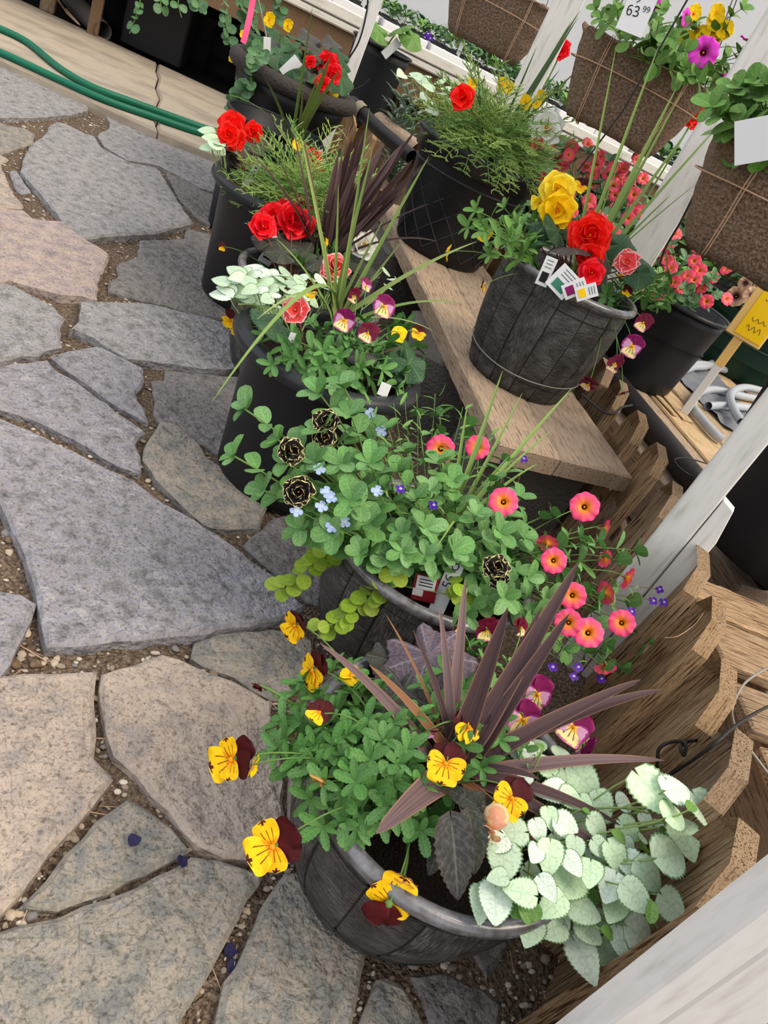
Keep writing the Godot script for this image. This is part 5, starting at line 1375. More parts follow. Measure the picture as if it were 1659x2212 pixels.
	p = plant("cordyline", "cordyline with broad purple-brown strap leaves", "plant", root)
	for e in [[Vector3(0.3402, 0.4, -0.7024), 0.021, "cordyline_pale", 0.12], [Vector3(0.42, 0.38, -0.6979), 0.016, "cordyline_dry", 0.1], [Vector3(0.4782, 0.42, -0.7401), 0.012, "cordyline", 0.1], [Vector3(0.5194, 0.44, -0.7777), 0.017, "cordyline_pale", 0.06], [Vector3(0.568, 0.46, -0.8327), 0.022, "cordyline_pale", 0.03], [Vector3(0.5709, 0.52, -0.7131), 0.036, "cordyline", 0.02], [Vector3(0.7038, 0.56, -0.8034), 0.034, "cordyline", 0.04], [Vector3(0.6815, 0.52, -0.7295), 0.03, "cordyline", 0.02], [Vector3(0.6557, 0.5, -0.7565), 0.02, "cordyline", 0.04], [Vector3(0.9248, 0.42, -0.7154), 0.024, "cordyline", 0.16], [Vector3(0.8612, 0.44, -0.7077), 0.026, "cordyline", 0.1], [Vector3(0.8967, 0.38, -0.607), 0.022, "cordyline_pale", 0.12], [Vector3(0.6543, 0.37, -0.5535), 0.017, "cordyline", 0.22], [Vector3(0.8059, 0.33, -0.5228), 0.02, "cordyline", 0.14], [Vector3(0.7897, 0.32, -0.468), 0.022, "cordyline", 0.12], [Vector3(0.6784, 0.31, -0.4713), 0.013, "cordyline_dry", 0.12], [Vector3(0.3776, 0.4, -0.4341), 0.042, "cordyline_pale", 0.1], [Vector3(0.4393, 0.42, -0.7597), 0.005, "cordyline_dry", 0.1]]:
		blade(p, root + Vector3(rnd(-0.012, 0.012), rnd(-0.03, 0.0), rnd(-0.012, 0.012)), e[0], e[1], e[2], e[3], "leaf", 0.55)
	stem_to(p, [P1 + Vector3(0.02, 0.2, -0.01), root + Vector3(0, 0.02, 0)], 0.012, 0.009)
	done(p, "stem_brown")
	# silver lamium
	root = P1 + Vector3(0.12, 0.215, 0.05)
	p = plant("lamium_plant", "lamium with large silver green-edged heart leaves trailing from the cordyline barrel to the pickets", "plant", root)
	leaves_at(p, [Vector4(0.673, 0.330, -0.630, 0.033), Vector4(0.710, 0.330, -0.612, 0.028), Vector4(0.749, 0.330, -0.640, 0.027), Vector4(0.709, 0.330, -0.645, 0.021), Vector4(0.664, 0.330, -0.585, 0.019), Vector4(0.706, 0.330, -0.567, 0.035), Vector4(0.731, 0.330, -0.597, 0.025), Vector4(0.775, 0.330, -0.588, 0.045), Vector4(0.738, 0.330, -0.557, 0.030), Vector4(0.759, 0.330, -0.553, 0.018), Vector4(0.789, 0.330, -0.551, 0.033), Vector4(0.826, 0.340, -0.556, 0.029), Vector4(0.712, 0.330, -0.511, 0.034), Vector4(0.685, 0.330, -0.523, 0.023), Vector4(0.765, 0.330, -0.514, 0.032), Vector4(0.820, 0.330, -0.516, 0.030), Vector4(0.658, 0.330, -0.501, 0.023), Vector4(0.615, 0.330, -0.497, 0.031), Vector4(0.581, 0.330, -0.480, 0.030), Vector4(0.588, 0.330, -0.455, 0.041), Vector4(0.572, 0.330, -0.434, 0.021), Vector4(0.640, 0.330, -0.468, 0.022), Vector4(0.662, 0.330, -0.465, 0.034), Vector4(0.696, 0.330, -0.458, 0.025), Vector4(0.719, 0.330, -0.448, 0.031), Vector4(0.701, 0.300, -0.447, 0.042), Vector4(0.643, 0.330, -0.424, 0.025), Vector4(0.657, 0.310, -0.413, 0.033), Vector4(0.599, 0.330, -0.418, 0.031), Vector4(0.561, 0.300, -0.416, 0.032), Vector4(0.573, 0.310, -0.411, 0.038), Vector4(0.644, 0.270, -0.400, 0.033), Vector4(0.678, 0.270, -0.405, 0.034), Vector4(0.701, 0.270, -0.415, 0.019), Vector4(0.776, 0.330, -0.472, 0.035), Vector4(0.709, 0.330, -0.481, 0.024), Vector4(0.754, 0.330, -0.484, 0.024), Vector4(0.755, 0.320, -0.437, 0.036), Vector4(0.765, 0.300, -0.419, 0.034), Vector4(0.724, 0.290, -0.420, 0.038), Vector4(0.799, 0.330, -0.461, 0.032), Vector4(0.810, 0.340, -0.443, 0.039), Vector4(0.772, 0.340, -0.413, 0.035), Vector4(0.837, 0.330, -0.407, 0.036), Vector4(0.815, 0.280, -0.392, 0.049), Vector4(0.785, 0.270, -0.389, 0.031), Vector4(0.738, 0.270, -0.402, 0.031), Vector4(0.742, 0.240, -0.380, 0.043), Vector4(0.793, 0.230, -0.387, 0.037), Vector4(0.837, 0.370, -0.460, 0.054), Vector4(0.887, 0.360, -0.491, 0.043), Vector4(0.820, 0.400, -0.530, 0.051), Vector4(0.856, 0.410, -0.534, 0.041), Vector4(0.840, 0.400, -0.501, 0.040), Vector4(0.903, 0.400, -0.512, 0.041), Vector4(0.861, 0.330, -0.536, 0.018), Vector4(0.839, 0.330, -0.507, 0.017), Vector4(0.807, 0.330, -0.491, 0.020), Vector4(0.884, 0.330, -0.532, 0.018), Vector4(0.769, 0.300, -0.545, 0.025), Vector4(0.729, 0.280, -0.513, 0.027), Vector4(0.683, 0.260, -0.477, 0.026), Vector4(0.777, 0.290, -0.489, 0.027), Vector4(0.817, 0.280, -0.461, 0.024), Vector4(0.781, 0.250, -0.425, 0.026), Vector4(0.749, 0.220, -0.408, 0.026), Vector4(0.812, 0.260, -0.421, 0.026)], "heart", "lamium", root, 0.3, 0.8)
	leaves_at(p, [Vector4(0.852, 0.420, -0.501, 0.018), Vector4(0.605, 0.320, -0.399, 0.021), Vector4(0.601, 0.310, -0.406, 0.018), Vector4(0.619, 0.320, -0.402, 0.020), Vector4(0.779, 0.350, -0.394, 0.022), Vector4(0.748, 0.290, -0.393, 0.020), Vector4(0.779, 0.345, -0.497, 0.021), Vector4(0.868, 0.345, -0.510, 0.016), Vector4(0.739, 0.345, -0.530, 0.012), Vector4(0.781, 0.300, -0.470, 0.021), Vector4(0.752, 0.280, -0.447, 0.023), Vector4(0.867, 0.300, -0.512, 0.025), Vector4(0.687, 0.360, -0.617, 0.014)], "ovate", "fresh", root, 0.3, 0.5)
	for t in [Vector3(0.8381, 0.38, -0.5263), Vector3(0.8989, 0.39, -0.5262), Vector3(0.8473, 0.3, -0.4054), Vector3(0.7756, 0.26, -0.4096), Vector3(0.7818, 0.22, -0.3977), Vector3(0.635, 0.29, -0.4198), Vector3(0.7501, 0.32, -0.5472), Vector3(0.7047, 0.34, -0.6277), Vector3(0.6345, 0.3, -0.4751)]:
		stem_to(p, bez(root, root.lerp(t, 0.5) + Vector3(0, 0.05, 0), t + Vector3(0, -0.02, 0), 8), 0.0022, 0.0016)
	done(p, "stem_pale")
	# rex begonia
	root = P1 + Vector3(0.02, 0.215, 0.08)
	p = plant("begonia_plant", "begonia with dark bronze pointed leaves and a peach bud, inside the cordyline barrel's rim", "plant", root)
	for e in [[Vector3(0.5116, 0.35, -0.4903), Vector3(0.5323, 0.3, -0.419), "bronze0", 0.9], [Vector3(0.5344, 0.36, -0.4958), Vector3(0.5501, 0.32, -0.441), "bronze2", 0.9], [Vector3(0.5559, 0.35, -0.5168), Vector3(0.5174, 0.35, -0.5392), "bronze1", 1.0], [Vector3(0.5824, 0.33, -0.4988), Vector3(0.5976, 0.3, -0.4603), "bronze0", 0.9], [Vector3(0.5242, 0.31, -0.4992), Vector3(0.5097, 0.28, -0.4596), "bronze1", 0.9], [Vector3(0.5393, 0.345, -0.5214), Vector3(0.5987, 0.345, -0.5207), "bronze1", 1.0]]:
		var d: Vector3 = e[1] - e[0]
		put_leaf(p, "wing0", e[2], e[0], d, Vector3(-0.3, 0.8, 0.4), d.length() * 1.05)
		stem_to(p, bez(root, root.lerp(e[0], 0.5), e[0], 5), 0.003, 0.002)
	var bud := Vector3(0.5734, 0.36, -0.4969)
	part("bud", L["bead"], M["p_peach"], p.n, Transform3D(Basis(Vector3(0.5, 0.2, 0.8).normalized(), 0.7).scaled_local(Vector3(0.017, 0.02, 0.017)), bud - p.o))
	begonia_bloom(p, bud + Vector3(-0.008, -0.012, 0.012), Vector3(-0.5, -0.4, 0.6), 0.034, "p_peach", [3, 2], root)
	done(p, "stem_red")
	# heuchera
	root = P1 + Vector3(-0.02, 0.215, -0.13)
	p = plant("heuchera_plant", "heuchera with scalloped dusky plum leaves at the back of the cordyline barrel", "plant", root)
	for e in [[Vector3(0.5574, 0.33, -0.7893), 0.135, "plum0", Vector3(0.4, 0.1, 0.9)], [Vector3(0.5114, 0.31, -0.7281), 0.11, "bronze0", Vector3(-0.1, 0.0, 1.0)], [Vector3(0.517, 0.29, -0.8009), 0.08, "bronze1", Vector3(-0.6, 0.0, 0.6)], [Vector3(0.6129, 0.3, -0.7829), 0.08, "bronze2", Vector3(0.6, 0.0, 0.3)]]:
		part("leaf", L["heuchera_leaf"], M[e[2]], p.n, look(e[3], Vector3(-0.25, 1, 0.4), e[0] - p.o, e[1]))
		stem_to(p, bez(root, root.lerp(e[0], 0.5), e[0], 5), 0.0022, 0.0018)
	done(p, "stem_red")

func pot2_plants():
	var root := P2 + Vector3(-0.07, 0.225, 0.02)
	# left: dark picotee petunia
	var p := plant("petunia_plant", "petunia with near-black cream-edged flowers and broad soft green leaves over the barrel's path side", "flower", root)
	for t in [Vector3(0.23, 0.45, -1.171), Vector3(0.2213, 0.41, -1.081), Vector3(0.3512, 0.5, -1.212), Vector3(0.3932, 0.52, -1.22), Vector3(0.3107, 0.42, -1.087), Vector3(0.2818, 0.38, -1.048), Vector3(0.3602, 0.34, -1.025), Vector3(0.3642, 0.47, -1.141), Vector3(0.4073, 0.5, -1.163), Vector3(0.4494, 0.46, -1.093), Vector3(0.4002, 0.45, -1.085), Vector3(0.3578, 0.43, -1.094), Vector3(0.3313, 0.4, -1.042), Vector3(0.4218, 0.42, -1.026), Vector3(0.4042, 0.37, -0.9929), Vector3(0.5255, 0.34, -1.018), Vector3(0.4741, 0.38, -1.031), Vector3(0.5404, 0.36, -1), Vector3(0.2935, 0.43, -1.136), Vector3(0.5328, 0.34, -1.008), Vector3(0.6437, 0.37, -1.023), Vector3(0.5816, 0.39, -1.044), Vector3(0.3685, 0.37, -1.056)]:
		shoot(p, root + Vector3(rnd(-0.06, 0.06), -0.01, rnd(-0.06, 0.06)), t, 4, "ovate", "petunia", 0.06, 0.12, 0.3, 5, 0.0028)
	for e in [[Vector3(0.3257, 0.42, -1.011), 0.06], [Vector3(0.366, 0.48, -1.154), 0.055], [Vector3(0.3106, 0.44, -1.094), 0.055], [Vector3(0.7255, 0.37, -0.9997), 0.06], [Vector3(0.3675, 0.46, -1.135), 0.05], [Vector3(0.7337, 0.36, -0.9826), 0.045]]:
		begonia_bloom(p, e[0], face(e[0], 0.2, 0.4), e[1] * 0.72, "p_black", [5, 5, 4], root.lerp(e[0], 0.4))
	done(p)
	# coral petunia on the fence side
	root = P2 + Vector3(0.09, 0.225, -0.01)
	p = plant("petunia_plant", "petunia with coral pink orange-throated flowers, leaning over the pickets", "flower", root)
	for t in [Vector3(0.7476, 0.43, -1.404), Vector3(0.8207, 0.42, -1.315), Vector3(0.8117, 0.42, -1.186), Vector3(0.9193, 0.39, -1.21), Vector3(0.9518, 0.4, -1.132), Vector3(0.9998, 0.4, -1.133), Vector3(1.053, 0.38, -1.114), Vector3(1.131, 0.38, -1.169), Vector3(1.082, 0.24, -0.9482), Vector3(1.183, 0.25, -1.039), Vector3(0.9079, 0.28, -0.9249), Vector3(0.9909, 0.34, -1.026), Vector3(0.8529, 0.34, -0.9888), Vector3(0.8083, 0.39, -1.095), Vector3(0.7428, 0.4, -1.075), Vector3(0.7558, 0.42, -1.219), Vector3(0.649, 0.43, -1.161), Vector3(0.6226, 0.44, -1.198), Vector3(0.8048, 0.36, -1.006), Vector3(0.75, 0.34, -0.9611), Vector3(0.819, 0.32, -0.9504), Vector3(0.9407, 0.36, -1.073), Vector3(1.093, 0.32, -1.06), Vector3(1.026, 0.28, -0.9631), Vector3(0.6773, 0.31, -0.9244), Vector3(1.018, 0.25, -0.9267)]:
		shoot(p, root + Vector3(rnd(-0.06, 0.06), -0.01, rnd(-0.06, 0.06)), t, 4, "ovate", "petunia", 0.056, 0.12, 0.3, 4, 0.0025)
	for e in [[952,970], [1032,965]]: pass
	for q in [Vector4(0.638, 0.440, -1.255, 0.059), Vector4(0.741, 0.440, -1.310, 0.053), Vector4(0.755, 0.430, -1.139, 0.059), Vector4(0.995, 0.420, -1.225, 0.066), Vector4(0.848, 0.400, -1.026, 0.051), Vector4(0.876, 0.380, -0.959, 0.053), Vector4(0.856, 0.360, -0.904, 0.052), Vector4(0.895, 0.360, -0.889, 0.057), Vector4(1.022, 0.340, -0.963, 0.054)]:
		var at := Vector3(q.x, q.y, q.z)
		trumpet(p, at, face(at, 0.1, 0.3), q.w, "corolla_coral", root.lerp(at, 0.45))
	for e in [[Vector3(1.048, 0.4, -1.188), Vector3(0.8, 0.1, 0.3), 0.05], [Vector3(1.074, 0.37, -1.073), Vector3(0.9, 0.0, 0.4), 0.05], [Vector3(1.012, 0.35, -1.035), Vector3(0.7, 0.2, -0.2), 0.05], [Vector3(0.8797, 0.38, -1.113), Vector3(0.3, 0.2, -0.7), 0.045], [Vector3(1.024, 0.38, -1.109), Vector3(0.9, -0.1, 0.0), 0.04], [Vector3(1.025, 0.25, -0.9222), Vector3(0.4, -0.6, 0.3), 0.045]]:
		trumpet(p, e[0], e[1], e[2], "corolla_coral", root.lerp(e[0], 0.45))
	done(p)
	# trailing verbena-like filler in the middle
	root = P2 + Vector3(0.0, 0.225, 0.08)
	p = plant("petunia_plant", "dense leafy filler without flowers in the middle of the petunia barrel", "plant", root)
	for t in [Vector3(0.5016, 0.47, -1.21), Vector3(0.5438, 0.45, -1.18), Vector3(0.4918, 0.42, -1.081), Vector3(0.5641, 0.41, -1.095), Vector3(0.5363, 0.38, -1.027), Vector3(0.6505, 0.46, -1.354), Vector3(0.5857, 0.47, -1.304), Vector3(0.6754, 0.35, -1.029), Vector3(0.6941, 0.41, -1.102), Vector3(0.5944, 0.42, -1.122), Vector3(0.5179, 0.44, -1.122), Vector3(0.7605, 0.35, -1.042), Vector3(0.7255, 0.32, -0.9744), Vector3(0.5869, 0.36, -1.003), Vector3(0.4626, 0.35, -0.9866)]:
		shoot(p, root + Vector3(rnd(-0.08, 0.08), -0.01, rnd(-0.08, 0.06)), t, 5, "ovate", "petunia", 0.05, 0.05, 0.25, 5, 0.0022)
	done(p)
	# lobelia
	root = P2 + Vector3(-0.06, 0.225, 0.10)
	p = plant("lobelia_plant", "lobelia with tiny pale blue flowers among the petunia leaves", "flower", root)
	for q in [Vector3(0.3835, 0.42, -1.022), Vector3(0.4187, 0.39, -1.005), Vector3(0.3988, 0.38, -0.9952), Vector3(0.4707, 0.43, -1.062), Vector3(0.3319, 0.39, -1.002), Vector3(0.4782, 0.48, -1.183), Vector3(0.3744, 0.4, -1.018), Vector3(0.3766, 0.42, -1.034), Vector3(0.4567, 0.49, -1.221), Vector3(0.3598, 0.44, -1.067)]:
		small_flower(p, q, face(q, 0.1, 0.4), 0.034, "p_blue", root)
		for k in 4: put_leaf(p, "lance" + str(k % 2), "fresh" + str(k % 3), root.lerp(q, 0.4 + 0.15 * k) + Vector3(0, 0.02, 0), Vector3(rnd(-1, 1), 0.5, rnd(-1, 1)), Vector3.UP, 0.035)
	for q in [Vector3(0.547, 0.5, -1.363), Vector3(0.6439, 0.48, -1.414), Vector3(0.7285, 0.46, -1.435), Vector3(0.5739, 0.5, -1.341), Vector3(0.5083, 0.5, -1.267), Vector3(0.6335, 0.45, -1.221), Vector3(0.7959, 0.44, -1.384), Vector3(0.4721, 0.47, -1.148), Vector3(0.6672, 0.45, -1.271), Vector3(0.4345, 0.5, -1.226)]:
		stem_to(p, bez(root, root.lerp(q, 0.6) + Vector3(0, 0.03, 0), q, 7), 0.0011, 0.0008)
		for k in 9: put_leaf(p, "lance" + str(k % 2), "fresh" + str(k % 3), root.lerp(q, 0.45 + 0.06 * k) + Vector3(0, 0.025, 0), Vector3(rnd(-1, 1), 0.6, rnd(-1, 1)), Vector3.UP, 0.032)
	done(p)
	root = P2 + Vector3(0.12, 0.225, 0.06)
	p = plant("lobelia_plant", "lobelia with tiny violet flowers on wiry stems reaching the pickets", "flower", root)
	for q in [Vector3(0.5213, 0.43, -1.087), Vector3(0.592, 0.42, -1.079), Vector3(0.8881, 0.42, -1.363), Vector3(1.168, 0.36, -1.079), Vector3(1.141, 0.35, -1.047), Vector3(1.084, 0.33, -1.02), Vector3(0.9443, 0.26, -0.9034), Vector3(1.014, 0.24, -0.905), Vector3(0.8799, 0.26, -0.8904), Vector3(0.9328, 0.25, -0.8867), Vector3(0.8207, 0.42, -1.315), Vector3(1.172, 0.35, -1.051)]:
		small_flower(p, q, face(q, 0.1, 0.5), 0.03, "p_violet", root)
		for k in 4: put_leaf(p, "lance" + str(k % 2), "fresh" + str(k % 3), root.lerp(q, 0.5 + 0.12 * k) + Vector3(0, 0.01, 0), Vector3(rnd(-1, 1), 0.4, rnd(-1, 1)), Vector3.UP, 0.024)
	done(p, "stem_brown")
	# spike grass
	root = Vector3(0.7254, 0.32, -1.216)
	p = plant("spike_grass", "short tuft of green spike blades rising from the coral petunias", "plant", root)
	for e in [[Vector3(0.6778, 0.52, -1.325), 0.010, 0.0], [Vector3(0.7268, 0.6, -1.355), 0.012, 0.02], [Vector3(0.8183, 0.55, -1.397), 0.009, 0.05], [Vector3(0.9535, 0.58, -1.449), 0.011, 0.08], [Vector3(0.9059, 0.43, -1.333), 0.008, 0.2], [Vector3(0.717, 0.5, -1.272), 0.009, 0.05], [Vector3(0.7956, 0.46, -1.273), 0.008, 0.1], [Vector3(0.5855, 0.4, -0.9827), 0.006, 0.3], [Vector3(0.9146, 0.5, -1.371), 0.008, 0.1]]:
		blade(p, root + Vector3(rnd(-0.012, 0.012), -0.04, rnd(-0.012, 0.012)), e[0], e[1], "grass", e[2], "blade", 0.6)
	done(p)
	# creeping jenny
	root = P2 + Vector3(-0.16, 0.225, 0.10)
	p = plant("creeping_jenny", "lime green creeping jenny trailing round coins of leaf over the barrel's rim", "plant", root)
	for e in [[Vector3(0.4917, 0.3, -1.105), Vector3(0.4899, 0.28, -1.1), Vector3(0.4698, 0.25, -1.107), Vector3(0.4482, 0.22, -1.107), Vector3(0.4313, 0.2, -1.097), Vector3(0.418, 0.17, -1.085), Vector3(0.3914, 0.14, -1.087)], [Vector3(0.5577, 0.29, -1.02), Vector3(0.5421, 0.25, -1.017), Vector3(0.5304, 0.22, -1.009), Vector3(0.5097, 0.19, -1.007), Vector3(0.493, 0.17, -0.9941), Vector3(0.4658, 0.15, -0.9944)], [Vector3(0.495, 0.34, -1.113), Vector3(0.4864, 0.32, -1.093), Vector3(0.475, 0.3, -1.086)], [Vector3(0.6895, 0.3, -0.9847), Vector3(0.6725, 0.32, -0.9966)]]:
		stem_to(p, [root] + e, 0.0013, 0.001)
		for i in e.size():
			var q: Vector3 = e[i]
			var q2: Vector3 = e[maxi(i - 1, 0)].lerp(q, 0.5)
			for c in [q, q2]:
				var turn := rnd(0, PI)
				for k in 2:
					var d := Vector3(cos(turn + PI * k), rnd(-0.3, 0.1), sin(turn + PI * k))
					put_leaf(p, "round0", tone("jenny"), c, d, face(c, 0.6, 0.3), rnd(0.026, 0.034))
	done(p, "stem_pale")
	# plant labels
	var t := thing("plant_label", "white plastic plant label stick with handwritten 56 in the petunia barrel", "label", Vector3(0.6671, 0.262, -1.007))
	var d := (Vector3(0.6703, 0.31, -1.025) - Vector3(0.6671, 0.262, -1.007))
	var side := d.cross(PATH_SIDE - Vector3(0.6671, 0.262, -1.007)).normalized()
	var bs := Basis(side, d.normalized(), side.cross(d.normalized()))
	part("stick", cbox(Vector3(0.03, 0.13, 0.0012), 0.0003), M["white_plastic"], t, Transform3D(bs, d.normalized() * 0.035))
	writing("56", 0.024, "ink", t, Transform3D(bs * Basis(Vector3(0, 0, 1), PI / 2), d.normalized() * 0.04 + side.cross(d.normalized()) * 0.0012))
	var ring := []
	for i in 17: ring.append(Vector3(cos(TAU * i / 16.0) * 0.006, sin(TAU * i / 16.0) * 0.007, 0))
	part("ring_mark", tube(ring, 0.0012, 0.0012, 4), M["ink"], t, Transform3D(bs, d.normalized() * 0.072 + side.cross(d.normalized()) * 0.001))
	var t2 := thing("plant_label", "red and white printed plant label inside the petunia barrel's rim", "label", Vector3(0.6321, 0.262, -1.013))
	var d2 := (Vector3(0.6192, 0.31, -1.017) - Vector3(0.6321, 0.262, -1.013)).normalized()
	var s2 := d2.cross(PATH_SIDE - Vector3(0.6321, 0.262, -1.013)).normalized()
	var b2 := Basis(s2, d2, s2.cross(d2))
	part("card", cbox(Vector3(0.045, 0.06, 0.001), 0.0003), M["label_red"], t2, Transform3D(b2, d2 * 0.015))
	part("print_panel", cbox(Vector3(0.036, 0.03, 0.0008), 0.0002), M["card"], t2, Transform3D(b2, d2 * 0.028 + b2.z * 0.0008))
	part("print_panel", cbox(Vector3(0.02, 0.016, 0.0008), 0.0002), M["card"], t2, Transform3D(b2, d2 * 0.004 - b2.x * 0.012 + b2.z * 0.0008))
	for k in 3: part("print_line", cbox(Vector3(0.026, 0.0022, 0.0004), 0.0001), M["ink"], t2, Transform3D(b2, d2 * (0.036 - 0.007 * k) + b2.z * 0.0015))

func pot3_plants():
	var root := P3 + Vector3(-0.08, 0.35, -0.02)
	var p := plant("lamium_plant", "pale mint lamium heaped over the path side of the rolled-rim black planter", "plant", root)
	leaves_at(p, [Vector4(0.190, 0.420, -1.713, 0.046), Vector4(0.185, 0.440, -1.735, 0.032), Vector4(0.225, 0.430, -1.728, 0.041), Vector4(0.214, 0.460, -1.769, 0.034), Vector4(0.233, 0.460, -1.797, 0.031), Vector4(0.239, 0.460, -1.740, 0.034), Vector4(0.261, 0.460, -1.832, 0.035), Vector4(0.277, 0.460, -1.759, 0.042), Vector4(0.268, 0.460, -1.705, 0.030), Vector4(0.271, 0.430, -1.722, 0.034), Vector4(0.285, 0.460, -1.666, 0.026), Vector4(0.321, 0.430, -1.735, 0.027), Vector4(0.305, 0.460, -1.710, 0.023), Vector4(0.326, 0.460, -1.812, 0.036), Vector4(0.328, 0.460, -1.854, 0.036), Vector4(0.350, 0.460, -1.873, 0.041), Vector4(0.346, 0.460, -1.810, 0.024), Vector4(0.349, 0.460, -1.746, 0.024), Vector4(0.296, 0.410, -1.724, 0.035), Vector4(0.328, 0.410, -1.749, 0.024), Vector4(0.381, 0.460, -1.850, 0.029), Vector4(0.395, 0.460, -1.823, 0.040), Vector4(0.414, 0.460, -1.900, 0.026), Vector4(0.449, 0.460, -1.869, 0.041), Vector4(0.445, 0.460, -1.918, 0.034), Vector4(0.421, 0.440, -1.804, 0.032), Vector4(0.502, 0.460, -1.989, 0.035), Vector4(0.499, 0.460, -1.934, 0.030), Vector4(0.383, 0.460, -1.883, 0.029), Vector4(0.238, 0.430, -1.768, 0.029), Vector4(0.246, 0.460, -1.686, 0.028), Vector4(0.295, 0.460, -1.738, 0.029), Vector4(0.335, 0.460, -1.762, 0.028), Vector4(0.368, 0.460, -1.791, 0.026), Vector4(0.299, 0.460, -1.817, 0.032), Vector4(0.382, 0.460, -1.764, 0.026), Vector4(0.216, 0.430, -1.776, 0.029), Vector4(0.338, 0.430, -1.768, 0.026), Vector4(0.706, 0.430, -2.282, 0.029), Vector4(0.724, 0.420, -2.272, 0.029), Vector4(0.709, 0.410, -2.220, 0.028), Vector4(0.749, 0.420, -2.288, 0.024), Vector4(0.221, 0.460, -1.738, 0.032), Vector4(0.252, 0.460, -1.784, 0.033), Vector4(0.283, 0.460, -1.813, 0.032), Vector4(0.313, 0.460, -1.791, 0.031), Vector4(0.363, 0.460, -1.835, 0.032), Vector4(0.201, 0.430, -1.726, 0.035), Vector4(0.248, 0.430, -1.712, 0.030)], "heart", "lamium", root, 0.35, 0.7)
	for t in [Vector3(0.1934, 0.41, -1.746), Vector3(0.2325, 0.44, -1.684), Vector3(0.2759, 0.44, -1.694), Vector3(0.3536, 0.44, -1.871), Vector3(0.4588, 0.44, -1.932)]:
		stem_to(p, bez(root, root.lerp(t, 0.5) + Vector3(0, 0.06, 0), t + Vector3(0, -0.02, 0), 7), 0.002, 0.0016)
	done(p, "stem_pale")
	root = P3 + Vector3(0.03, 0.35, 0.06)
	p = plant("viola_plant", "viola with purple, cream and yellow flowers filling the rolled-rim black planter", "flower", root)
	for t in [Vector3(0.2864, 0.42, -1.563), Vector3(0.3111, 0.4, -1.479), Vector3(0.3458, 0.42, -1.492), Vector3(0.3838, 0.41, -1.478), Vector3(0.4045, 0.43, -1.478), Vector3(0.4349, 0.42, -1.459), Vector3(0.4661, 0.42, -1.478), Vector3(0.5011, 0.44, -1.521), Vector3(0.6046, 0.41, -1.533), Vector3(0.6238, 0.43, -1.594), Vector3(0.5576, 0.44, -1.541), Vector3(0.6984, 0.42, -1.683), Vector3(0.5387, 0.46, -1.599), Vector3(0.4598, 0.47, -1.588), Vector3(0.4246, 0.46, -1.606), Vector3(0.3924, 0.46, -1.616), Vector3(0.6633, 0.46, -1.818), Vector3(0.5871, 0.46, -1.659), Vector3(0.4942, 0.46, -1.594), Vector3(0.4107, 0.45, -1.511), Vector3(0.3643, 0.44, -1.543), Vector3(0.6886, 0.44, -1.742), Vector3(0.4429, 0.45, -1.51), Vector3(0.5286, 0.47, -1.697), Vector3(0.3348, 0.43, -1.52), Vector3(0.6234, 0.46, -1.788)]:
		shoot(p, root + Vector3(rnd(-0.07, 0.07), -0.01, rnd(-0.05, 0.05)), t, 3, "pansy", "pansy", 0.056, 0.15, 0.35, 5)
	for e in [[Vector3(0.4484, 0.5, -1.594), Vector3(-0.3, 0.3, 0.8), 0.058, "magenta"], [Vector3(0.5659, 0.51, -1.741), Vector3(-0.1, 0.5, 0.8), 0.066, "magenta"], [Vector3(0.5098, 0.49, -1.593), Vector3(-0.3, 0.5, 0.7), 0.055, "burgundy"], [Vector3(0.6088, 0.48, -1.679), Vector3(-0.3, 0.6, 0.7), 0.045, "plain"], [Vector3(0.672, 0.48, -1.73), Vector3(-0.2, 0.6, 0.7), 0.045, "yellow"], [Vector3(0.2338, 0.36, -1.725), Vector3(-0.5, -0.2, 0.7), 0.05, "yellow"], [Vector3(0.2523, 0.35, -1.709), Vector3(-0.3, 0.2, 0.7), 0.036, "yellow"], [Vector3(0.5247, 0.52, -1.811), Vector3(0.2, 0.5, 0.6), 0.04, "magenta"], [Vector3(0.3848, 0.49, -1.719), Vector3(-0.2, 0.5, 0.6), 0.034, "yellow"], [Vector3(0.4885, 0.51, -1.744), Vector3(0.1, 0.2, 0.7), 0.04, "burgundy"]]:
		viola(p, e[0], e[1], Vector3(0.1, 0.9, -0.4), e[2], e[3], root.lerp(e[0], 0.35) + Vector3(0, 0.03, 0))
	done(p)
	root = P3 + Vector3(-0.06, 0.35, 0.1)
	p = plant("begonia_plant", "begonia with one large grey-green scalloped leaf and a coral flower by the black rolled rim", "plant", root)
	for e in [[Vector3(0.3153, 0.45, -1.575), 0.115, "dark_green0", Vector3(-0.6, 0.1, 0.7)], [Vector3(0.5831, 0.45, -1.598), 0.085, "dark_green1", Vector3(0.3, 0.0, 0.8)], [Vector3(0.6427, 0.44, -1.632), 0.10, "dark_green0", Vector3(0.6, -0.2, 0.7)], [Vector3(0.5116, 0.45, -1.567), 0.07, "bronze0", Vector3(0.1, -0.1, 0.9)], [Vector3(0.6265, 0.45, -1.68), 0.075, "dark_green2", Vector3(0.8, 0.0, 0.1)]]:
		part("leaf", L["begonia_round"], M[e[2]], p.n, look(e[3], Vector3(-0.2, 1, 0.5), e[0] - p.o, e[1]))
		stem_to(p, bez(root, root.lerp(e[0], 0.5), e[0], 5), 0.0028, 0.002)
	begonia_bloom(p, Vector3(0.3318, 0.5, -1.555), Vector3(-0.5, 0.5, 0.7), 0.052, "p_coral", [5, 5], root)
	done(p, "stem_red")
	# tall green spikes
	root = Vector3(0.5092, 0.42, -1.875)
	p = plant("spike_grass", "tall arching green spike blades from the rolled-rim black planter", "plant", root)
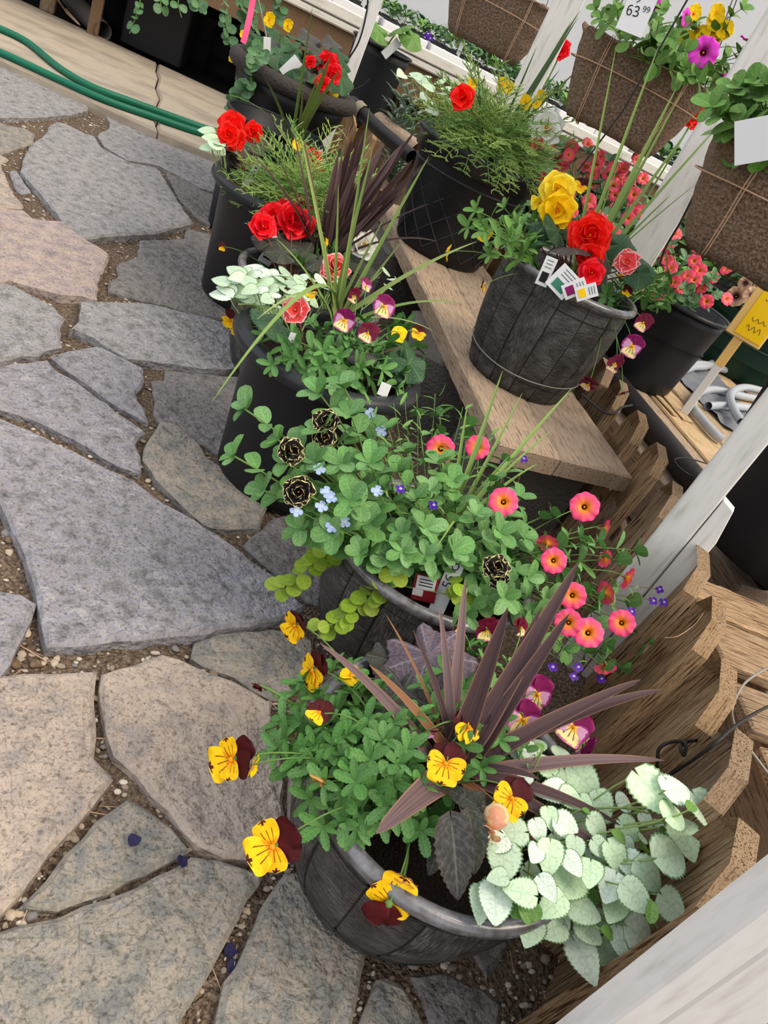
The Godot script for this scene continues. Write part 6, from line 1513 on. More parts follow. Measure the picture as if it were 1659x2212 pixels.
	for e in [[Vector3(0.3879, 0.8783, -1.86), 0.010, 0.0], [Vector3(0.2534, 0.7877, -1.782), 0.016, 0.02], [Vector3(0.425, 0.8131, -1.852), 0.012, 0.0], [Vector3(0.5725, 0.8313, -1.916), 0.012, 0.05], [Vector3(0.3638, 0.7256, -1.763), 0.012, 0.02], [Vector3(0.734, 0.7166, -1.807), 0.014, 0.12], [Vector3(0.1949, 0.36, -1.323), 0.013, 0.55], [Vector3(0.7589, 0.5645, -1.796), 0.010, 0.2], [Vector3(0.4183, 0.7119, -1.802), 0.010, 0.02], [Vector3(0.3508, 0.6392, -1.745), 0.009, 0.06], [Vector3(0.2704, 0.576, -1.729), 0.012, 0.1], [Vector3(0.2428, 0.5, -1.443), 0.008, 0.3], [Vector3(0.5655, 0.652, -1.814), 0.009, 0.06], [Vector3(0.6969, 0.5034, -1.714), 0.006, 0.2], [Vector3(0.4932, 0.6923, -1.783), 0.009, 0.03]]:
		blade(p, root + Vector3(rnd(-0.012, 0.012), -0.05, rnd(-0.012, 0.012)), e[0], e[1], "grass" if rng.randf() < 0.6 else "grass_pale", e[2], "blade", 0.6)
	done(p)
	var t := thing("plant_label", "white plastic label tucked among the violas in the rolled-rim planter", "label", Vector3(0.342, 0.42, -1.544))
	part("stick", cbox(Vector3(0.014, 0.07, 0.0012), 0.0003), M["white_plastic"], t, Transform3D(Basis(Vector3.UP, 0.2), Vector3(0, 0.0, 0)))
	t = thing("plant_label", "white plastic label against the inner side of the rolled black rim", "label", Vector3(0.5707, 0.41, -1.507))
	part("card", cbox(Vector3(0.024, 0.03, 0.0012), 0.0003), M["white_plastic"], t, Transform3D(Basis(Vector3.UP, -0.2) * Basis(Vector3.RIGHT, -0.4), Vector3(0, 0.0, 0)))

func pot4_plants():
	var root := P4 + Vector3(-0.06, 0.27, 0.05)
	var p := plant("begonia_plant", "begonia with a cluster of bright red double flowers over the grey barrel rim", "flower", root)
	for q in [Vector4(0.312, 0.420, -2.301, 0.070), Vector4(0.350, 0.430, -2.399, 0.078), Vector4(0.399, 0.440, -2.391, 0.092), Vector4(0.443, 0.430, -2.591, 0.075), Vector4(0.446, 0.430, -2.439, 0.075), Vector4(0.394, 0.430, -2.542, 0.053)]:
		var at := Vector3(q.x, q.y, q.z)
		begonia_bloom(p, at, face(at, 0.3, 0.4), q.w * 1.0, "p_crimson", [5, 6, 4], root)
	begonia_bloom(p, Vector3(0.523, 0.42, -2.171), Vector3(-0.1, 0.6, 0.7), 0.075, "p_coral", [5, 6, 5, 3], root)
	begonia_bloom(p, Vector3(0.646, 0.44, -2.434), Vector3(-0.1, 0.5, 0.7), 0.08, "p_white", [5, 5, 3], root)
	for q in [Vector4(0.371, 0.390, -2.328, 0.083), Vector4(0.435, 0.390, -2.394, 0.085), Vector4(0.335, 0.370, -2.324, 0.055), Vector4(0.459, 0.390, -2.317, 0.084), Vector4(0.500, 0.390, -2.280, 0.069), Vector4(0.381, 0.390, -2.240, 0.067), Vector4(0.442, 0.390, -2.487, 0.073), Vector4(0.624, 0.390, -2.419, 0.089), Vector4(0.671, 0.390, -2.402, 0.089)]:
		part("leaf", L["begonia_round"], M[tone("bronze")], p.n, look(Vector3(rnd(-1, 1), rnd(-0.2, 0.2), rnd(-0.2, 1)), Vector3(-0.1, 1, 0.4), Vector3(q.x, q.y, q.z) - p.o, q.w * 1.3))
		stem_to(p, bez(root, root.lerp(Vector3(q.x, q.y, q.z), 0.5), Vector3(q.x, q.y, q.z), 5), 0.0026, 0.002)
	done(p, "stem_red")
	root = Vector3(0.5599, 0.33, -2.49)
	p = plant("cordyline", "cordyline with many narrow purple blades fanned before the far pickets", "plant", root)
	for e in [[Vector3(0.2188, 0.6178, -2.189), 0.018, 0.1], [Vector3(0.2849, 0.6244, -2.232), 0.016, 0.08], [Vector3(0.3011, 0.7059, -2.28), 0.016, 0.03], [Vector3(0.3368, 0.6905, -2.275), 0.02, 0.03], [Vector3(0.5333, 0.7613, -2.494), 0.026, 0.0], [Vector3(0.5959, 0.735, -2.479), 0.03, 0.0], [Vector3(0.6322, 0.759, -2.419), 0.032, 0.02], [Vector3(0.6778, 0.735, -2.406), 0.026, 0.04], [Vector3(0.4952, 0.7124, -2.45), 0.03, 0.0], [Vector3(0.4627, 0.6697, -2.406), 0.026, 0.0], [Vector3(0.7373, 0.6613, -2.284), 0.008, 0.1], [Vector3(0.7881, 0.5877, -2.214), 0.010, 0.2], [Vector3(0.584, 0.6912, -2.431), 0.03, 0.0], [Vector3(0.6417, 0.6555, -2.365), 0.028, 0.05], [Vector3(0.448, 0.5689, -2.307), 0.014, 0.03], [Vector3(0.6753, 0.6785, -2.355), 0.022, 0.06], [Vector3(0.4577, 0.4926, -2.254), 0.012, 0.1]]:
		blade(p, root + Vector3(rnd(-0.015, 0.015), -0.03, rnd(-0.015, 0.015)), e[0], e[1] * 1.4, "cordyline" if rng.randf() < 0.7 else "cordyline_pale", e[2], "leaf", 0.5)
	for i in 14:
		var tip: Vector3 = Vector3(0.4687, 0.6725, -2.405).lerp(Vector3(0.7143, 0.6963, -2.396), i / 13.0) + Vector3(0, rnd(-0.1, 0.12), rnd(-0.05, 0.05))
		blade(p, root + Vector3(rnd(-0.015, 0.015), -0.03, rnd(-0.015, 0.015)), tip, rnd(0.02, 0.032), "cordyline" if i % 3 else "cordyline_pale", rnd(0.0, 0.05), "leaf", 0.5)
	done(p, "stem_brown")
	root = P4 + Vector3(0.05, 0.27, 0.08)
	p = plant("viola_plant", "viola with small dark maroon flowers beneath the narrow cordyline", "flower", root)
	for t in [Vector3(0.5499, 0.4, -2.822), Vector3(0.5775, 0.4, -2.751), Vector3(0.5049, 0.38, -2.451), Vector3(0.5553, 0.4, -2.407), Vector3(0.5797, 0.4, -2.35), Vector3(0.516, 0.37, -2.366), Vector3(0.4626, 0.37, -2.276), Vector3(0.4341, 0.37, -2.287)]:
		shoot(p, root, t, 3, "pansy", "pansy", 0.05, 0.15, 0.3, 5)
	for e in [[Vector3(0.539, 0.44, -2.747), 0.05, "burgundy"], [Vector3(0.5655, 0.43, -2.658), 0.05, "burgundy"], [Vector3(0.5262, 0.42, -2.548), 0.035, "dark"], [Vector3(0.5207, 0.41, -2.412), 0.035, "plain"], [Vector3(0.229, 0.3, -2.373), 0.03, "dark"]]:
		viola(p, e[0], face(e[0]), Vector3.UP, e[1], e[2], root.lerp(e[0], 0.4))
	done(p)
	var lb := thing("plant_label", "white printed plant label leaning in the grey-rimmed barrel", "label", Vector3(0.3665, 0.33, -2.343))
	var lx := Transform3D(Basis(Vector3.UP, 0.5) * Basis(Vector3(0, 0, 1), -0.3), Vector3(0, 0.02, 0))
	part("card", cbox(Vector3(0.05, 0.09, 0.0012), 0.0003), M["card"], lb, lx)
	for k in 5: part("print_line", cbox(Vector3(0.034, 0.005, 0.0006), 0.0002), M["ink"], lb, lx * Transform3D(Basis(), Vector3(0, 0.03 - 0.014 * k, 0.001)))

func fronds(p: Dictionary, c: Vector3, n: int, size: float, flat: float, tilt := 0.0):
	for i in n:
		var a := i * 2.39996 + rnd(-0.2, 0.2)
		var q := sqrt((i + 0.5) / n)
		var d := Vector3(cos(a) * (0.25 + q), lerpf(1.2, -0.35, q) * flat + tilt, sin(a) * (0.25 + q)).normalized()
		part("frond", L["frond%d" % (i % 4)], M["frond_green" if i % 2 else "frond_pale"], p.n, look(d, Vector3.UP, c - p.o + d * size * 0.15, size * rnd(0.75, 1.15)))

func pot5_plants():
	mat("frond_pale", rgb(166, 194, 108), 0.6)
	mat("frond_green", rgb(128, 166, 88), 0.6)
	var root := P5 + Vector3(0.06, 0.39, 0.06)
	var p := plant("feathery_plant", "feathery thread-leaved green plant spilling over the tall black planter", "plant", root)
	fronds(p, root + Vector3(0, 0.06, 0.03), 110, 0.2, 0.8)
	done(p)
	root = P5 + Vector3(-0.1, 0.36, 0.0)
	p = plant("begonia_plant", "begonia with orange-red flowers beside pale lamium at the tall black planter's rim", "flower", root)
	for q in [Vector4(0.194, 0.530, -2.866, 0.077), Vector4(0.206, 0.510, -2.796, 0.061), Vector4(0.273, 0.520, -2.980, 0.055), Vector4(0.181, 0.530, -2.745, 0.060)]:
		var at := Vector3(q.x, q.y, q.z)
		begonia_bloom(p, at, face(at, 0.1, 0.5), q.w * 1.05, "p_red", [5, 5, 3], root)
	for q in [Vector4(0.286, 0.470, -3.040, 0.100), Vector4(0.241, 0.470, -2.902, 0.080), Vector4(0.335, 0.470, -3.193, 0.087), Vector4(0.217, 0.440, -2.920, 0.080)]:
		part("leaf", L["begonia_round"], M[tone("bronze")], p.n, look(Vector3(rnd(-1, 1), 0, rnd(-0.2, 1)), Vector3(-0.1, 1, 0.5), Vector3(q.x, q.y, q.z) - p.o, q.w * 1.3))
		stem_to(p, bez(root, root, Vector3(q.x, q.y, q.z), 4), 0.0026, 0.002)
	done(p, "stem_red")
	root = P5 + Vector3(-0.14, 0.36, 0.04)
	p = plant("lamium_plant", "small sprig of pale lamium hanging over the tall black planter's rim", "plant", root)
	leaves_at(p, [Vector4(0.115, 0.490, -2.854, 0.040), Vector4(0.132, 0.490, -2.780, 0.039), Vector4(0.122, 0.460, -2.776, 0.042), Vector4(0.148, 0.490, -2.732, 0.042), Vector4(0.167, 0.490, -2.752, 0.045), Vector4(0.170, 0.490, -2.929, 0.044), Vector4(0.141, 0.490, -2.880, 0.037), Vector4(0.166, 0.450, -2.831, 0.037), Vector4(0.127, 0.490, -2.821, 0.037)], "heart", "lamium", root, 0.3, 0.8)
	done(p, "stem_pale")
	root = P5 + Vector3(0.14, 0.36, 0.08)
	p = plant("dianthus_plant", "leafy plant with small scarlet and yellow flowers beside the feathery foliage", "flower", root)
	for t in [Vector3(0.5827, 0.48, -3.264), Vector3(0.591, 0.48, -3.074), Vector3(0.6001, 0.46, -3.002), Vector3(0.5201, 0.46, -2.755), Vector3(0.5617, 0.45, -2.786), Vector3(0.6503, 0.48, -3.331), Vector3(0.4966, 0.48, -2.766)]:
		shoot(p, root, t, 3, "pansy", "dark_green", 0.06, 0.15, 0.3, 5)
	for q in [Vector4(0.491, 0.520, -2.938, 0.053), Vector4(0.509, 0.500, -2.798, 0.048), Vector4(0.465, 0.500, -2.882, 0.032)]:
		var at := Vector3(q.x, q.y, q.z)
		begonia_bloom(p, at, face(at, 0.1, 0.4), q.w * 1.2, "p_crimson", [6, 5], root)
	for e in [[Vector3(0.5447, 0.5, -2.841), 0.045, "yellow"], [Vector3(0.4376, 0.53, -3.024), 0.05, "plain"], [Vector3(0.4795, 0.52, -3.14), 0.036, "dark"]]:
		viola(p, e[0], face(e[0]), Vector3.UP, e[1], e[2], root)
	done(p)
	root = Vector3(0.5179, 0.42, -3.667)
	p = plant("spike_grass", "stiff upright olive spike blades behind the feathery planter", "plant", root)
	for e in [[Vector3(0.3373, 0.9437, -3.031), 0.016, 0.0], [Vector3(0.4497, 0.836, -3.067), 0.030, 0.0], [Vector3(0.4921, 0.8061, -3.061), 0.026, 0.02], [Vector3(0.3847, 0.7151, -2.975), 0.014, 0.02], [Vector3(0.2273, 0.7152, -2.941), 0.012, 0.06], [Vector3(0.1444, 0.6112, -2.896), 0.008, 0.1], [Vector3(0.5892, 0.6204, -2.993), 0.008, 0.2], [Vector3(0.2589, 0.6921, -2.939), 0.014, 0.03], [Vector3(0.4272, 0.7705, -3.02), 0.016, 0.0]]:
		blade(p, root + Vector3(rnd(-0.015, 0.015), -0.04, rnd(-0.015, 0.015)), e[0], e[1], "grass" if rng.randf() < 0.6 else "grass_pale", e[2], "blade", 0.6)
	done(p)
	var lb := thing("plant_label", "white plastic label stick standing in the feathery planter's soil", "label", Vector3(0.2841, 0.4, -2.727))
	var lx := Transform3D(Basis(Vector3.UP, 0.3) * Basis(Vector3(0, 0, 1), -0.25), Vector3(0, 0.04, 0))
	part("stick", cbox(Vector3(0.022, 0.12, 0.0014), 0.0003), M["white_plastic"], lb, lx)
	for k in 3: part("pen_mark", cbox(Vector3(0.01, 0.007, 0.0006), 0.0002), M["ink"], lb, lx * Transform3D(Basis(Vector3(0, 0, 1), 0.4), Vector3(0, 0.03 - 0.016 * k, 0.001)))

func bowl_plants():
	var root := PB + Vector3(0.0, 0.25, 0.0)
	var p := plant("begonia_plant", "begonia with dusky lobed leaves and scarlet flowers in the roped-rim bowl", "flower", root)
	for q in [Vector3(0.2642, 0.6795, -3.991), Vector3(0.3486, 0.7279, -4.085), Vector3(0.3931, 0.7287, -3.93), Vector3(0.4495, 0.7523, -4.075), Vector3(0.5129, 0.7605, -4.068), Vector3(0.6053, 0.7814, -4.055), Vector3(0.4325, 0.7078, -3.926), Vector3(0.4785, 0.6766, -3.82), Vector3(0.5354, 0.6814, -3.762), Vector3(0.3992, 0.6723, -3.88), Vector3(0.5465, 0.7482, -3.912), Vector3(0.4572, 0.6377, -3.772), Vector3(0.3196, 0.6969, -3.937), Vector3(0.4941, 0.7155, -3.919), Vector3(0.6407, 0.7021, -3.898), Vector3(0.6428, 0.7559, -3.999), Vector3(0.4968, 0.6394, -3.747), Vector3(0.3523, 0.6784, -3.834), Vector3(0.4184, 0.6586, -3.777), Vector3(0.5944, 0.6795, -3.804)]:
		part("leaf", L["begonia_round"], M[tone(["dark_green", "bronze", "dark_green"][rng.randi() % 3])], p.n, look(Vector3(rnd(-1, 1), rnd(-0.2, 0.2), rnd(-0.2, 1)), Vector3(-0.2, 1, 0.9), q - p.o, rnd(0.1, 0.15)))
		stem_to(p, bez(root, root + Vector3(0, 0.08, 0), q, 4), 0.003, 0.002)
	for q in [Vector4(0.567, 0.720, -3.900, 0.107), Vector4(0.530, 0.680, -3.596, 0.069), Vector4(0.477, 0.720, -3.743, 0.047), Vector4(0.591, 0.700, -3.846, 0.090)]:
		var at := Vector3(q.x, q.y, q.z)
		begonia_bloom(p, at, face(at, 0.0, 0.3), q.w * 0.9, "p_crimson", [5, 6, 4], root)
	done(p, "stem_red")
	root = PB + Vector3(-0.05, 0.25, 0.05)
	p = plant("viola_plant", "viola dotting the roped-rim bowl with small yellow flowers", "flower", root)
	for e in [[Vector3(0.2846, 0.78, -3.925), 0.06, "plain"], [Vector3(0.3896, 0.77, -4.202), 0.055, "plain"], [Vector3(0.6386, 0.74, -4.158), 0.055, "yellow"], [Vector3(0.6272, 0.62, -3.827), 0.055, "plain"], [Vector3(0.1943, 0.55, -4.171), 0.04, "plain"], [Vector3(0.2006, 0.68, -3.969), 0.035, "plain"]]:
		viola(p, e[0], face(e[0], 0.0), Vector3.UP, e[1], e[2], root)
	done(p)
	root = PB + Vector3(-0.12, 0.27, 0.12)
	p = plant("trailing_vine", "small-leaved green vine cascading over the roped rim", "plant", root)
	for e in [[[Vector3(0.3014, 0.68, -3.869), Vector3(0.2724, 0.66, -3.732), Vector3(0.2621, 0.6, -3.737), Vector3(0.3267, 0.52, -3.967)], 8], [[Vector3(0.3342, 0.68, -3.899), Vector3(0.3761, 0.63, -3.965), Vector3(0.3713, 0.58, -3.957), Vector3(0.3676, 0.5, -4.002), Vector3(0.3264, 0.42, -3.957)], 10], [[Vector3(0.2726, 0.54, -3.784), Vector3(0.2549, 0.5, -3.806), Vector3(0.2429, 0.44, -3.838)], 5], [[Vector3(0.3334, 0.56, -3.925), Vector3(0.3291, 0.48, -3.97), Vector3(0.3014, 0.43, -3.959), Vector3(0.2342, 0.4, -3.823)], 7]]:
		var c := curve([root] + e[0], 4)
		stem_to(p, c, 0.002, 0.0014)
		for i in range(3, c.size()):
			var tn := rnd(0, TAU)
			for k in 2: put_leaf(p, "ovate" + str(rng.randi() % 3), tone("vine"), c[i], Vector3(cos(tn + PI * k), 0.2, sin(tn + PI * k)), face(c[i], 0.3), rnd(0.04, 0.055))
	done(p)
	var rb := thing("pink_ribbon", "bright pink ribbon hanging down to the roped-rim bowl", "ribbon", Vector3(0.2001, 0.6818, -3.745))
	var rows := []
	var o := Vector3(0.2001, 0.6818, -3.745)
	for q in [Vector3(0.1816, 0.8764, -3.796), Vector3(0.191, 0.8295, -3.795), Vector3(0.1962, 0.7819, -3.775), Vector3(0.1986, 0.7241, -3.755), Vector3(0.1982, 0.6756, -3.745)]:
		rows.append([q - o + Vector3(-0.012, 0, 0), q - o + Vector3(0.012, 0, 0.004)])
	part("tail", sheet(rows), M["ribbon"], rb)
	var lw := solo("hanging_wire", "thin pale wire rising from the roped-rim bowl", "wire", tube([Vector3(0.3053, 0.6952, -3.838), Vector3(0.2059, 0.8486, -3.845), Vector3(0.1542, 0.9112, -3.847)], 0.004, 0.004, 5), M["wire_bright"])
	var lb := solo("plant_label", "white plastic label at the foot of the pale wire in the bowl", "label", cbox(Vector3(0.03, 0.06, 0.002), 0.0004), M["white_plastic"], Transform3D(Basis(Vector3(0, 0, 1), 0.3), Vector3(0.2934, 0.7034, -3.769)))
	lb = solo("plant_label", "white card label standing among dusky begonia leaves", "label", cbox(Vector3(0.05, 0.09, 0.002), 0.0004), M["card"], Transform3D(Basis(Vector3(0, 0, 1), -0.5), Vector3(0.4119, 0.6652, -3.778)))

func pot9_plants():
	var root := P9 + Vector3(-0.16, 0.39, -0.02)
	var p := plant("lamium_plant", "pale mint lamium leaning out of the lattice pot", "plant", root)
	leaves_at(p, [Vector4(0.755, 0.860, -3.298, 0.043), Vector4(0.826, 0.860, -3.445, 0.045), Vector4(0.912, 0.860, -3.687, 0.048), Vector4(0.949, 0.860, -3.718, 0.043), Vector4(0.967, 0.850, -3.639, 0.048), Vector4(1.041, 0.860, -3.815, 0.051), Vector4(1.116, 0.840, -3.947, 0.047), Vector4(1.165, 0.830, -3.988, 0.047), Vector4(1.017, 0.820, -3.633, 0.049), Vector4(0.888, 0.820, -3.356, 0.045), Vector4(0.929, 0.800, -3.396, 0.046), Vector4(0.929, 0.790, -3.325, 0.040), Vector4(0.974, 0.800, -3.413, 0.041), Vector4(1.035, 0.810, -3.537, 0.042), Vector4(0.873, 0.860, -3.561, 0.042), Vector4(0.998, 0.830, -3.677, 0.043), Vector4(0.878, 0.860, -3.324, 0.039), Vector4(1.276, 0.860, -4.198, 0.050), Vector4(1.366, 0.870, -4.381, 0.059), Vector4(0.944, 0.860, -3.344, 0.040), Vector4(1.118, 0.810, -3.815, 0.040), Vector4(0.906, 0.850, -3.583, 0.042)], "heart", "lamium", root, 0.3, 0.8)
	stem_to(p, bez(root, root + Vector3(-0.05, 0.1, 0), Vector3(0.8415, 0.85, -3.467), 6), 0.003, 0.002)
	done(p, "stem_pale")
	root = P9 + Vector3(0.0, 0.40, 0.05)
	p = plant("feathery_plant", "feathery green plant drooping over the lattice pot's rim", "plant", root)
	fronds(p, root + Vector3(-0.02, 0.10, 0.03), 110, 0.25, 0.75)
	done(p)
	root = P9 + Vector3(0.12, 0.40, 0.06)
	p = plant("begonia_plant", "begonia with a large white yellow-centred flower in the lattice pot", "flower", root)
	begonia_bloom(p, Vector3(1.323, 0.9223, -3.132), Vector3(-0.4, 0.35, 0.8), 0.11, "p_white", [5, 5, 3], root)
	begonia_bloom(p, Vector3(0.9434, 0.8952, -3.058), Vector3(-0.5, 0.3, 0.6), 0.08, "p_red", [5, 5, 3], root)
	begonia_bloom(p, Vector3(1.295, 0.864, -3.09), Vector3(0.0, -0.3, 0.6), 0.05, "p_coral", [3, 2], root)
	for q in [Vector4(1.884, 0.780, -4.200, 0.123), Vector4(1.560, 0.760, -3.685, 0.095), Vector4(1.852, 0.720, -4.099, 0.121), Vector4(1.703, 0.740, -3.893, 0.101), Vector4(2.285, 0.800, -5.097, 0.130)]:
		part("leaf", L["begonia_round"], M[tone("dark_green")], p.n, look(Vector3(rnd(-1, 1), 0, rnd(-0.2, 1)), Vector3(-0.1, 1, 0.6), Vector3(q.x, q.y, q.z) - p.o, q.w * 1.2))
		stem_to(p, bez(root, root, Vector3(q.x, q.y, q.z), 4), 0.003, 0.002)
	done(p, "stem_red")
	root = P9 + Vector3(0.05, 0.40, -0.06)
	p = plant("viola_plant", "viola with small yellow flowers behind the lattice pot's feathery plant", "flower", root)
	for e in [[Vector3(1.129, 0.9827, -3.26), 0.06], [Vector3(1.157, 0.9839, -3.25), 0.05], [Vector3(1.013, 0.9389, -3.246), 0.05], [Vector3(1.232, 0.9679, -3.223), 0.06], [Vector3(1.29, 1.009, -3.253), 0.05], [Vector3(1.273, 0.9793, -3.207), 0.04]]:
		viola(p, e[0], face(e[0], 0.2, 0.4), Vector3.UP, e[1], "plain", root)
	done(p)
	root = P9 + Vector3(0.04, 0.42, -0.02)
	p = plant("spike_grass", "long dark green spike blades fanning from the lattice pot", "plant", root)
	for e in [[Vector3(1.32, 1.323, -3.349), 0.02, 0.02], [Vector3(1.309, 1.277, -3.354), 0.018, 0.02], [Vector3(1.388, 1.142, -3.267), 0.016, 0.1], [Vector3(0.9733, 1.057, -3.258), 0.014, 0.02], [Vector3(1.33, 1.118, -3.292), 0.014, 0.06], [Vector3(1.337, 1.018, -3.235), 0.008, 0.1], [Vector3(1.201, 1.149, -3.288), 0.012, 0.02], [Vector3(1.324, 1.3, -3.348), 0.016, 0.04]]:
		blade(p, root + Vector3(rnd(-0.02, 0.02), -0.05, rnd(-0.02, 0.02)), e[0], e[1], "grass_dark", e[2], "blade", 0.6)
	done(p)

func pot10_plants():
	var root := P10 + Vector3(-0.1, 0.317, 0.0)
	var p := plant("viola_plant", "viola foliage leaning from the bench barrel towards the path, with one yellow flower", "flower", root)
	for t in [Vector3(0.7894, 0.74, -2.04), Vector3(0.7929, 0.69, -2.049), Vector3(0.8202, 0.71, -1.992), Vector3(0.9181, 0.75, -2.183), Vector3(0.9396, 0.74, -2.115), Vector3(0.8623, 0.66, -1.992), Vector3(0.9179, 0.7, -2.05), Vector3(1.062, 0.73, -2.281), Vector3(0.8112, 0.72, -2.028), Vector3(1.024, 0.7, -2.221), Vector3(0.883, 0.72, -2.07), Vector3(1.121, 0.7, -2.347), Vector3(0.9953, 0.67, -2.135)]:
		shoot(p, root + Vector3(rnd(-0.04, 0.04), 0, rnd(-0.04, 0.04)), t, 3, "pansy", "fresh", 0.062, 0.15, 0.3, 5)
	for e in [[Vector3(0.8566, 0.6818, -2.081), Vector3(-0.4, 0.5, 0.6), 0.05, "plain"], [Vector3(0.8733, 0.5795, -1.965), Vector3(0.8, 0.3, 0.3), 0.05, "yellow"], [Vector3(0.7722, 0.6067, -2.06), Vector3(0.9, 0.0, 0.2), 0.05, "plain"]]:
		viola(p, e[0], e[1], Vector3.UP, e[2], e[3], root)
	done(p)
	root = P10 + Vector3(0.13, 0.317, 0.04)
	p = plant("viola_plant", "viola dangling plum and pale yellow flowers down the side of the bench barrel", "flower", root)
	for t in [Vector3(1.552, 0.68, -2.396), Vector3(1.649, 0.64, -2.409), Vector3(1.783, 0.66, -2.561), Vector3(2.037, 0.66, -2.878), Vector3(2.078, 0.62, -2.811), Vector3(1.375, 0.69, -2.177), Vector3(1.752, 0.61, -2.478), Vector3(1.288, 0.66, -2.064), Vector3(1.696, 0.7, -2.659), Vector3(1.841, 0.62, -2.57), Vector3(1.408, 0.66, -2.164), Vector3(1.717, 0.68, -2.589)]:
		shoot(p, root + Vector3(rnd(-0.05, 0.05), 0, rnd(-0.05, 0.05)), t, 3, "pansy", "pansy", 0.064, 0.15, 0.3, 5)
	for e in [[Vector3(1.334, 0.6679, -1.898), Vector3(-0.5, 0.2, 0.8), 0.058, "burgundy"], [Vector3(1.302, 0.6122, -1.835), Vector3(-0.5, 0.25, 0.8), 0.07, "magenta"], [Vector3(1.275, 0.5552, -1.817), Vector3(-0.8, 0.3, 0.3), 0.06, "burgundy"], [Vector3(1.237, 0.4749, -1.819), Vector3(-0.3, -0.6, 0.5), 0.06, "burgundy"], [Vector3(1.313, 0.5, -1.765), Vector3(0.3, -0.5, 0.5), 0.05, "burgundy"], [Vector3(1.302, 0.733, -2.075), Vector3(-0.2, 0.5, 0.6), 0.04, "dark"], [Vector3(1.318, 0.704, -2.03), Vector3(-0.2, 0.5, 0.6), 0.04, "dark"]]:
		viola(p, e[0], e[1], Vector3(0.2, 0.9, -0.2), e[2], e[3], root)
	done(p)
	root = P10 + Vector3(0.02, 0.317, -0.02)
	p = plant("begonia_plant", "begonia with yellow, scarlet and pink flowers in the bench barrel", "flower", root)
	for e in [[Vector3(1.075, 0.8412, -2.257), 0.088, "p_yellow_pale", [5, 4, 3]], [Vector3(1.077, 0.7976, -2.201), 0.09, "p_yellow_plain", [5, 4, 3]], [Vector3(1.05, 0.7908, -2.269), 0.05, "p_yellow_pale", [3, 2]], [Vector3(1.159, 0.7875, -2.101), 0.105, "p_red", [6, 7, 6, 4]], [Vector3(1.165, 0.7469, -2.053), 0.07, "p_red", [5, 5, 3]], [Vector3(1.169, 0.7152, -2.004), 0.065, "p_crimson", [5, 4, 3]], [Vector3(1.271, 0.7734, -2.036), 0.06, "p_coral", [4, 4, 2]]]:
		begonia_bloom(p, e[0], face(e[0], 0.15, 0.2), e[1], e[2], e[3], root)
	for e in [[Vector3(1.11, 0.7443, -2.071), 0.12, "bronze0"], [Vector3(1.082, 0.7574, -2.142), 0.1, "dark_green1"], [Vector3(1.066, 0.7576, -2.206), 0.1, "dark_green0"], [Vector3(1.362, 0.7866, -2.097), 0.11, "dark_green2"], [Vector3(1.212, 0.7347, -2.013), 0.08, "bronze1"], [Vector3(1.165, 0.7644, -2.212), 0.1, "dark_green1"], [Vector3(1.286, 0.7917, -2.144), 0.1, "dark_green0"], [Vector3(1.037, 0.7118, -2.142), 0.09, "dark_green2"], [Vector3(1.308, 0.7637, -2.012), 0.08, "dark_green1"]]:
		part("leaf", L["begonia_round"], M[e[2]], p.n, look(Vector3(rnd(-1, 1), 0.1, rnd(0, 1)), Vector3(-0.4, 0.8, 0.8), e[0] - p.o, e[1]))
		stem_to(p, bez(root, root, e[0], 4), 0.003, 0.002)
	done(p, "stem_red")
	root = P10 + Vector3(0.06, 0.317, -0.06)
	p = plant("spike_grass", "tall green spike blades rising from the bench barrel across the brown trough", "plant", root)
	for e in [[Vector3(1.078, 1.221, -2.366), 0.012, 0.0], [Vector3(1.213, 1.29, -2.412), 0.014, 0.0], [Vector3(1.307, 1.211, -2.363), 0.022, 0.0], [Vector3(1.324, 1.21, -2.353), 0.014, 0.0], [Vector3(1.389, 1.157, -2.316), 0.014, 0.04], [Vector3(1.477, 1.197, -2.32), 0.012, 0.06], [Vector3(1.418, 1.016, -2.179), 0.006, 0.06], [Vector3(1.382, 0.9666, -2.203), 0.01, 0.08], [Vector3(1.198, 1.004, -2.251), 0.008, 0.0]]:
		blade(p, root + Vector3(rnd(-0.015, 0.015), -0.03, rnd(-0.015, 0.015)), e[0], e[1], "grass", e[2], "blade", 0.6)
	done(p)
	# labels behind the rim
	var spots := [[Vector3(1.033, 0.6876, -1.988), 0.05, 0.11, 0.1, "white plastic label with a pointed top behind the bench barrel's rim"], [Vector3(1.071, 0.6893, -1.944), 0.10, 0.10, -0.3, "broad white picture label with green print in the bench barrel"], [Vector3(1.098, 0.6899, -1.918), 0.06, 0.09, -0.7, "white label with a pink flower picture in the bench barrel"], [Vector3(1.12, 0.6988, -1.893), 0.055, 0.08, -0.8, "white label with an orange flower picture in the bench barrel"]]
	for i in spots.size():
		var e: Array = spots[i]
		e[1] *= 0.68
		e[2] *= 0.72
		e[0] += Vector3(0, -0.012, 0)
		var t := thing("plant_label", e[4], "label", e[0], 0.0, "")
		var n: Vector3 = (PATH_SIDE - e[0]).normalized()
		var b := Basis.looking_at(-n, Vector3.UP) * Basis(Vector3(0, 0, 1), e[3])
		part("card", cbox(Vector3(e[1], e[2], 0.0015), 0.0004), M["white_plastic"], t, Transform3D(b, Vector3.ZERO))
		var pic: String = ["ink", "fresh0", "p_magenta", "sign_yellow"][i]
		part("picture", cbox(Vector3(e[1] * 0.6, e[2] * 0.35, 0.0008), 0.0002), M["leaf_print" if i == 1 else pic], t, Transform3D(b, b * Vector3(0, -e[2] * 0.2, 0.0014)))
		for k in 3: part("print_line", cbox(Vector3(e[1] * 0.55, 0.0022, 0.0006), 0.0002), M["print_grey"], t, Transform3D(b, b * Vector3(0, e[2] * (0.38 - 0.12 * k), 0.0013)))
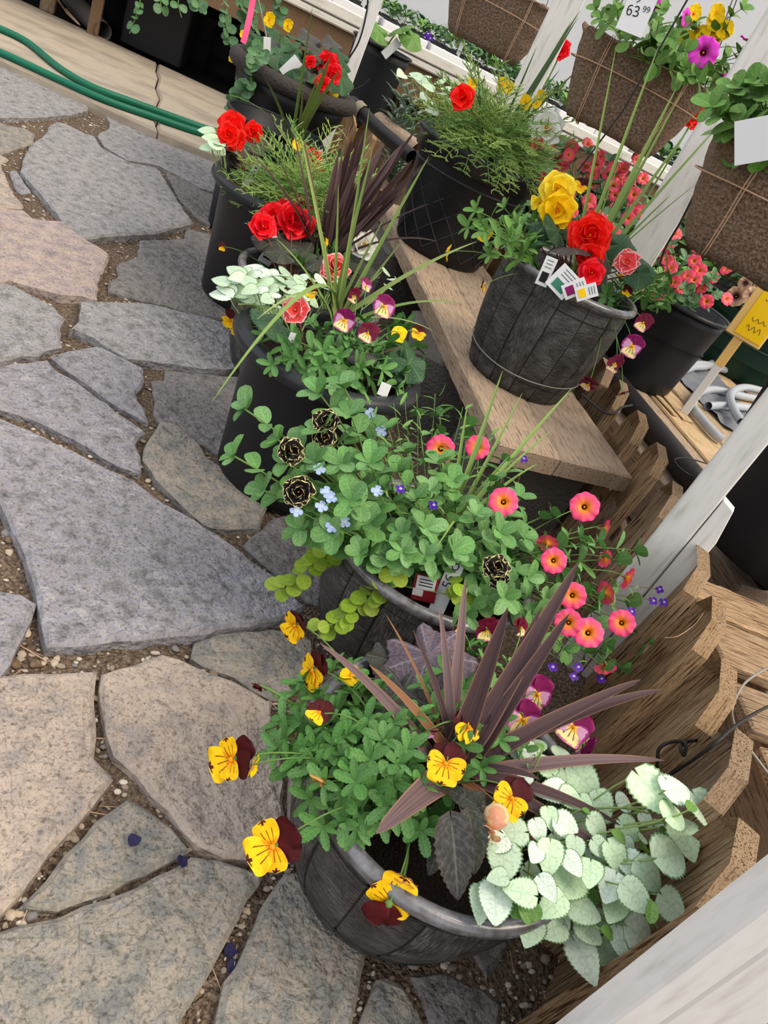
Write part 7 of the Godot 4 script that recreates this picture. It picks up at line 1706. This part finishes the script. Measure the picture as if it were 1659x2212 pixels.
	# wire bound round the pot
	var ring := []
	for j in 49:
		var a := TAU * j / 48.0
		ring.append(Vector3(cos(a), 0, sin(a)) * 0.1905 + Vector3(0, 0.072 + 0.008 * sin(a * 2.0), 0))
	solo("binding_wire", "thin silver wire bound round the lower part of the bench barrel", "wire", tube(ring, 0.002, 0.002, 5), M["wire_bright"], Transform3D(Basis(), P10))

func calibrachoas():
	for v in 2:
		var root: Vector3 = P11 + Vector3(-0.02, 0.25, 0) if v == 0 else Vector3(1.80, 0.50, -3.12)
		var p := plant("calibrachoa_plant", ["mass of small coral calibrachoa flowers spilling from the nursery pot on the deck", "mass of small coral calibrachoa flowers growing behind the bench barrel"][v], "flower", root)
		var tips := [Vector3(1.647, 0.6384, -2.627), Vector3(1.853, 0.7076, -2.791), Vector3(1.867, 0.7748, -2.782), Vector3(1.927, 0.7557, -2.74), Vector3(1.975, 0.7289, -2.706), Vector3(1.887, 0.6885, -2.584), Vector3(1.837, 0.6928, -2.62), Vector3(2.015, 0.7163, -2.676), Vector3(2.073, 0.6978, -2.631), Vector3(1.836, 0.6346, -2.621), Vector3(1.784, 0.639, -2.656), Vector3(2.03, 0.7466, -2.665)] if v == 0 else [Vector3(1.448, 0.8271, -3.186), Vector3(1.457, 0.7742, -3.182), Vector3(1.455, 0.8684, -3.183), Vector3(1.508, 0.8585, -3.158), Vector3(1.562, 0.83, -3.132), Vector3(1.58, 0.7621, -3.123), Vector3(1.529, 0.7112, -3.037), Vector3(1.622, 0.8241, -3.101), Vector3(1.649, 0.8772, -3.087), Vector3(1.655, 0.7643, -3.084), Vector3(1.659, 0.7457, -2.967), Vector3(1.718, 0.8196, -3.049), Vector3(1.771, 0.7911, -3.019), Vector3(1.766, 0.8659, -3.022), Vector3(1.661, 0.7286, -2.851), Vector3(1.719, 0.6864, -2.817), Vector3(1.661, 0.7874, -3.081), Vector3(1.537, 0.9109, -3.144), Vector3(1.817, 0.8379, -2.991), Vector3(1.831, 0.7475, -2.982), Vector3(1.462, 0.7322, -3.07), Vector3(1.722, 0.8793, -3.047), Vector3(1.625, 0.9205, -3.1)]
		for t in tips:
			shoot(p, root + Vector3(rnd(-0.08, 0.08), 0, rnd(-0.08, 0.08)), t, 4, "ovate", "vine", 0.06, 0.1, 0.3, 4)
			for k in 2:
				var q: Vector3 = t + Vector3(rnd(-0.07, 0.07), rnd(-0.03, 0.06), rnd(-0.07, 0.07))
				trumpet(p, q, face(q, 0.3, 0.7), rnd(0.05, 0.064), "corolla_calib", root.lerp(t, 0.7))
		done(p)
		if v == 1: plain_pot("nursery_pot", "black nursery pot hidden behind the bench barrel under coral flowers", Vector3(root.x, 0.0, root.z), 0.2, 0.52, 0.15, "nursery_pot", "nursery_pot", 0.016, "black nursery pots behind the fence")
		else:
			viola(p, Vector3(1.483, 0.8093, -2.948), Vector3(-0.5, 0.3, 0.6), Vector3.UP, 0.07, "yellow")

func trough_plants():
	# magenta petunias and yellow bidens in the middle trough
	var root := Vector3(1.52, 1.24, -3.03)
	var p := plant("petunia_plant", "petunia with magenta trumpets growing up out of the carded fibre trough", "flower", root)
	for t in [Vector3(1.219, 1.32, -2.959), Vector3(1.251, 1.377, -2.945), Vector3(1.365, 1.375, -2.894), Vector3(1.396, 1.403, -2.88), Vector3(1.471, 1.382, -2.842), Vector3(1.547, 1.421, -2.915), Vector3(1.611, 1.393, -2.88), Vector3(1.626, 1.444, -2.872), Vector3(1.646, 1.512, -2.86), Vector3(1.726, 1.406, -2.812), Vector3(1.712, 1.354, -2.821), Vector3(1.589, 1.299, -2.662), Vector3(1.529, 1.26, -2.581), Vector3(1.526, 1.281, -2.699), Vector3(1.757, 1.331, -2.793), Vector3(1.788, 1.378, -2.773), Vector3(1.469, 1.325, -2.73), Vector3(1.415, 1.34, -2.758), Vector3(1.601, 1.358, -2.886), Vector3(1.751, 1.463, -2.797), Vector3(1.206, 1.297, -2.856)]:
		shoot(p, root + Vector3(rnd(-0.18, 0.18), 0, rnd(-0.08, 0.08)), t, 5, "ovate", "fresh", 0.07, 0.05, 0.2, 4)
	for e in [[Vector3(1.517, 1.346, -2.704), Vector3(-0.5, 0.2, 0.8), 0.10], [Vector3(1.666, 1.433, -2.732), Vector3(0.2, 1.0, 0.1), 0.08], [Vector3(1.631, 1.376, -2.518), Vector3(-0.4, 0.1, 0.8), 0.10], [Vector3(1.557, 1.303, -2.564), Vector3(0.6, -0.2, 0.5), 0.08], [Vector3(1.472, 1.414, -2.841), Vector3(0.3, 0.2, 0.5), 0.06], [Vector3(1.364, 1.409, -2.895), Vector3(-0.2, 0.1, 0.7), 0.06]]:
		trumpet(p, e[0], e[1], e[2], "corolla_magenta", root.lerp(e[0], 0.5))
	done(p)
	root = Vector3(1.60, 1.24, -3.0)
	p = plant("bidens_plant", "thin stems of small yellow daisies among the magenta petunias", "flower", root)
	for q in [Vector3(1.59, 1.473, -2.892), Vector3(1.602, 1.45, -2.885), Vector3(1.635, 1.442, -2.866), Vector3(1.583, 1.401, -2.896), Vector3(1.593, 1.391, -2.89), Vector3(1.626, 1.419, -2.872), Vector3(1.618, 1.381, -2.876), Vector3(1.589, 1.352, -2.892), Vector3(1.548, 1.371, -2.914), Vector3(1.531, 1.442, -2.923)]:
		begonia_bloom(p, q, face(q, 0.3, 0.6), 0.05, "p_yellow_plain", [8], root)
	done(p)
	# green leafy plant in the near trough
	root = Vector3(1.54, 1.12, -1.93)
	p = plant("petunia_plant", "petunia with broad green leaves and one magenta flower in the blank-carded trough", "flower", root)
	for t in [Vector3(1.174, 1.182, -1.861), Vector3(1.214, 1.213, -1.894), Vector3(1.243, 1.218, -1.876), Vector3(1.243, 1.25, -1.875), Vector3(1.214, 1.183, -1.835), Vector3(1.192, 1.233, -1.909), Vector3(1.24, 1.28, -1.877), Vector3(1.26, 1.321, -1.864), Vector3(1.291, 1.254, -1.843), Vector3(1.148, 1.189, -1.877), Vector3(1.21, 1.254, -1.897)]:
		shoot(p, root + Vector3(rnd(-0.15, 0.0), 0, rnd(-0.05, 0.05)), t, 4, "ovate", "fresh", 0.085, 0.05, 0.2, 4)
	done(p)
	root = Vector3(1.30, 1.28, -4.26)
	p = plant("petunia_plant", "leafy plant just showing above the trough beyond the broad white post", "plant", root)
	for t in [Vector3(1.1, 1.4, -4.2), Vector3(1.3, 1.45, -4.2), Vector3(1.5, 1.4, -4.2), Vector3(1.4, 1.5, -4.3), Vector3(1.2, 1.5, -4.3)]:
		shoot(p, root, t, 5, "ovate", "fresh", 0.08, 0.05, 0.2, 4)
	done(p)
	# cards
	var c := thing("price_card", "white price card reading 63 99 tied to the fibre trough", "card", Vector3(1.281, 1.342, -2.801))
	var n := (PATH_SIDE - Vector3(1.281, 1.342, -2.801)).normalized()
	var b := Basis.looking_at(-Vector3(n.x, 0.15, n.z).normalized(), Vector3.UP) * Basis(Vector3(0, 0, 1), 0.09)
	part("card", cbox(Vector3(0.09, 0.19, 0.0016), 0.0004), M["card"], c, Transform3D(b, Vector3(0, 0.045, 0)))
	writing("63", 0.04, "ink", c, Transform3D(b * Basis(Vector3(0, 0, 1), 0.15), b * Vector3(-0.014, -0.035, 0.0016) + Vector3(0, 0.045, 0)))
	writing("99", 0.022, "ink", c, Transform3D(b * Basis(Vector3(0, 0, 1), 0.15), b * Vector3(0.024, -0.018, 0.0016) + Vector3(0, 0.045, 0)))
	part("pen_stroke", tube(curve([Vector3(-0.01, 0.06, 0), Vector3(-0.006, 0.045, 0), Vector3(-0.014, 0.036, 0)], 4), 0.0014, 0.0014, 4), M["ink"], c, Transform3D(b, b * Vector3(0, -0.045, 0.0016) + Vector3(0, 0.045, 0)))
	c = thing("price_card", "blank white card hanging askew on the fibre trough", "card", Vector3(1.22, 1.181, -1.758))
	b = Basis.looking_at(-(PATH_SIDE - Vector3(1.22, 1.181, -1.758)).normalized(), Vector3.UP) * Basis(Vector3(0, 0, 1), 0.62)
	part("card", cbox(Vector3(0.15, 0.095, 0.0016), 0.0004), M["card"], c, Transform3D(b, Vector3(0.03, 0.005, 0)))

func background_plants():
	# seedling trays along the bench
	var rows_z := [-6.25, -6.75, -7.4]
	for i in 22:
		var x := 0.95 + 0.36 * (i % 11)
		var z: float = rows_z[i / 11] + rnd(-0.03, 0.03)
		var t := thing("seedling_tray", ["white foam tray of green seedlings in the front row on the greenhouse bench", "black tray of green seedlings in the second row on the greenhouse bench"][i / 11], "tray", Vector3(x, 0.86, z), 0.0, ["front row of seedling trays", "second row of seedling trays"][i / 11])
		var m := "foam" if i < 11 else "black_plastic"
		part("tray", cbox(Vector3(0.33, 0.05, 0.38), 0.006), M[m], t, Transform3D(Basis(), Vector3(0, 0.026, 0)))
		for k in 6:
			var c := Vector3(-0.11 + 0.11 * (k % 3), 0.05, -0.1 + 0.2 * (k / 3))
			part("cell", cbox(Vector3(0.085, 0.02, 0.12), 0.004), M["black_plastic"], t, Transform3D(Basis(), c + Vector3(0, 0.0, 0)))
			part("seedling", L["tuft%d" % ((i + k) % 4)], M[["fresh0", "vine1", "dark_green2", "fresh2", "vine2"][(i * 3 + k) % 5]], t, Transform3D(Basis(Vector3.UP, rnd(0, TAU)).scaled(Vector3.ONE * rnd(0.13, 0.22)), c + Vector3(0, 0.01, 0)))
		if i % 2 == 0: part("tag", cbox(Vector3(0.03, 0.1, 0.002), 0.0005), M["white_plastic"], t, Transform3D(Basis(Vector3(0, 0, 1), rnd(-0.2, 0.2)), Vector3(0.05, 0.1, 0.12)))
	# violet flowers in one tray, a carmine begonia pot further on
	var p := plant("viola_plant", "viola with violet flowers among the bench seedlings", "flower", Vector3(1.5, 0.9433, -6.222))
	for q in [Vector3(1.497, 0.9508, -6.223), Vector3(1.523, 0.9323, -6.216), Vector3(1.486, 0.9215, -6.225), Vector3(1.516, 0.88, -6.218), Vector3(1.585, 0.8747, -6.201)]:
		small_flower(p, q, face(q), 0.07, "p_violet")
	done(p)
	p = plant("begonia_plant", "red double begonia flower showing between the broad white post and the carded trough", "flower", Vector3(1.987, 1.208, -5.021))
	begonia_bloom(p, Vector3(1.979, 1.217, -5.024), Vector3(-0.4, 0.2, 0.8), 0.1, "p_crimson", [6, 6, 5])
	stem_to(p, [Vector3(1.987, 1.208, -5.021), Vector3(Vector3(1.987, 1.208, -5.021).x, 0.86, Vector3(1.987, 1.208, -5.021).z)], 0.005, 0.005)
	done(p)
	p = plant("begonia_plant", "red begonia flower showing beneath the carded trough beside the white post", "flower", Vector3(2.359, 1.215, -3.949))
	begonia_bloom(p, Vector3(2.357, 1.219, -3.95), Vector3(-0.4, 0.2, 0.8), 0.11, "p_red", [6, 6, 5])
	stem_to(p, [Vector3(2.359, 1.215, -3.949), Vector3(Vector3(2.359, 1.215, -3.949).x, 0.3, Vector3(2.359, 1.215, -3.949).z)], 0.005, 0.005)
	done(p)
	# bushes behind the fence
	for e in [[Vector3(1.95, 0.2, -4.3), 0.55, "vine", "bushy green plant behind the coral calibrachoas"], [Vector3(2.7, 0.25, -4.6), 0.6, "dark_green", "dark bushy plant between the deck and the greenhouse bench"], [Vector3(3.3, 0.5, -4.3), 0.45, "fresh", "fresh green bush behind the green tub"], [Vector3(1.55, 0.15, -4.95), 0.3, "dark_green", "dark leafy plant between the far pickets and the blue-black pot"], [Vector3(3.25, 0.58, -3.72), 0.3, "vine", "green foliage of the green tub"], [Vector3(2.45, 0.25, -3.7), 0.4, "fresh", "leafy green plant at the deck's end"]]:
		var b := plant("leafy_bush", e[3], "plant", e[0])
		for i in 26:
			var a := i * 2.4
			var q := sqrt((i + 0.5) / 26.0)
			var tip: Vector3 = e[0] + Vector3(cos(a) * q, 0.9 * sqrt(1.0 - 0.8 * q * q), sin(a) * q) * e[1] * rnd(0.85, 1.05)
			shoot(b, e[0] + Vector3(cos(a), 0, sin(a)) * 0.05, tip, 4, "ovate", e[2], 0.085, 0.1, 0.35, 4, 0.004)
		done(b)
	# brown trumpet petunias in the green tub
	p = plant("petunia_plant", "petunia with dusky brown trumpet flowers in the green tub", "flower", Vector3(3.25, 0.56, -3.6))
	for e in [[Vector3(2.719, 0.6252, -3.331), 0.1], [Vector3(2.703, 0.6713, -3.214), 0.09], [Vector3(2.741, 0.7075, -3.248), 0.09], [Vector3(2.719, 0.6958, -3.331), 0.07]]:
		trumpet(p, e[0], face(e[0], 0.1, 0.5), e[1], "corolla_brown", Vector3(3.25, 0.56, -3.6))
	done(p)
	# silvery rosemary by the far pickets
	var root := Vector3(1.26, 0.1, -4.55)
	p = plant("rosemary_plant", "silvery upright rosemary-like sprigs behind the far pickets", "plant", root)
	for t in [Vector3(1.044, 0.7217, -4.429), Vector3(1.082, 0.7046, -4.42), Vector3(1.044, 0.6636, -4.429), Vector3(1.121, 0.6756, -4.41), Vector3(1.09, 0.6365, -4.366), Vector3(1.151, 0.6416, -4.35), Vector3(1.04, 0.6022, -4.378)]:
		var c := bez(root, root.lerp(t, 0.5), t, 10)
		stem_to(p, c, 0.004, 0.002)
		for i in range(3, 11):
			for k in 4: put_leaf(p, "lance" + str(k % 2), tone("silver"), c[i], Vector3(cos(k * 1.6 + i), 0.8, sin(k * 1.6 + i)), Vector3.UP, 0.11)
	done(p)
	# seedling in the blue-black pot
	root = P8 + Vector3(0, 0.38, 0)
	p = plant("squash_seedling", "young squash with broad green leaves in the blue-black pot", "plant", root)
	for e in [[Vector3(0.9919, 0.8686, -5.257), 0.17, Vector3(-1, 0.1, 0.3)], [Vector3(1.105, 0.9332, -5.286), 0.15, Vector3(0.3, 0.3, 0.6)], [Vector3(1.185, 0.9183, -5.268), 0.15, Vector3(0.9, -0.3, 0.3)]]:
		part("leaf", L["begonia_round"], M["fresh1"], p.n, look(e[2], Vector3(-0.2, 1, 0.7), e[0] - p.o, e[1]))
		stem_to(p, bez(root, root.lerp(e[0], 0.5) + Vector3(0, 0.04, 0), e[0], 5), 0.006, 0.004)
	done(p, "stem_pale")
	solo("plant_label", "white oval label standing in the blue-black pot", "label", cbox(Vector3(0.05, 0.12, 0.002), 0.0009), M["white_plastic"], Transform3D(Basis(Vector3(0, 0, 1), -0.5), Vector3(1.094, 0.8153, -5.268)))
	# vines hanging in front of the dark space under the bench
	var vd := [[[Vector3(-0.3414, 0.5324, -5.59), Vector3(-0.3178, 0.4196, -5.591), Vector3(-0.3221, 0.3803, -5.591), Vector3(-0.3286, 0.3269, -5.59), Vector3(-0.3389, 0.2535, -5.59)], 4, "short green vine dangling before the black panel"], [[Vector3(-0.2244, 0.5901, -5.495), Vector3(-0.2069, 0.4886, -5.496), Vector3(-0.1861, 0.4481, -5.497)], 2, "vine tip dangling above the black panel"], [[Vector3(-0.1338, 0.629, -5.498), Vector3(-0.1151, 0.5277, -5.499), Vector3(-0.0785, 0.4612, -5.499)], 1, "bare vine tip dangling beside the black panel"], [[Vector3(0.0454, 0.7941, -4.9), Vector3(0.1115, 0.7039, -4.899), Vector3(0.1405, 0.6162, -4.898), Vector3(0.1731, 0.5504, -4.897), Vector3(0.2068, 0.5068, -4.896)], 8, "leafy green vine trailing down to the roped rim"], [[Vector3(-0.0393, 0.7223, -4.8), Vector3(-0.0049, 0.6414, -4.8), Vector3(0.0076, 0.6142, -4.8)], 5, "leafy vine end hanging from above the dark bench"], [[Vector3(0.1492, 0.8391, -4.598), Vector3(0.1878, 0.7537, -4.596), Vector3(0.2217, 0.6844, -4.595), Vector3(0.2639, 0.6275, -4.592), Vector3(0.2964, 0.5869, -4.59)], 12, "thick green vine hanging beside the pink ribbon"], [[Vector3(0.2307, 0.8746, -4.594), Vector3(0.2497, 0.7597, -4.593), Vector3(0.2561, 0.6886, -4.593), Vector3(0.3031, 0.6553, -4.59)], 8, "green vine hanging behind the pale wire"], [[Vector3(0.326, 0.9021, -4.789), Vector3(0.3571, 0.7977, -4.787), Vector3(0.3822, 0.7759, -4.785), Vector3(0.3693, 0.7038, -4.786)], 5, "broad-leaved vine end hanging over the yellow violas"]]
	for e in vd:
		var c := curve(e[0], 5)
		var v := plant("hanging_vine", e[2], "plant", c[-1], "vines hanging over the dark bench space")
		stem_to(v, c, 0.004, 0.003)
		for i in e[1]:
			var q: Vector3 = c[int(lerpf(3.0, c.size() - 1.0, (i + 0.5) / e[1]))]
			var tn := rnd(0, TAU)
			for k in 2: put_leaf(v, "round0" if i % 2 else "ovate2", tone("vine"), q, Vector3(cos(tn + PI * k), -0.1, sin(tn + PI * k)), face(q, 0.2, 0.4), rnd(0.038, 0.062))
		done(v)

func build_details():
	# things in the dark beyond the concrete strip
	var bx := thing("black_tub", "tall square black tub standing at the back of the concrete strip", "tub", Vector3(-0.2436, 0.055, -6.309), deg_to_rad(-8))
	part("wall", cbox(Vector3(0.42, 0.75, 0.34), 0.012), M["black_plastic"], bx, Transform3D(Basis(), Vector3(0, 0.375, -0.22)))
	part("lip", cbox(Vector3(0.46, 0.04, 0.38), 0.01), M["black_plastic"], bx, Transform3D(Basis(), Vector3(0, 0.75, -0.22)))
	for e in [[Vector3(0.0791, 0, -6.95), 0.24, 0.4, "black nursery pot beside the square tub in the dark"], [Vector3(0.262, 0, -6.894), 0.20, 0.3, "low black nursery pot behind the end of the concrete strip"], [Vector3(-0.5582, 0, -6.918), 0.24, 0.34, "dusty black pot behind the mossy log"], [Vector3(0.6497, 0, -8.408), 0.25, 0.3, "wide black pot in the dark behind the roped-rim bowl"], [Vector3(1.309, 0, -12.31), 0.3, 0.5, "tall black pot in the dark under the greenhouse bench"]]:
		plain_pot("nursery_pot", e[3], e[0] + Vector3(0, 0.005, -0.25), e[1], e[2], e[1] * 0.75, "black_plastic", "black_plastic", 0.016, "black pots in the dark under the bench", 0.0, 0.08)
	solo("log", "grey mossy log end lying at the back of the concrete strip", "log", tube(curve([Vector3(-0.8746, 0.1, -7.061), Vector3(-0.7431, 0.1, -6.699), Vector3(-0.633, 0.1, -6.451), Vector3(-0.5392, 0.1, -6.227)], 3), 0.07, 0.06, 12), M["concrete_grey"])
	solo("wooden_stub", "weathered brown wooden post stub behind the concrete strip", "post", cbox(Vector3(0.09, 0.5, 0.09), 0.006), M["picket2"], Transform3D(Basis(), Vector3(-0.8943, 0.05, -6.389) + Vector3(-0.02, 0.24, -0.06)))
	for e in [[[Vector3(-0.9316, 0.09, -6.83), Vector3(-0.7871, 0.09, -6.389), Vector3(-0.6832, 0.09, -6.178)], "pale straw stalk lying against the mossy log"], [[Vector3(-0.8114, 0.09, -6.51), Vector3(-0.7384, 0.09, -6.319), Vector3(-0.6749, 0.09, -6.161)], "short pale straw stalk beside the mossy log"]]:
		solo("straw", e[1], "straw", tube(e[0], 0.008, 0.005, 5), M["twine"])
	# pipe with tape near the far pickets
	var pp := thing("black_hose", "black hose with a taped white joint beside the far pickets", "hose", Vector3(0.8416, 0.567, -4.268))
	var o := Vector3(0.8416, 0.567, -4.268)
	var pts := []
	for q in [Vector3(0.8094, 0.5718, -4.325), Vector3(0.8416, 0.567, -4.268), Vector3(0.9049, 0.5451, -4.204), Vector3(0.9669, 0.5331, -4.087), Vector3(1.023, 0.5278, -3.97), Vector3(1.077, 0.5234, -3.852)]: pts.append(q - o)
	part("hose", tube(curve(pts, 5), 0.034, 0.034, 10), M["pipe_black"], pp)
	part("joint", tube([pts[1] + (pts[0] - pts[1]) * 0.2, pts[1] + (pts[2] - pts[1]) * 0.35], 0.04, 0.04, 10), M["tape"], pp)
	var lg := solo("log", "grey round timber rail lying behind the far pickets", "log", tube([Vector3(1.001, 0.5215, -4.49), Vector3(1.079, 0.5126, -4.369), Vector3(1.179, 0.5144, -4.135)], 0.05, 0.05, 12), M["plank_old0"])
	# loose petals on the stones
	for e in [[Vector3(0.1871, 0.022, -0.6171), "fallen dark blue petal on the small triangular flagstone"], [Vector3(0.2692, 0.02, -0.6024), "round dried purple petal in the joint by the triangular flagstone"], [Vector3(0.333, -0.006, -0.485), "dark blue petal lying in the wide joint"], [Vector3(0.3363, -0.004, -0.4628), "small dark blue petal at the flagstone's edge"]]:
		var t := solo("fallen_petal", e[1], "petal", L["petal_cup"], M["petal_fallen"], look(Vector3(rnd(-1, 1), 0, rnd(-1, 1)), Vector3.UP, e[0], 0.016))
	# wires across the white posts
	solo("black_cable", "thin black cable sagging from the far white post to the blue-black pot", "cable", tube(curve([Vector3(0.7821, 1.03, -4.837), Vector3(0.8109, 0.9429, -4.832), Vector3(0.8251, 0.7996, -4.83), Vector3(0.7974, 0.6683, -4.835), Vector3(0.8064, 0.6115, -4.833), Vector3(0.8552, 0.5715, -4.825), Vector3(0.8881, 0.5787, -4.819), Vector3(0.9277, 0.6163, -4.811), Vector3(0.9495, 0.6631, -4.807)], 6), 0.005, 0.005, 5), M["wire"])
	solo("black_cable", "straight black wire crossing in front of the carded trough", "cable", tube([Vector3(1.245, 1.418, -2.452), Vector3(1.243, 1.288, -2.453), Vector3(1.237, 1.094, -2.456), Vector3(1.207, 0.892, -2.471)], 0.003, 0.003, 5), M["wire"])
	solo("black_cable", "black wire hanging down past the white post beside the coral flowers", "cable", tube(curve([Vector3(1.54, 0.9869, -2.338), Vector3(1.548, 0.8998, -2.333), Vector3(1.55, 0.8216, -2.332), Vector3(1.561, 0.7633, -2.325)], 5), 0.004, 0.004, 5), M["wire"])
	solo("black_cable", "thin black wires knotted at the fence beside the bench end", "cable", tube(curve([Vector3(1.27, 0.42, -1.876), Vector3(1.338, 0.4, -1.865), Vector3(1.382, 0.4, -1.849), Vector3(1.449, 0.41, -1.91), Vector3(1.51, 0.41, -1.957)], 5), 0.004, 0.004, 5), M["wire"])
	# a thin stick of dry grass caught on the pickets
	solo("dry_grass", "curl of dry straw caught on a picket top", "straw", tube(curve([Vector3(1.063, 0.38, -0.8961), Vector3(1.073, 0.4, -0.8848), Vector3(1.108, 0.42, -0.903), Vector3(1.133, 0.435, -0.9254)], 5), 0.001, 0.0008, 4), M["twine"])
